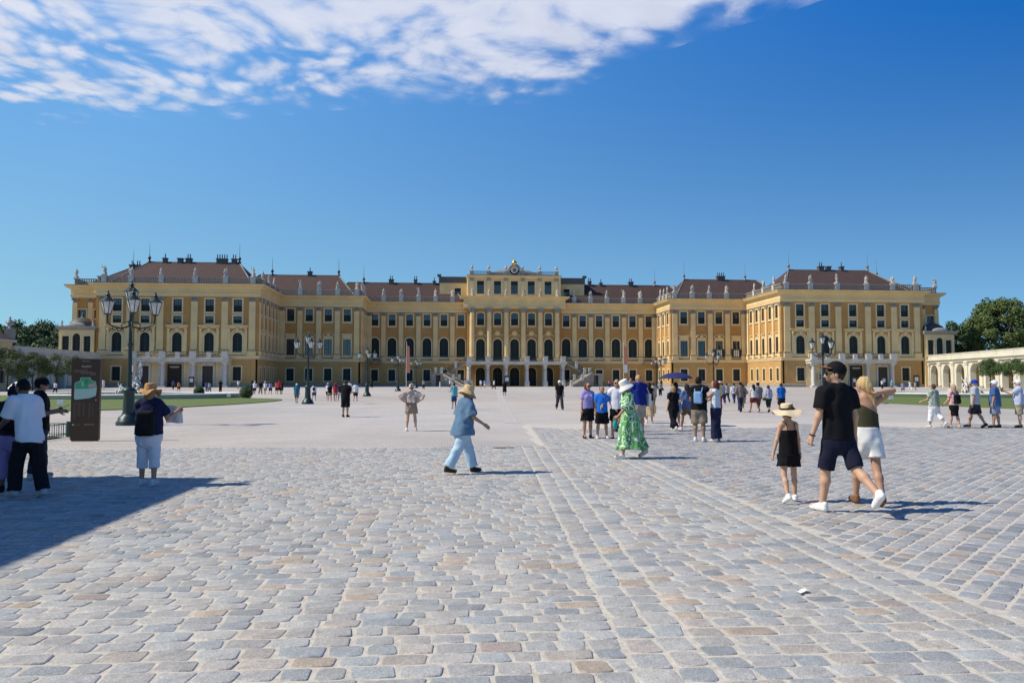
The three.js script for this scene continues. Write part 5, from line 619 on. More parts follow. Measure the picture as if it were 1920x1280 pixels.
function bodyGeo(o, J, cell) {
  const T = J.T, th = toHead(J), w = Math.sqrt(o.fat || 1), lw = o.limb || 1, fs = [...torso(o, J, 0), cone(T(0, 1.40, -.012), arr(J.hc.clone().add(V(0, -.06, -.012))), .062 * (o.fem ? .86 : 1), .054 * (o.fem ? .86 : 1))];
  for (const S of Object.values(J.sides)) { const cf = S.knee.clone().lerp(S.ank, .3).addScaledVector(V(0, 0, -1), .014); fs.push(cone(arr(S.sh), arr(S.el), .05 * w * lw, .039 * lw), cone(arr(S.el), arr(S.wr), .040 * lw, .026), cone(arr(S.hip), arr(S.knee), .088 * w * lw, .056 * lw), cone(arr(S.knee), arr(cf), .053 * lw, .056 * lw), cone(arr(cf), arr(S.ank), .055 * lw, .036), cone(arr(S.ank), arr(S.toe.clone().addScaledVector(S.fn, .012)), .036, .027), cone(arr(S.heel), arr(S.toe), .034, .03)); }
  const heads = [ell([0, .012, -.006], [.077, .112, .098]), ell([0, -.055, .034], [.056, .056, .06]), ell([0, .02, .04], [.066, .08, .062])], nose = cone([0, .012, .094], [0, -.022, .116], .011, .0155), earL = ell([.079, -.008, -.005], [.014, .03, .02]), earR = ell([-.079, -.008, -.005], [.014, .03, .02]), lips = ell([0, -.058, .083], [.026, .011, .014]), brow = ell([0, .03, .085], [.05, .012, .014]);
  const b = blend(fs, .035), hb = blend(heads, .04), hs = J.hs, hx = (x, y, z) => { const p = th(x, y, z); let d = hb(...p); if (d > .12) return d * hs; for (const [g, k] of [[nose, .014], [earL, .012], [earR, .012], [lips, .01], [brow, .012]]) d = smin(d, g(...p), k); for (const s of [-1, 1]) { const e = Math.hypot(p[0] - s * .031, p[1] - .008, p[2] - .098) - .016; d = Math.max(d, -e * .9 - .004); } return d * hs; };
  const F = (x, y, z) => smin(b(x, y, z), hx(x, y, z), .02); const all = Object.values(J.sides).flatMap(S => [S.hip, S.knee, S.ank, S.heel, S.toe, S.sh, S.el, S.wr]), mn = [1e9, 1e9, 1e9], mx = [-1e9, -1e9, -1e9]; for (const v of [...all, J.hc]) arr(v).forEach((c, i) => { mn[i] = Math.min(mn[i], c); mx[i] = Math.max(mx[i], c); }); const pad = .24; const A = [Math.min(mn[0], -.2) - .12, -.03, Math.min(mn[2], -.15) - .14], B = [Math.max(mx[0], .2) + .12, J.hc.y + .2, Math.max(mx[2], .15) + .14]; B[1] = Math.max(B[1], mx[1] + .1);
  J.mn = A; J.mx = B; const geos = [meshField(F, A, B, cell)];
  if (cell < .02) { const c2 = Math.max(.0065, cell * .5); geos.push(meshField(hx, arr(J.hc).map((c, i) => c - .17 * hs), arr(J.hc).map((c, i) => c + .17 * hs), c2 * .9)); }
  for (const [k, S] of Object.entries(J.sides)) { const g = o.grip && o.grip.includes(k), hf = blend(handField(S, k === 'L' ? 1 : -1, g), cell < .025 ? .008 : .02), c = S.wr.clone().addScaledVector(S.hd, .07); geos.push(meshField(hf, arr(c).map(v => v - .14), arr(c).map(v => v + .14), cell < .02 ? .0065 : .012)); }
  const g = mg(geos), p = g.attributes.position, col = new Float32Array(p.count * 3), sk = o.skin || SKIN.fair;
  for (let i = 0; i < p.count; i++) { const q = th(p.getX(i), p.getY(i), p.getZ(i)); let c = sk, k = 1; if (q[2] > .05 && Math.abs(q[1]) < .12) { for (const s of [-1, 1]) if (Math.hypot((q[0] - s * .031) / 1.5, q[1] - .008) < .011) c = [.05, .035, .03]; else if (Math.abs(q[1] - .034) < .006 && Math.abs(q[0] - s * .033) < .02) c = [sk[0] * .35, sk[1] * .3, sk[2] * .3]; if (Math.hypot(q[0] / 2.2, q[1] + .058) < .011) c = [sk[0] * .8, sk[1] * .5, sk[2] * .5]; if (o.beard && q[1] < -.035 && Math.hypot(q[0] / 2.2, q[1] + .058) > .012) c = [sk[0] * .42, sk[1] * .38, sk[2] * .36]; } col.set([c[0], c[1], c[2]], i * 3); }
  g.setAttribute('color', new THREE.BufferAttribute(col, 3)); return g;
}
const flat = (c, at, dir) => (x, y, z) => Math.max(c(x, y, z), (x - at.x) * dir.x + (y - at.y) * dir.y + (z - at.z) * dir.z);
const folds = (x, y, z, a, s) => a * (Math.sin(x * 23 + z * 19 + 3 * vn3(x * 5, y * 3 + s, z * 5) * 4) * .5 + 1.6 * (vn3(x * 9 + s, y * 11, z * 9) - .5));
function topField(o, J, t) {
  const e = t.ease ?? .02, T = J.T, hem = T(0, t.hem ?? .88, 0)[1], list = torso(o, J, e), sl = t.sleeve ?? .55, w = o.fat || 1; list.push(ec(T(0, t.hem ?? .88, -.004), T(0, 1.24, 0), (o.fem ? .165 : .160) * w + e + (t.flare || 0), .15 * w + e, .76));
  for (const S of Object.values(J.sides)) { if (sl > 0 && !(t.one && S === J.sides.L)) { const a = Math.min(sl, 1), end = S.sh.clone().lerp(S.el, a), d = S.el.clone().sub(S.sh).normalize(); list.push(flat(cone(arr(S.sh), arr(S.el.clone().addScaledVector(d, .05)), .058 + e, .047 + e + (t.cuff || .006)), sl > 1 ? S.el : end, d)); if (sl > 1) { const e2 = S.el.clone().lerp(S.wr, sl - 1); list.push(flat(cone(arr(S.el), arr(S.wr), .045 + e, .034 + e + (t.cuff || 0)), e2, S.hd)); } } }
  const b = blend(list, .035), nk = T(0, t.neck ?? 1.545, 0), sx = t.slant || 0, na = T(0, 1.40, t.neck ? -9 : .012), nb = [J.hc.x, J.hc.y + .1, J.hc.z], hole = cone([na[0], na[1] + .085, na[2]], nb, .061 * (o.fem ? .95 : 1.04), .075); return (x, y, z) => { let d = b(x, y, z); if (d < .05) d += folds(x, y, z, t.fold ?? Math.min(.011, e * .4), 3); return Math.max(d, -hole(x, y, z), hem - y + .012 * Math.sin(x * 14), y - nk[1] - sx * x - (t.scoop || 0) * Math.abs(x) + (t.dip || 0) * (z > 0 ? 1 : 0)); };
}
function botField(o, J, t) {
  const T = J.T, w = o.fat || 1, over = o.top && (o.top.hem ?? .88) < .97, top = T(0, over && t.type !== 'skirt' ? (o.top.hem ?? .88) + .025 : t.rise ?? (over ? (o.top.hem ?? .88) + .06 : 1.03), 0)[1];
  if (t.type === 'skirt') { const hem = t.hem + J.dy, mid = J.sides.L.knee.clone().add(J.sides.R.knee).multiplyScalar(.5), ft = J.sides.L.ank.clone().add(J.sides.R.ank).multiplyScalar(.5), spread = Math.abs(J.sides.L.ank.z - J.sides.R.ank.z), spx = Math.abs(J.sides.L.ank.x - J.sides.R.ank.x), r0 = (o.fem ? .14 : .15) * w + .022, r1 = t.r; return (x, y, z) => { const k = clamp((top - y) / (top - hem)), hip = .035 * Math.sin(Math.PI * Math.min(1, k * 1.6)) * w, cx = lerp(0, ft.x, k * .6), cz = lerp(0, ft.z, k * .7), R = lerp(r0, r1, Math.pow(k, .8)) + hip, zs = lerp(.78, .8 + spread * .75, k), dx = x - cx, dz = (z - cz) / zs, th = Math.atan2(dz, dx); const rr = R * (1 + (t.wave ?? .06) * k * Math.sin(th * (t.n || 7) + 2 * Math.sin(y * 4)) + .03 * k * Math.sin(th * 17 + y * 9)); return Math.max((Math.hypot(dx, dz) - rr) * .7, hem - y + .02 * Math.sin(th * 3), y - top); }; }
  const e = t.ease ?? .02, len = t.len ?? 1.95, h = t.hemEase ?? .015, list = [ec(T(0, .86, -.008), T(0, 1.02, 0), (o.fem ? .172 : .162) * w + e, (o.fem ? .15 : .152) * w + e, .78)];
  for (const S of Object.values(J.sides)) { const a = Math.min(1, len), end = S.hip.clone().lerp(S.knee, a); list.push(flat(cone(arr(S.hip), arr(S.knee.clone().addScaledVector(S.d1, .06)), .094 * Math.sqrt(w) + e, .058 + e + (len <= 1.1 ? h : 0)), len > 1 ? S.knee.clone().addScaledVector(S.d1, .02) : end, S.d1)); if (len > 1) list.push(flat(cone(arr(S.knee), arr(S.ank), .062 + e, .046 + e + h), S.knee.clone().lerp(S.ank, len - 1), S.d2)); }
  const b = blend(list, .03); return (x, y, z) => { let d = b(x, y, z); if (d < .05) d += folds(x, y, z, t.fold ?? Math.min(.010, e * .38), 9); return Math.max(d, y - top); };
}
const shoeField = (S, q) => { const a = cone(arr(S.heel), arr(S.toe), .042 + (q || 0), .038 + (q || 0)), b = cone(arr(S.heel.clone().addScaledVector(S.fn, .045)), arr(S.heel.clone().lerp(S.toe, .75).addScaledVector(S.fn, .012)), .04, .034), c = cone(arr(S.ank.clone().addScaledVector(S.fn, -.01)), arr(S.ank.clone().addScaledVector(S.fn, .012)), .043, .043), h = S.heel, n = S.fn; return (x, y, z) => Math.max(smin(smin(a(x, y, z), b(x, y, z), .02), c(x, y, z), .02), -((x - h.x) * n.x + (y - h.y) * n.y + (z - h.z) * n.z) - .036); };
function hairField(J, t) { const th = toHead(J), k = t.type, fs = [ell([0, .02, -.012], [.087, .114, .106])]; const dn = (a, b, r0, r1) => fs.push(cone(a, b, r0, r1)); if (k === 'long') { dn([0, 0, -.07], [0, -.25, -.10], .075, .055); dn([.05, 0, -.03], [.055, -.2, -.06], .05, .03); dn([-.05, 0, -.03], [-.055, -.2, -.06], .05, .03); } if (k === 'bob') { dn([0, 0, -.05], [0, -.09, -.055], .085, .075); dn([.05, .0, -.01], [.058, -.085, 0], .04, .03); dn([-.05, 0, -.01], [-.058, -.085, 0], .04, .03); } if (k === 'pony') { dn([0, .03, -.09], [0, -.06, -.13], .035, .04); dn([0, -.06, -.13], [.02, -.22, -.12], .04, .02); } if (k === 'low') { dn([0, -.02, -.08], [-.03, -.12, -.1], .05, .04); dn([-.03, -.12, -.1], [-.075, -.36, -.1], .042, .028); } if (k === 'bun') dn([0, .07, -.09], [0, .09, -.1], .045, .04);
  const b = blend(fs, .03), short = k === 'short'; return (x, y, z) => { const p = th(x, y, z); let d = b(...p) + .006 * (vn3(p[0] * 60, p[1] * 14, p[2] * 60) - .5) * 2; d = Math.max(d, p[2] - .022 - Math.max(0, p[1] - .012) * 1.9); if (short) d = Math.max(d, -(p[1] + .075 + Math.max(0, p[2]) * 1.5)); return d * J.hs; }; }
function hatGeo(t) {
  if (t.type === 'cap') { const v = new THREE.SphereGeometry(.1, 18, 8, 0, Math.PI, 0, Math.PI / 2).scale(.98, .14, 1.6).translate(0, .044, .06); return [mg([new THREE.SphereGeometry(.108, 20, 10, 0, Math.PI * 2, 0, Math.PI / 2).scale(.92, 1.0, 1.1).translate(0, .04, -.008), cyl(.0985, .0985, .005, .045, 0, 0, 20).scale(1, 1, 1.16).translate(0, 0, -.008)]), mg([v, v.clone().scale(1, -.4, 1).translate(0, .064, 0)])]; }
  const R = t.R || .2, d = t.drop ?? .05, h = t.h || .125, r = t.r || .094, w = t.wave ?? .12; const g = lathe([[.086, .028], [r + .004, .03], [lerp(r, R, .4), .03 - d * .25], [lerp(r, R, .75), .028 - d * .65], [R, .026 - d], [R + .004, .031 - d], [lerp(r, R, .7), .038 - d * .55], [r + .006, .044], [r, .06], [r * .97, h], [r * .86, h + .022], [r * .5, h + (t.dent ? .012 : .034)], [0, h + (t.dent ? .008 : .038)]], 28); const p = g.attributes.position; for (let i = 0; i < p.count; i++) { const x = p.getX(i), z = p.getZ(i), q = Math.hypot(x, z), a = Math.atan2(z, x); if (q > r + .01) p.setY(i, p.getY(i) + (q - r) * w * (Math.sin(a * 2 + 1) + .6 * Math.sin(a * 5))); } g.computeVertexNormals(); return [g.scale(1, 1, 1.1), t.band ? lathe([[r + .012, .042], [r + .012, .07], [r + .002, .072]], 24).scale(1, 1, 1.1) : null];
}
const kitCache = new Map(), bodyMat = new THREE.MeshStandardMaterial({ vertexColors: true, roughness: .6 });
function kit(o) {
  const key = o.kit && JSON.stringify([o.kit, o.pose, o.fem, o.skin]); if (key && kitCache.has(key)) return kitCache.get(key);
  const J = skeleton(o), c = o.cell || .014, K = { J, body: bodyGeo(o, J, c) }, pad = .06, mn = J.mn.map(v => v - pad), mx = J.mx.map(v => v + pad);
  const cut = (y0, y1) => [[mn[0], Math.max(mn[1], y0), mn[2]], [mx[0], Math.min(mx[1], y1), mx[2]]];
  if (o.top) K.top = meshField(topField(o, J, o.top), ...cut((o.top.hem ?? .88) + J.dy - .45, J.hc.y + .55), o.top.cell || c * .85); if (o.bot) K.bot = meshField(botField(o, J, o.bot), ...cut(o.bot.type === 'skirt' ? o.bot.hem + J.dy - .08 : 0, 1.3 + J.dy), o.bot.cell || c * .85);
  if (o.shoes) K.shoes = Object.values(J.sides).map(S => { const q = S.heel.clone().add(S.toe).multiplyScalar(.5); return meshField(shoeField(S), arr(q).map(v => v - .19), arr(q).map(v => v + .19), Math.min(.02, Math.max(.008, c * .6))); });
  if (o.hair) K.hair = meshField(hairField(J, o.hair), arr(J.hc).map((v, i) => v - (i === 1 ? .5 : .28) * J.hs), arr(J.hc).map(v => v + .22 * J.hs), c < .02 ? .0075 : c * .7);
  if (key) kitCache.set(key, K); return K;
}
function paintVerts(g, fn) { g = g.clone(); const p = g.attributes.position, c = new Float32Array(p.count * 3); for (let i = 0; i < p.count; i++) c.set(fn(p.getX(i), p.getY(i), p.getZ(i)), i * 3); g.setAttribute('color', new THREE.BufferAttribute(c, 3)); return g; }
function person(o) {
  const K = kit(o), J = K.J, g = thing('person', o.label, 'person', o.group, [o.x, (o.y ?? G(o.z)) + .006, o.z], o.turn || 0), s = (o.H || 1.7) / 1.76; g.scale.setScalar(s); mesh('body', K.body, bodyMat, g);
  const wear = (name, geo, t) => { if (!geo) return; const m = t.print ? cloth([1, 1, 1], .88, { vertexColors: true }) : cloth(t.c, t.rough); return mesh(name, t.print ? paintVerts(geo, t.print) : geo, m, g); };
  if (o.top) wear(o.top.name || 'shirt', K.top, o.top); if (o.bot) wear(o.bot.name || (o.bot.type === 'skirt' ? 'skirt' : (o.bot.len ?? 1.95) < 1.3 ? 'shorts' : 'trousers'), K.bot, o.bot); if (K.shoes) for (const q of K.shoes) mesh('shoe', q, cloth(o.shoes.c, .6), g); if (K.hair) mesh('hair', K.hair, cloth(o.hair.c, .7), g);
  if (o.hat) { const [a, b] = hatGeo(o.hat); for (const [q, c, n] of [[a, o.hat.c, 'hat'], [b, o.hat.c2 || o.hat.c, o.hat.type === 'cap' ? 'visor' : 'hat_band']]) if (q) { const m = mesh(n, q, cloth(c, .8, { side: 2 }), g); const tilt = new THREE.Matrix4().makeRotationFromEuler(new THREE.Euler(o.hat.tilt || 0, o.hat.turn || 0, o.hat.roll || 0)).setPosition(0, (o.hat.y || 0), 0).multiply(new THREE.Matrix4().makeScale(J.hs, J.hs, J.hs)); m.applyMatrix4(J.hm.clone().multiply(tilt)); } }
  if (o.glasses) { const m = mesh('sunglasses', mg([bx(-.066, -.006, -.01, .026, .1, .112), bx(.006, .066, -.01, .026, .1, .112), bx(-.01, .01, .01, .018, .104, .112), bx(.066, .078, .008, .02, 0, .11), bx(-.078, -.066, .008, .02, 0, .11)]), cloth([.012, .012, .014], .2), g); m.applyMatrix4(J.hm); }
  g.userData.J = undefined; delete g.userData.J; o.J = J; o.g = g; return o;
}
// something worn or carried: a thing of its own, placed with its bearer
function carried(p, name, label, category, parts, group) { const g = thing(name, label, category, group); p.g.updateMatrix(); g.applyMatrix4(p.g.matrix); for (const [n, geo, mat] of parts) mesh(n, geo, mat, g); return g; }
function backpack(p, label, c, k = 1, low = 0) {
  const T = p.J.T, q = T(0, 1.2 - low, -.2 - .0), hx = .15 * k, hy = .21 * k, hz = .085 * k; const f = (x, y, z) => { x = Math.abs(x - q[0]) - hx + .07; y = Math.abs(y - q[1]) - hy + .07; z = Math.abs(z - q[2]) - hz + .06; return Math.hypot(Math.max(x, 0), Math.max(y, 0), Math.max(z, 0)) + Math.min(0, Math.max(x, y, z)) - .06 + .004 * Math.sin(y * 0 + q[1]); };
  const straps = [-1, 1].map(s => tube([[s * .09, q[1] + hy * .85, q[2] + hz * .6], arr(p.J.sides[s > 0 ? 'L' : 'R'].sh.clone().multiply(V(.62, 1, 1)).add(V(0, .095, -.02))), [s * .125, T(0, 1.3, 0)[1], .15 * (p.fat || 1)], [s * .15, T(0, 1.1, 0)[1], .08], [s * .12, q[1] - hy * .7, q[2] + hz * .7]], .016, 22, 5)), pk = bx(-hx * .7, hx * .7, q[1] - hy * .75, q[1] - hy * .05, q[2] - hz - .02, q[2] - hz + .05);
  return carried(p, 'backpack', label, 'backpack', [['bag', meshField(f, [-.26, q[1] - .32, q[2] - .2], [.26, q[1] + .32, q[2] + .2], .016), cloth(c, .8)], ['pocket', pk, cloth(c, .7)], ['strap', straps[0], cloth(c, .8)], ['strap', straps[1], cloth(c, .8)]], 'backpacks worn by visitors');
}
const C = { black: [.007, .007, .009], navy: [.018, .022, .045], white: [.78, .78, .78], jeans: [.07, .10, .17], grey: [.2, .21, .23], khaki: [.3, .25, .18], straw: [.62, .44, .22] };
const away = Math.PI, stepL = { L: { f: .38, k: .12 }, R: { f: -.32, k: .38, tp: .55 } }, stepR = { R: { f: .38, k: .12 }, L: { f: -.32, k: .38, tp: .55 } };
// ----- the family walking away at the right -----
{
  const man = person({ x: 4.86, z: -9.55, H: 1.84, turn: away + .22, cell: .012, wide: 1.06, skin: SKIN.fair, label: 'man in black cap and black t-shirt walking hand free beside the straw-hatted child', beard: true, glasses: true, grip: 'LR',
    pose: { R: { f: -.42, k: .5, tp: .75, o: .05 }, L: { f: .22, k: .1, o: .06 }, la: { f: .05, o: .2, e: .22 }, ra: { f: -.02, o: .2, e: .28 }, hy: 1.0, lean: .02 }, top: { c: C.black, hem: .86, ease: .026, sleeve: .68, cuff: .016 }, bot: { c: [.012, .014, .032], len: .95, ease: .016, hemEase: .016 }, shoes: { c: [.8, .8, .79] }, hair: { type: 'short', c: [.05, .03, .02] }, hat: { type: 'cap', c: C.black, c2: [.42, .16, .05], tilt: -.2, y: .015 } });
  const W = man.J.sides.L; mesh('wristwatch', new THREE.TorusGeometry(.031, .008, 6, 16).applyQuaternion(new THREE.Quaternion().setFromUnitVectors(V(0, 0, 1), W.hd)).translate(...arr(W.wr.clone().addScaledVector(W.hd, -.02))), cloth(C.black, .4), man.g);
  const B = man.J.sides.R.wr.clone().addScaledVector(man.J.sides.R.hd, .1); carried(man, 'water_bottle', 'clear water bottle with blue label in the right hand of the man', 'bottle', [['bottle', lathe([[0, 0], [.032, .005], [.033, .15], [.03, .17], [.013, .22], [.013, .25], [0, .25]], 14).rotateX(Math.PI).translate(B.x, B.y + .03, B.z), new THREE.MeshPhysicalMaterial({ color: lin(.9, .95, 1), roughness: .08, transmission: 1, thickness: .02 })], ['label_band', cyl(.0345, .0345, -.1, -.02, 0, 0, 14).translate(B.x, B.y - .03, B.z), cloth([.06, .16, .35], .4)]]);
  const kid = person({ x: 4.62, z: -10.45, H: 1.27, turn: away + .12, cell: .011, head: 1.16, limb: .88, fem: true, wide: .98, skin: SKIN.fair, label: 'child in a wide straw hat and black playsuit', pose: { R: { f: .1, k: .06, o: .09 }, L: { f: -.16, k: .3, tp: .5, o: .13 }, la: { f: .08, o: .22, e: .1 }, ra: { f: .04, o: .2, e: .12 }, hp: .1 },
    top: { c: C.black, hem: .86, ease: .016, sleeve: 0, neck: 1.325, name: 'camisole' }, bot: { c: C.black, len: .62, ease: .03, hemEase: .055, fold: .011 }, shoes: { c: [.78, .78, .78] }, hair: { type: 'bun', c: [.12, .07, .04] }, hat: { type: 'straw', c: [.66, .54, .36], R: .235, h: .12, r: .098, drop: .05, wave: .28, band: true, c2: C.black, dent: true, tilt: -.12, roll: -.1, y: .02 } });
  for (const q of [-1, 1]) mesh('shoulder_strap', tube([[q * .075, kid.J.T(0, 1.32, 0)[1], -.115], [q * .085, kid.J.T(0, 1.43, 0)[1], -.085], [q * .088, kid.J.T(0, 1.49, 0)[1], 0], [q * .08, kid.J.T(0, 1.42, 0)[1], .09], [q * .075, kid.J.T(0, 1.31, 0)[1], .13]], .0075, 18, 5), cloth(C.black), kid.g);
  const wo = person({ x: 5.55, z: -10.15, H: 1.68, turn: away - .22, cell: .012, fem: true, skin: SKIN.tan, label: 'blonde woman in olive one-shoulder top and white shorts, hand behind her neck', pose: { R: { f: -.2, k: .28, tp: .42 }, L: { f: .2, k: .08 }, ra: { el: [-.37, 1.57, .0], ha: [-.13, 1.53, -.13] }, la: { f: .1, o: .16, e: .3 }, hy: .55, lean: .04 },
    top: { c: [.055, .052, .028], hem: 1.0, ease: .012, sleeve: 0, neck: 1.34, slant: .55, name: 'top' }, bot: { c: [.74, .74, .72], len: .66, ease: .03, hemEase: .05, rise: 1.07, fold: .01 }, shoes: { c: [.20, .10, .05] }, hair: { type: 'low', c: [.50, .36, .17] } });
}
// ----- woman in the blue tunic -----
person({ x: .32, z: -14.25, H: 1.57, turn: 1.92, cell: .012, fem: true, fat: 1.12, skin: SKIN.tan, label: 'woman in straw bucket hat, loose blue tunic and pale blue trousers walking right', pose: { L: { f: .36, k: .08, o: .03 }, R: { f: -.36, k: .16, tp: .12, o: .03 }, la: { f: -.25, o: .16, e: .5 }, ra: { f: .25, o: .3, e: .7 }, lean: .12, hp: .22 },
  top: { c: [.105, .19, .29], hem: .80, ease: .042, sleeve: .85, cuff: .045, flare: .075, fold: .02, name: 'tunic' }, bot: { c: [.42, .58, .70], len: 1.92, ease: .034, hemEase: .03, fold: .012 }, shoes: { c: [.03, .025, .022] }, hair: { type: 'short', c: [.2, .15, .1] }, hat: { type: 'bucket', c: C.straw, R: .185, h: .13, r: .1, drop: .075, wave: .12, tilt: .06 } });
// ----- woman in the green dress -----
{
  const pr = (x, y, z) => { const a = vn3(x * 11 + 2 * vn3(x * 9, y * 9, z * 9), y * 9, z * 11), b = Math.abs(Math.sin(a * 9 + z * 7 + y * 5)), u = y > 1.0 ? .12 : 0; return b > .42 + u ? (a > .5 ? [.075, .26, .075] : [.13, .36, .12]) : b > .32 + u ? [.30, .5, .27] : [.72, .78, .70]; };
  const g = person({ x: 3.92, z: -16.75, H: 1.66, turn: -1.45, cell: .012, fem: true, fat: 1.0, skin: SKIN.tan, label: 'woman in white sun hat and green patterned dress striding left', pose: { L: { f: .30, k: .05, tp: -.08 }, R: { f: -.38, k: .2, tp: .55 }, la: { f: .42, o: .08, e: .35 }, ra: { f: -.1, o: .14, e: .5 }, lean: .12, hp: .3 },
    top: { c: C.white, print: pr, hem: .98, ease: .028, sleeve: 1.15, cuff: .03, fold: .012, cell: .0095, name: 'bodice' }, bot: { type: 'skirt', c: C.white, print: pr, hem: .24, r: .30, rise: 1.1, n: 8, wave: .07, cell: .0095 }, shoes: { c: [.76, .75, .74] }, hair: { type: 'short', c: [.08, .05, .035] }, hat: { type: 'bucket', c: [.80, .77, .70], R: .16, h: .14, r: .102, drop: .075, wave: .05, tilt: .1 } });
  const T = g.J.T; carried(g, 'shoulder_bag', 'beige crescent shoulder bag hanging behind the woman in green', 'bag', [['bag', meshField((x, y, z) => Math.max(Math.hypot(x * .0, (y - T(0, .97, 0)[1]) * 1.1, z + .1) - .13, Math.abs(x + .24) - .045, -(y - T(0, .86, 0)[1])), [-.36, .6, -.3], [-.1, 1.3, .12], .015), cloth([.42, .36, .27], .8)], ['strap', tube([[-.24, T(0, 1.0, 0)[1], 0], [-.17, T(0, 1.3, 0)[1], -.02], arr(g.J.sides.R.sh.clone().add(V(.03, .1, 0)))], .012, 14, 5), cloth([.35, .29, .2], .8)]]);
  const H = g.J.sides.L.wr.clone().addScaledVector(g.J.sides.L.hd, .1); carried(g, 'cloth_pouch', 'small turquoise pouch swinging from the hand of the woman in green', 'pouch', [['pouch', meshField(ell([H.x, H.y - .11, H.z], [.035, .1, .055]), [H.x - .1, H.y - .25, H.z - .12], [H.x + .1, H.y + .03, H.z + .12], .012), cloth([.03, .36, .36], .8)]]);
}
// ----- three posing for a picture -----
person({ x: 4.12, z: -22.9, H: 1.6, turn: .25, cell: .015, fem: true, fat: 1.08, skin: SKIN.tan, glasses: true, label: 'woman in lilac t-shirt and black skirt, leftmost of the three posing', group: 'trio posing for a picture', pose: { la: { f: .05, o: .1, e: .2 }, ra: { f: .02, o: .14, e: .12 }, hy: .3 }, top: { c: [.32, .28, .58], hem: .93, sleeve: .6, ease: .024 }, bot: { type: 'skirt', c: C.black, hem: .56, r: .23, wave: .04 }, shoes: { c: C.black }, hair: { type: 'bob', c: [.13, .045, .025] } });
person({ x: 4.52, z: -22.8, H: 1.5, turn: 0.02, cell: .015, skin: SKIN.tan, label: 'boy in bright blue t-shirt and black shorts, middle of the three posing', group: 'trio posing for a picture', pose: { la: { f: .1, o: .5, e: .6 }, ra: { f: 0, o: .12, e: .1 }, L: { o: .12 }, R: { o: .1 } }, top: { c: [.02, .17, .62], hem: .86, sleeve: .6, ease: .03 }, bot: { c: C.black, len: .98, ease: .03, hemEase: .03 }, shoes: { c: C.white }, hair: { type: 'short', c: [.02, .015, .012] }, hat: null });
person({ x: 4.95, z: -22.75, H: 1.7, turn: -.15, cell: .015, skin: SKIN.tan, glasses: true, label: 'man in white t-shirt and black shorts, right of the three posing', group: 'trio posing for a picture', pose: { ra: { f: .15, o: .55, e: .35 }, la: { f: .0, o: .16, e: .2 }, L: { o: .1 }, R: { o: .07 } }, top: { c: [.68, .67, .74], hem: .86, sleeve: .6, ease: .026 }, bot: { c: C.black, len: .92, ease: .03, hemEase: .028 }, shoes: { c: C.black }, hair: { type: 'short', c: [.03, .02, .015] } });
// ----- knot of people behind them -----
{
  const b = person({ x: 6.05, z: -24.6, H: 1.85, turn: away + .25, cell: .016, fat: 1.18, wide: 1.08, skin: SKIN.tan, label: 'tall bald man in royal blue shirt seen from behind', pose: { la: { f: .4, o: .15, e: .8 }, ra: { f: .1, o: .14, e: .3 } }, top: { c: [.012, .025, .20], hem: .85, sleeve: .7, ease: .032 }, bot: { c: [.38, .33, .27], len: 1.0, ease: .03, hemEase: .03 }, shoes: { c: C.grey } });
  const T = b.J.T; carried(b, 'tote_bag', 'white cloth tote bag on the shoulder of the man in royal blue', 'bag', [['bag', bx(-.33, -.25, T(0, .82, 0)[1], T(0, 1.2, 0)[1], -.17, .1), cloth([.75, .74, .72], .9)], ['strap', tube([[-.29, T(0, 1.2, 0)[1], -.12], [-.2, T(0, 1.5, 0)[1], -.03], [-.29, T(0, 1.2, 0)[1], .06]], .014, 16, 5), cloth([.75, .74, .72], .9)]]);
  person({ x: 5.72, z: -25.9, H: 1.66, turn: away, cell: .02, skin: SKIN.olive, label: 'dark-haired person in black half hidden behind the man in white', pose: {}, top: { c: C.black, hem: .84, sleeve: .7 }, bot: { c: C.black, len: 1.9 }, shoes: { c: C.black }, hair: { type: 'short', c: [.02, .015, .01] } });
  const w = person({ x: 8.2, z: -31.6, H: 1.62, turn: away - .3, cell: .02, fem: true, skin: SKIN.tan, label: 'woman in black top and cream skirt behind the man in royal blue', pose: { ra: { f: 0, o: .12, e: .1 } }, top: { c: C.black, hem: .97, sleeve: .1 }, bot: { type: 'skirt', c: [.55, .43, .26], hem: .3, r: .24 }, shoes: { c: C.white }, hair: { type: 'bob', c: [.02, .015, .012] } });
  const H = w.J.sides.R.wr; carried(w, 'paper_bag', 'brown paper shopping bag held low by the woman in the cream skirt', 'bag', [['bag', bx(H.x - .07, H.x + .07, H.y - .48, H.y - .14, H.z - .15, H.z + .13), cloth([.35, .24, .13], .85)], ['handle', tube([[H.x, H.y - .15, H.z - .07], [H.x, H.y - .04, H.z], [H.x, H.y - .15, H.z + .07]], .008, 12, 5), cloth([.3, .2, .1], .8)]]);
  person({ x: 7.75, z: -33, H: 1.8, turn: .4, cell: .022, skin: SKIN.olive, label: 'dark-haired man glimpsed between the white sun hat and the bald head', pose: {}, top: { c: [.1, .09, .08], hem: .86 }, bot: { c: C.navy }, shoes: { c: C.black }, hair: { type: 'short', c: [.03, .02, .015] } });
}
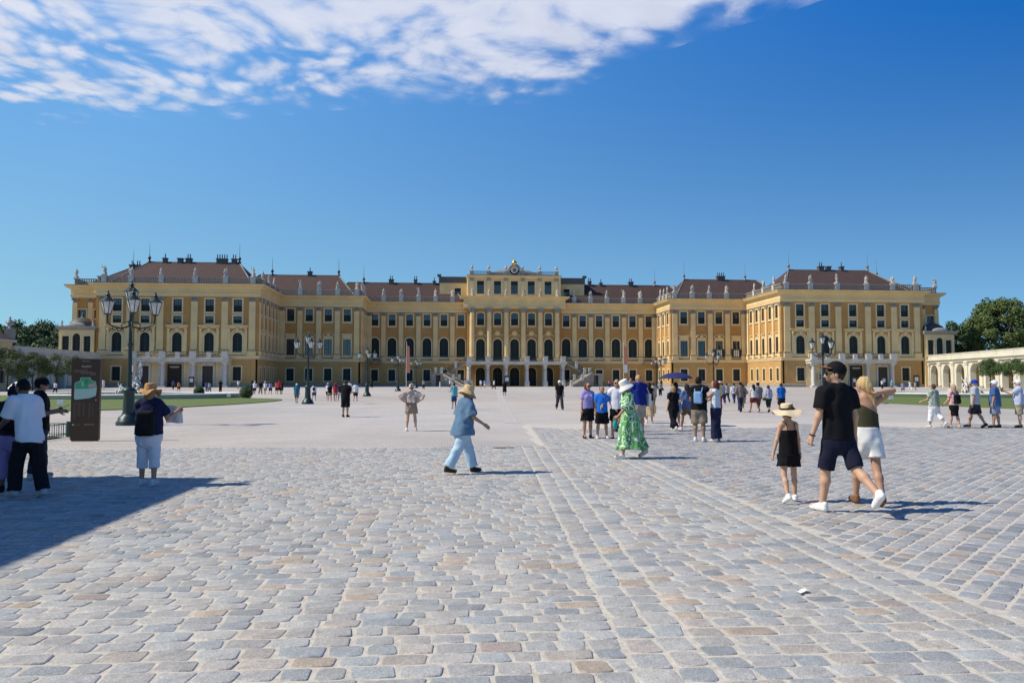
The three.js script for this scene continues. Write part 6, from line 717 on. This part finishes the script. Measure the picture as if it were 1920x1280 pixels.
// ----- group under the umbrella -----
{
  person({ x: 7.62, z: -26.2, H: 1.54, turn: away + .2, cell: .016, fem: true, fat: 1.12, skin: SKIN.fair, label: 'fair-haired woman in black t-shirt and wide black trousers below the umbrella', pose: { ...stepR, la: { f: -.1, o: .2, e: .2 }, ra: { f: .1, o: .16, e: .3 } }, top: { c: C.black, hem: .88, sleeve: .6, ease: .03 }, bot: { c: C.black, len: 1.9, ease: .035, hemEase: .05 }, shoes: { c: [.7, .68, .66] }, hair: { type: 'bob', c: [.36, .22, .09] } });
  const u = person({ x: 8.5, z: -28.9, H: 1.62, turn: away - .1, cell: .018, fem: true, skin: SKIN.olive, grip: 'R', label: 'dark-haired woman in patterned blue dress holding the navy umbrella', pose: { ra: { f: .5, o: .1, e: 1.8 } }, top: { c: C.jeans, print: (x, y, z) => vn3(x * 22, y * 22, z * 22) > .55 ? [.1, .14, .3] : [.24, .3, .46], hem: .95, sleeve: .6, ease: .03, name: 'bodice' }, bot: { type: 'skirt', print: (x, y, z) => vn3(x * 22, y * 22, z * 22) > .55 ? [.1, .14, .3] : [.24, .3, .46], c: C.jeans, hem: .55, r: .26 }, shoes: { c: [.7, .4, .45] }, hair: { type: 'long', c: [.015, .012, .012] } });
  const h = u.J.sides.R.wr.clone().add(V(0, .03, .03)), R = .72, rib = []; const dome = lathe([[0, .24], [.22, .225], [.45, .165], [.62, .08], [R, 0], [R - .01, -.012], [.45, .15], [0, .228]], 8); for (let i = 0; i < 8; i++) rib.push(bar([0, .2, 0], [Math.cos(i * Math.PI / 4) * R * .97, -.005, Math.sin(i * Math.PI / 4) * R * .97], .006, 4));
  const um = carried(u, 'umbrella', 'open navy blue umbrella above the group right of centre', 'umbrella', [['canopy', dome.clone().rotateY(.2).translate(h.x + .12, h.y + .56, h.z), cloth([.028, .032, .11], .7, { side: 2 })], ['shaft', cyl(.008, .008, -.1, .8, h.x + .08, h.z, 6).translate(0, h.y, 0), cloth([.2, .2, .2], .4)], ['handle', new THREE.SphereGeometry(.02, 8, 6).scale(1, 3, 1).translate(h.x + .08, h.y - .06, h.z), cloth(C.black, .4)]]); for (const q of rib) mesh('rib', q.rotateY(.2).translate(h.x + .12, h.y + .54, h.z), cloth([.3, .3, .3], .4), um);
  person({ x: 8.15, z: -26.4, H: 1.6, turn: away + .15, cell: .018, fem: true, skin: SKIN.tan, label: 'woman in denim blue blouse and khaki shorts between the black outfits', pose: { ...stepL, la: { f: .3, o: .1, e: 1.0 } }, top: { c: [.10, .14, .27], hem: .86, sleeve: .8, ease: .03, flare: .03 }, bot: { c: [.16, .12, .08], len: .7, ease: .03 }, shoes: { c: [.72, .55, .58] }, hair: { type: 'long', c: [.02, .016, .014] } });
  const m = person({ x: 6.95, z: -21.4, H: 1.76, turn: away - .45, cell: .014, fat: 1.1, skin: SKIN.olive, label: 'dark-haired man in black t-shirt and taupe shorts with one arm raised', pose: { la: { f: .5, o: .2, e: .9 }, ra: { el: [-.16, 1.42, .3], ha: [-.42, 1.56, .42] }, hy: -.5 }, top: { c: C.black, hem: .84, sleeve: .7, ease: .034 }, bot: { c: [.22, .18, .14], len: 1.0, ease: .034, hemEase: .032 }, shoes: { c: [.72, .72, .74] }, hair: { type: 'short', c: [.012, .01, .01] } });
  backpack(m, 'light blue drawstring backpack on the man in taupe shorts', [.20, .36, .58], .86);
  person({ x: 7.38, z: -21.3, H: 1.66, turn: away + .9, cell: .014, fem: true, skin: SKIN.tan, label: 'auburn-haired woman in pale vest and navy wide trousers embracing the man', pose: { la: { f: .9, o: .1, e: .5 }, ra: { f: .8, o: .1, e: .4 } }, top: { c: [.55, .60, .66], hem: .95, sleeve: .0, ease: .02, name: 'vest' }, bot: { c: [.014, .018, .05], len: 1.95, ease: .034, hemEase: .055 }, shoes: { c: [.74, .74, .74] }, hair: { type: 'bob', c: [.10, .03, .02] } });
}
// ----- lone walkers in mid court -----
person({ x: -4.68, z: -38.1, H: 1.74, turn: away - .3, cell: .018, fat: 1.12, skin: SKIN.tan, grip: 'L', label: 'man in black t-shirt and black shorts standing alone left of centre', pose: { la: { f: .5, o: .1, e: 1.4 }, ra: { f: .4, o: .12, e: 1.2 } }, top: { c: C.black, hem: .84, sleeve: .75, ease: .034 }, bot: { c: C.black, len: 1.02, ease: .03, hemEase: .028 }, shoes: { c: C.black }, hair: { type: 'short', c: [.05, .04, .03] } });
person({ x: -1.13, z: -26.95, H: 1.56, turn: away, cell: .015, fem: true, skin: SKIN.fair, label: 'woman in white cap with a beige shawl and khaki shorts, hands on hips', pose: { L: { o: .12 }, R: { o: .12 }, la: { el: [.42, 1.22, -.04], ha: [.2, 1.06, .06] }, ra: { el: [-.42, 1.22, -.04], ha: [-.2, 1.06, .06] } }, top: { c: [.46, .38, .33], hem: 1.06, ease: .05, sleeve: 1.0, flare: .05, cuff: .06, fold: .022, name: 'shawl' }, bot: { c: [.30, .235, .17], len: .62, ease: .036, hemEase: .06, fold: .014 }, shoes: { c: [.8, .8, .8] }, hair: { type: 'bun', c: [.2, .13, .08] }, hat: { type: 'cap', c: [.62, .55, .46] } });
person({ x: 6.88, z: -47.7, H: 1.78, turn: .05, cell: .02, skin: SKIN.olive, label: 'man in black polo and white cap walking towards the camera', pose: stepL, top: { c: C.black, hem: .86, sleeve: .7 }, bot: { c: [.045, .045, .05], len: 1.95, ease: .026 }, shoes: { c: C.black }, hair: { type: 'short', c: [.02, .02, .02] }, hat: { type: 'cap', c: C.white } });
person({ x: 6.92, z: -93, H: 1.66, turn: away, cell: .026, fem: true, skin: SKIN.tan, label: 'small figure in a long black dress standing before the middle terrace', pose: {}, top: { c: C.black, hem: .95, sleeve: 1.4 }, bot: { type: 'skirt', c: C.black, hem: .42, r: .27 }, shoes: { c: C.black }, hair: { type: 'long', c: C.black } });
{ const p = person({ x: .55, z: -50.1, H: 1.6, turn: away + .3, cell: .02, skin: SKIN.tan, label: 'person in turquoise t-shirt partly behind the straw bucket hat', pose: { la: { f: .5, o: .1, e: 1.2 } }, top: { c: [.13, .42, .50], hem: .85, sleeve: .6 }, bot: { c: [.03, .08, .17], len: 1.0 }, shoes: { c: C.grey }, hair: { type: 'short', c: [.05, .035, .02] } });
  person({ x: 1.5, z: -48.2, H: 1.58, turn: away, cell: .022, skin: SKIN.olive, label: 'person in red shirt hidden behind the straw bucket hat', pose: {}, top: { c: [.5, .06, .04], hem: .85 }, bot: { c: C.navy }, shoes: { c: C.black }, hair: { type: 'short', c: [.015, .012, .01] } }); }
// ----- people at the left edge, in the shade -----
{
  person({ x: -5.82, z: -11.75, H: 1.66, turn: away + 1.05, cell: .012, fat: 1.0, skin: SKIN.dark, label: 'man in white polo shirt and dark trousers leaning forward in the shade', pose: { L: { f: .3, k: .3, o: .04 }, R: { f: -.18, k: .1, tp: .25 }, lean: .24, la: { f: .35, o: .12, e: .5 }, ra: { f: .05, o: .14, e: .35 }, hp: .25 }, top: { c: [.80, .80, .80], hem: .80, sleeve: .85, ease: .03, cuff: .022 }, bot: { c: [.014, .014, .018], len: 1.97, ease: .034 }, shoes: { c: [.5, .5, .5] }, hair: { type: 'short', c: [.01, .009, .009] } });
  const w = person({ x: -6.35, z: -12.3, H: 1.56, turn: away + .3, cell: .014, fem: true, skin: SKIN.dark, label: 'woman in lilac trousers behind the man in the white polo', pose: { lean: .16, L: { f: .1 }, R: { f: -.1, k: .1 } }, top: { c: [.02, .02, .03], hem: .92, sleeve: .8 }, bot: { c: [.30, .22, .42], len: 1.62, ease: .02 }, shoes: { c: C.black }, hair: { type: 'short', c: [.012, .01, .01] } }); backpack(w, 'black backpack on the woman in lilac trousers', C.black, 1.0);
  const p = person({ x: -6.8, z: -14.05, H: 1.68, turn: 2.1, cell: .013, fat: 1.06, skin: SKIN.olive, grip: 'L', label: 'man in black cap and black t-shirt looking at his telephone at the left', pose: { la: { f: .1, o: .08, e: 1.7 }, ra: { f: .1, o: .1, e: 1.6 }, hp: .3, L: { f: .1 }, R: { f: -.1 } }, top: { c: C.black, hem: .84, sleeve: .7, ease: .032 }, bot: { c: [.035, .04, .06], len: 1.95, ease: .03 }, shoes: { c: [.55, .52, .5] }, hair: { type: 'short', c: [.012, .01, .01] }, hat: { type: 'cap', c: C.black } });
  const S = p.J.sides.L, q = S.wr.clone().addScaledVector(S.hd, .11); carried(p, 'telephone', 'dark telephone held by the man in the black cap at the left', 'phone', [['telephone', new THREE.BoxGeometry(.075, .009, .15).rotateX(-.5).translate(q.x, q.y + .025, q.z + .03), cloth([.03, .03, .035], .25)]]);
  const r = person({ x: -22.8, z: -44.3, H: 1.6, turn: away, cell: .024, fem: true, skin: SKIN.tan, grip: 'R', label: 'person in white beneath a white parasol at the far left', pose: { ra: { f: .5, o: .1, e: 1.7 } }, top: { c: C.white, hem: .86 }, bot: { c: C.white, len: 1.9 }, shoes: { c: C.white }, hair: { type: 'bob', c: C.black } }); const h = r.J.sides.R.wr;
  carried(r, 'parasol', 'white parasol tilted behind the heads at the left edge', 'umbrella', [['canopy', lathe([[0, .26], [.25, .24], [.45, .16], [.58, .05], [.62, 0], [.6, -.01], [.4, .16], [0, .245]], 10).rotateX(-.5).translate(h.x, h.y + .22, h.z - .1), cloth([.78, .74, .74], .8, { side: 2 })], ['shaft', bar([h.x, h.y - .1, h.z], [h.x, h.y + .45, h.z - .2], .01, 5), cloth([.4, .4, .4], .4)]]);
}
// ----- woman reading a map -----
{
  const p = person({ x: -4.62, z: -12.95, H: 1.56, turn: away + .02, cell: .012, fem: true, fat: 1.2, wide: 1.06, skin: SKIN.tan, grip: 'LR', label: 'woman in straw hat, navy blouse and white cropped trousers reading a map', pose: { ra: { f: .35, o: .42, e: 1.75 }, la: { f: .45, o: .25, e: 1.2, in: .3 }, R: { f: -.08, k: .14, o: .07 }, L: { f: .1, o: .06 }, hp: .12 }, top: { c: [.016, .018, .055], hem: .90, sleeve: .72, ease: .036, cuff: .02 }, bot: { c: [.70, .70, .74], len: 1.45, ease: .026, hemEase: .016 }, shoes: { c: [.62, .62, .66] }, hair: { type: 'bob', c: [.24, .16, .09] }, hat: { type: 'straw', c: [.50, .27, .10], R: .185, h: .13, r: .1, drop: .03, wave: .5, tilt: -.05 } });
  backpack(p, 'black drawstring backpack on the woman reading the map', [.01, .01, .012], 1.12, .1);
  const S = p.J.sides.R, q = S.wr.clone().addScaledVector(S.hd, .08), g = new THREE.PlaneGeometry(.3, .34, 8, 8), v = g.attributes.position; for (let i = 0; i < v.count; i++) v.setZ(i, .02 * Math.sin(v.getX(i) * 22)); g.computeVertexNormals(); carried(p, 'paper_map', 'white paper map held open by the woman in the navy blouse', 'map', [['paper', g.rotateX(-.35).translate(q.x + .13, q.y - .1, q.z + .09), cloth([.72, .74, .78], .8, { side: 2 })]]);
}
// ----- five walking at the right edge -----
{
  const G5 = 'five walking along the right lawn'; person({ x: 17.5, z: -27.3, H: 1.56, turn: away + .3, cell: .016, fem: true, fat: 1.2, skin: SKIN.tan, group: G5, label: 'woman in sage green blouse and white cropped trousers at the right', pose: { R: { f: -.3, k: .45, tp: .8 }, L: { f: .16 }, la: { f: .3, o: .25, e: .9 }, ra: { f: .3, o: .35, e: 1.2 } }, top: { c: [.20, .25, .20], print: (x, y, z) => { const k = vn3(x * 26, y * 26, z * 26); return k > .5 ? [.2, .26, .21] : [.34, .4, .34]; }, hem: .86, sleeve: .7, ease: .036 }, bot: { c: [.76, .76, .78], len: 1.55, ease: .03 }, shoes: { c: [.6, .58, .56] }, hair: { type: 'short', c: [.07, .04, .025] } });
  const b = person({ x: 18.05, z: -27, H: 1.55, turn: away + .1, cell: .016, fem: true, skin: SKIN.fair, group: G5, label: 'woman in pink t-shirt and black skirt at the right', pose: { R: { f: -.1, k: .15 }, L: { f: .1 }, la: { f: .1, o: .2, e: .7 }, ra: { f: .1, o: .2, e: .7 } }, top: { c: [.62, .36, .38], hem: .92, sleeve: .6 }, bot: { type: 'skirt', c: C.black, hem: .5, r: .15, wave: .02 }, shoes: { c: [.45, .38, .3] }, hair: { type: 'bob', c: [.42, .31, .18] } }); backpack(b, 'black backpack on the woman in pink', C.black, .95, .04);
  person({ x: 19.0, z: -27.2, H: 1.71, turn: away + .75, cell: .016, skin: SKIN.tan, group: G5, label: 'man in pale grey t-shirt, royal blue cap and dark shorts', pose: { ...stepL, L: { f: .3, k: .1 }, R: { f: -.2, k: .3, tp: .4 }, hy: .3 }, top: { c: [.40, .44, .50], hem: .85, sleeve: .75, ease: .034 }, bot: { c: [.03, .033, .045], len: .95, ease: .03, hemEase: .028 }, shoes: { c: [.05, .045, .04] }, hair: { type: 'short', c: [.3, .28, .26] }, hat: { type: 'cap', c: [.01, .045, .36] } });
  person({ x: 19.68, z: -27.1, H: 1.68, turn: away + .7, cell: .016, fat: 1.22, skin: SKIN.tan, group: G5, label: 'white-capped man in loose blue shirt and grey shorts', pose: { L: { f: .08 }, R: { f: -.08 }, la: { f: -.1, o: .16, e: .3 }, ra: { f: .2, o: .2, e: .3 }, hy: .2 }, top: { c: [.055, .115, .27], hem: .80, sleeve: .8, ease: .04, flare: .03 }, bot: { c: [.22, .28, .40], len: .95, ease: .03, hemEase: .03 }, shoes: { c: [.03, .03, .035] }, hair: { type: 'short', c: [.6, .58, .55] }, hat: { type: 'cap', c: [.74, .76, .8] } });
  const c = person({ x: 20.55, z: -27.05, H: 1.7, turn: away + .9, cell: .016, fat: 1.15, skin: SKIN.fair, group: G5, grip: 'LR', label: 'man in white cap taking a picture, cut by the right edge', pose: { la: { f: .9, o: .05, e: 1.1 }, ra: { f: .9, o: .05, e: 1.1 } }, top: { c: [.42, .47, .62], hem: .84, sleeve: .7, ease: .04 }, bot: { c: [.30, .27, .2], len: 1.0, ease: .034, hemEase: .03 }, shoes: { c: [.03, .03, .03] }, hair: { type: 'short', c: [.5, .46, .42] }, hat: { type: 'cap', c: [.72, .70, .66] } });
  const q = c.J.sides.L.wr.clone().add(c.J.sides.R.wr).multiplyScalar(.5); carried(c, 'camera', 'small black camera raised by the man at the right edge', 'camera', [['camera_body', bx(q.x - .06, q.x + .06, q.y + .05, q.y + .13, q.z + .03, q.z + .08), cloth(C.black, .4)], ['lens', new THREE.CylinderGeometry(.026, .028, .05, 12).rotateX(Math.PI / 2).translate(q.x, q.y + .09, q.z + .1), cloth(C.black, .25)]]);
}
// ----- strolling group in front of the right wing, seen from behind -----
{
  const GS = 'strolling group before the right wing', L = (x, z, o) => person({ x, z, cell: .02, turn: away, group: GS, skin: SKIN.tan, shoes: { c: C.black }, hair: { type: 'short', c: [.02, .016, .014] }, pose: stepL, ...o });
  L(15.9, -45.2, { H: 1.68, fat: 1.1, label: 'person in pale yellow shirt, white cap and red trousers', top: { c: [.55, .55, .22], hem: .86 }, bot: { c: [.30, .02, .025], len: 1.9, ease: .03, hemEase: .04 }, hat: { type: 'cap', c: C.white }, pose: {}, turn: away + .8 });
  L(22.9, -63.4, { H: 1.62, label: 'distant walker in beige jacket between umbrella and strollers', top: { c: [.42, .36, .30], sleeve: 1.9 }, bot: { c: C.navy } });
  const bp = L(22.7, -61.2, { H: 1.6, label: 'distant walker in white shirt and jeans beside the beige jacket', top: { c: [.6, .62, .66], sleeve: 1.5 }, bot: { c: [.03, .05, .11] }, pose: stepR }); backpack(bp, 'grey backpack on the distant walker in jeans', [.12, .14, .18], .9);
  L(16.12, -42.5, { H: 1.7, wide: 1.06, label: 'man in taupe jumper and dark jeans, leftmost of the strollers', top: { c: [.20, .16, .145], hem: .88, sleeve: 1.5, ease: .03 }, bot: { c: [.02, .026, .06] }, shoes: { c: C.black }, pose: { ...stepR, la: { el: [.3, 1.16, -.05], ha: [.18, 1.0, .06] }, ra: { el: [-.38, 1.16, -.02], ha: [-.2, .98, .08] } } });
  L(16.58, -43.4, { H: 1.58, fem: true, label: 'long-haired woman in dark top and pale patterned shorts among the strollers', top: { c: [.06, .05, .045], hem: .95 }, bot: { c: [.45, .38, .31], len: .8, ease: .03, hemEase: .05 }, shoes: { c: [.7, .68, .66] }, hair: { type: 'long', c: [.02, .015, .013] }, pose: stepR });
  L(16.75, -42.2, { H: 1.57, fem: true, label: 'black-haired woman in white top and maroon shorts', top: { c: [.62, .60, .60], hem: .93, sleeve: .1 }, bot: { c: [.12, .018, .025], len: .62, ease: .03, hemEase: .03 }, shoes: { c: [.5, .45, .45] }, hair: { type: 'long', c: [.014, .012, .016] } });
  L(17.12, -42.5, { H: 1.66, label: 'man in grey striped polo and khaki trousers with navy cap', top: { c: C.grey, print: (x, y, z) => Math.sin(y * 120) > .1 ? [.15, .14, .15] : [.27, .26, .27], hem: .86, sleeve: .8, ease: .03 }, bot: { c: [.14, .115, .08], len: 1.25 }, hat: { type: 'cap', c: [.02, .022, .05] }, pose: stepR });
  L(17.4, -45.8, { H: 1.64, label: 'white-shirted walker half hidden behind the striped polo', top: { c: [.6, .6, .64] }, bot: { c: C.navy }, pose: {} });
  const s = L(17.66, -42.4, { H: 1.52, fem: true, label: 'woman in pale lilac cardigan and dark green cropped trousers', top: { c: [.46, .47, .58], hem: .9, sleeve: 1.7, ease: .03 }, bot: { c: [.025, .045, .04], len: 1.4, ease: .034, hemEase: .04 }, hair: { type: 'bob', c: [.09, .045, .03] }, pose: stepR });
  const T = s.J.T; carried(s, 'handbag', 'brown handbag at the hip of the woman in the lilac cardigan', 'bag', [['bag', bx(.2, .32, T(0, .78, 0)[1], T(0, .96, 0)[1], -.15, .12), cloth([.16, .10, .07], .7)], ['strap', tube([[.26, T(0, .95, 0)[1], -.1], [.0, T(0, 1.3, 0)[1], -.17], [-.12, T(0, 1.5, 0)[1], -.05]], .012, 14, 5), cloth([.1, .08, .07], .7)]]);
  L(18.0, -41.5, { H: 1.58, label: 'man in bright blue shirt and black shorts, rightmost of the strollers', skin: SKIN.olive, top: { c: [.008, .11, .42], hem: .86, sleeve: .8, ease: .03 }, bot: { c: [.012, .012, .018], len: .98, ease: .03, hemEase: .028 }, pose: { L: { o: .08 }, R: { o: .1 } } });
}
// ----- small far figures: few shared poses, own clothes -----
{
  const poses = [stepL, stepR, {}, { la: { f: .5, e: 1.4, o: .1 } }], tops = { w: [.72, .72, .74], k: C.black, t: [.02, .16, .24], r: [.42, .03, .04], b: [.05, .08, .2], o: [.5, .16, .08], g: [.3, .3, .3], n: C.navy, c: [.16, .42, .5], p: [.55, .12, .2], u: [.01, .05, .4], y: [.42, .36, .28], l: [.3, .3, .5] }, bots = { k: C.black, n: C.navy, h: [.24, .2, .15], w: [.7, .7, .7], g: [.1, .1, .11], p: [.1, .05, .2], j: C.jeans };
  const F = (x, z, H, top, bot, len, pose, fem, label, hat, turn = away) => { const p = person({ kit: 'far' + len + (fem ? 'f' : 'm') + !!hat, x, z, H, turn, cell: .036, fem, skin: SKIN.tan, pose: poses[pose], label, group: 'small distant visitors', top: { c: tops[top], sleeve: .7, hem: .87, ease: .03 }, bot: { c: bots[bot], len, ease: .03 }, shoes: { c: [.3, .3, .3] }, hair: { type: fem ? 'bob' : 'short', c: [.04, .03, .025] }, hat: hat ? { type: 'cap', c: tops[hat] } : null }); return p; };
  F(-23.1, -99.2, 1.6, 'w', 'k', .95, 0, 0, 'tiny walker in white at the left end of the group behind the ball shrub', 'w'); F(-22.5, -99.6, 1.62, 'k', 'h', 1.95, 1, 0, 'tiny walker in black top and beige trousers, second behind the ball shrub'); F(-21.8, -99.0, 1.6, 'w', 'h', .95, 0, 1, 'tiny walker in white shirt and white cap, third behind the ball shrub', 'w'); F(-21.3, -99.5, 1.55, 'l', 'k', .95, 1, 1, 'tiny walker in pale lilac top, fourth behind the ball shrub'); F(-20.75, -100.5, 1.58, 'o', 'k', .95, 2, 1, 'tiny walker in orange top before the left wing'); F(-20.2, -99.2, 1.7, 'r', 'k', .95, 1, 0, 'walker in red shirt and red cap, right end of the far left group', 'r'); F(-20.0, -99.8, 1.66, 'n', 'k', .95, 0, 0, 'walker in navy beside the red shirt in the far left group');
  F(-11.7, -64.2, 1.58, 't', 'g', .95, 0, 0, 'walker in teal t-shirt and white cap beside the second lamp', 'w'); const b1 = F(-12.0, -74.4, 1.52, 'w', 'p', .95, 1, 1, 'walker in white with a dark pack right of the second lamp'); backpack(b1, 'dark blue backpack on the white-clad walker near the second lamp', [.02, .025, .07], .9);
  F(-11.2, -77.5, 1.56, 'w', 'l' in bots ? 'l' : 'n', .95, 0, 1, 'walker in white shirt and pale hat in the middle-left group', 'w'); F(-10.05, -70.7, 1.5, 'k', 'h', .7, 1, 1, 'walker in black top and pale shorts in the middle-left group'); F(-9.55, -70.5, 1.58, 'r', 'h', .7, 0, 1, 'walker in red shirt and red cap in the middle-left group', 'r'); F(-9.2, -70.9, 1.56, 'n', 'w', .7, 1, 0, 'walker in dark vest and white shorts in the middle-left group'); F(-10.4, -84.3, 1.66, 'y', 'h', .95, 2, 0, 'beige-clad figure above the shoulder of the man in black'); F(-11.3, -96, 1.62, 'w', 'g', .95, 0, 0, 'far white figure behind the man in black'); F(-7.8, -70.4, 1.66, 'w', 'n', .95, 1, 0, 'walker in white t-shirt and blue cap right of the man in black', 'u');
  F(-13.6, -150, 1.6, 'k', 'k', 1.95, 2, 0, 'dark figure by the third lamp before the court range'); F(-57.6, -140, 1.66, 'w', 'w', 1.95, 2, 1, 'white-clad figure by the left wing corner'); F(-49.5, -106, 1.5, 'w', 'k', 1.95, 1, 0, 'figure in white shirt and black trousers left of the dark sign'); F(-42.2, -128, 1.55, 'b', 'k', 1.95, 0, 0, 'dark blue figure at the left wing entrance'); F(-36.2, -112, 1.5, 'o', 'k', .95, 1, 1, 'figure in orange-brown before the left wing entrance'); F(-31.5, -108.5, 1.5, 'b', 'j', 1.95, 0, 0, 'left figure of the pair before the left wing door'); F(-30.4, -106, 1.5, 'g', 'j', 1.95, 1, 1, 'right figure of the pair before the left wing door'); F(-29.9, -109.2, 1.66, 'k', 'k', 1.95, 2, 0, 'black-clad figure beside the pair at the left wing door'); F(-34.6, -137, 1.55, 'w', 'h', 1.95, 0, 1, 'pale figure under the corner of the left wing'); F(-29.7, -126, 1.58, 'k', 'k', 1.95, 2, 0, 'dark figure at the inner corner of the left wing');
  F(-3.6, -133, 1.62, 'g', 'k', 1.95, 1, 0, 'grey figure left of the stair'); F(.9, -150, 1.6, 'w', 'g', 1.95, 0, 1, 'white figure at the foot of the left stair', 'w'); F(6.3, -141.5, 1.6, 'w', 'h', .95, 0, 1, 'left one of two white figures before the terrace'); F(7.1, -143.5, 1.62, 'l', 'w', .95, 1, 1, 'right one of two white figures before the terrace'); F(8.1, -132.5, 1.6, 'w', 'k', 1.95, 0, 0, 'figure in white shirt and black trousers walking before the terrace', 0, 1.6);
  F(75.9, -133, 1.58, 'w', 'n', 1.95, 2, 0, 'white-shirted figure before the right wing porch'); F(66.9, -114.6, 1.6, 'c', 'n', 1.95, 1, 0, 'figure in turquoise by the right wing notice boards', 'w'); F(72.1, -118.4, 1.58, 'w', 'w', 1.95, 0, 1, 'left one of the pair in white under the right wing'); F(73.2, -118.8, 1.5, 'y', 'h', .95, 1, 1, 'right one of the pair in pale clothes under the right wing'); F(24.4, -89, 1.6, 'g', 'k', 1.95, 2, 0, 'grey figure under the right lamps'); F(13.5, -51, 1.66, 'y', 'g', 1.95, 1, 0, 'taupe-clad walker behind the paper bag'); F(33.3, -160, 1.55, 'p', 'n', 1.95, 2, 1, 'small figure in pink beside the right stair'); F(19.6, -57, 1.6, 'w', 'h', 1.95, 1, 1, 'white-clad walker left of the strolling group'); F(20.6, -58, 1.62, 'l', 'n', 1.95, 0, 0, 'pale blue walker behind the yellow shirt'); F(57.5, -96, 1.6, 'l', 'h', 1.95, 0, 0, 'pale figure behind the shoulder of the man in the black cap');
}
renderer.render(scene, camera);
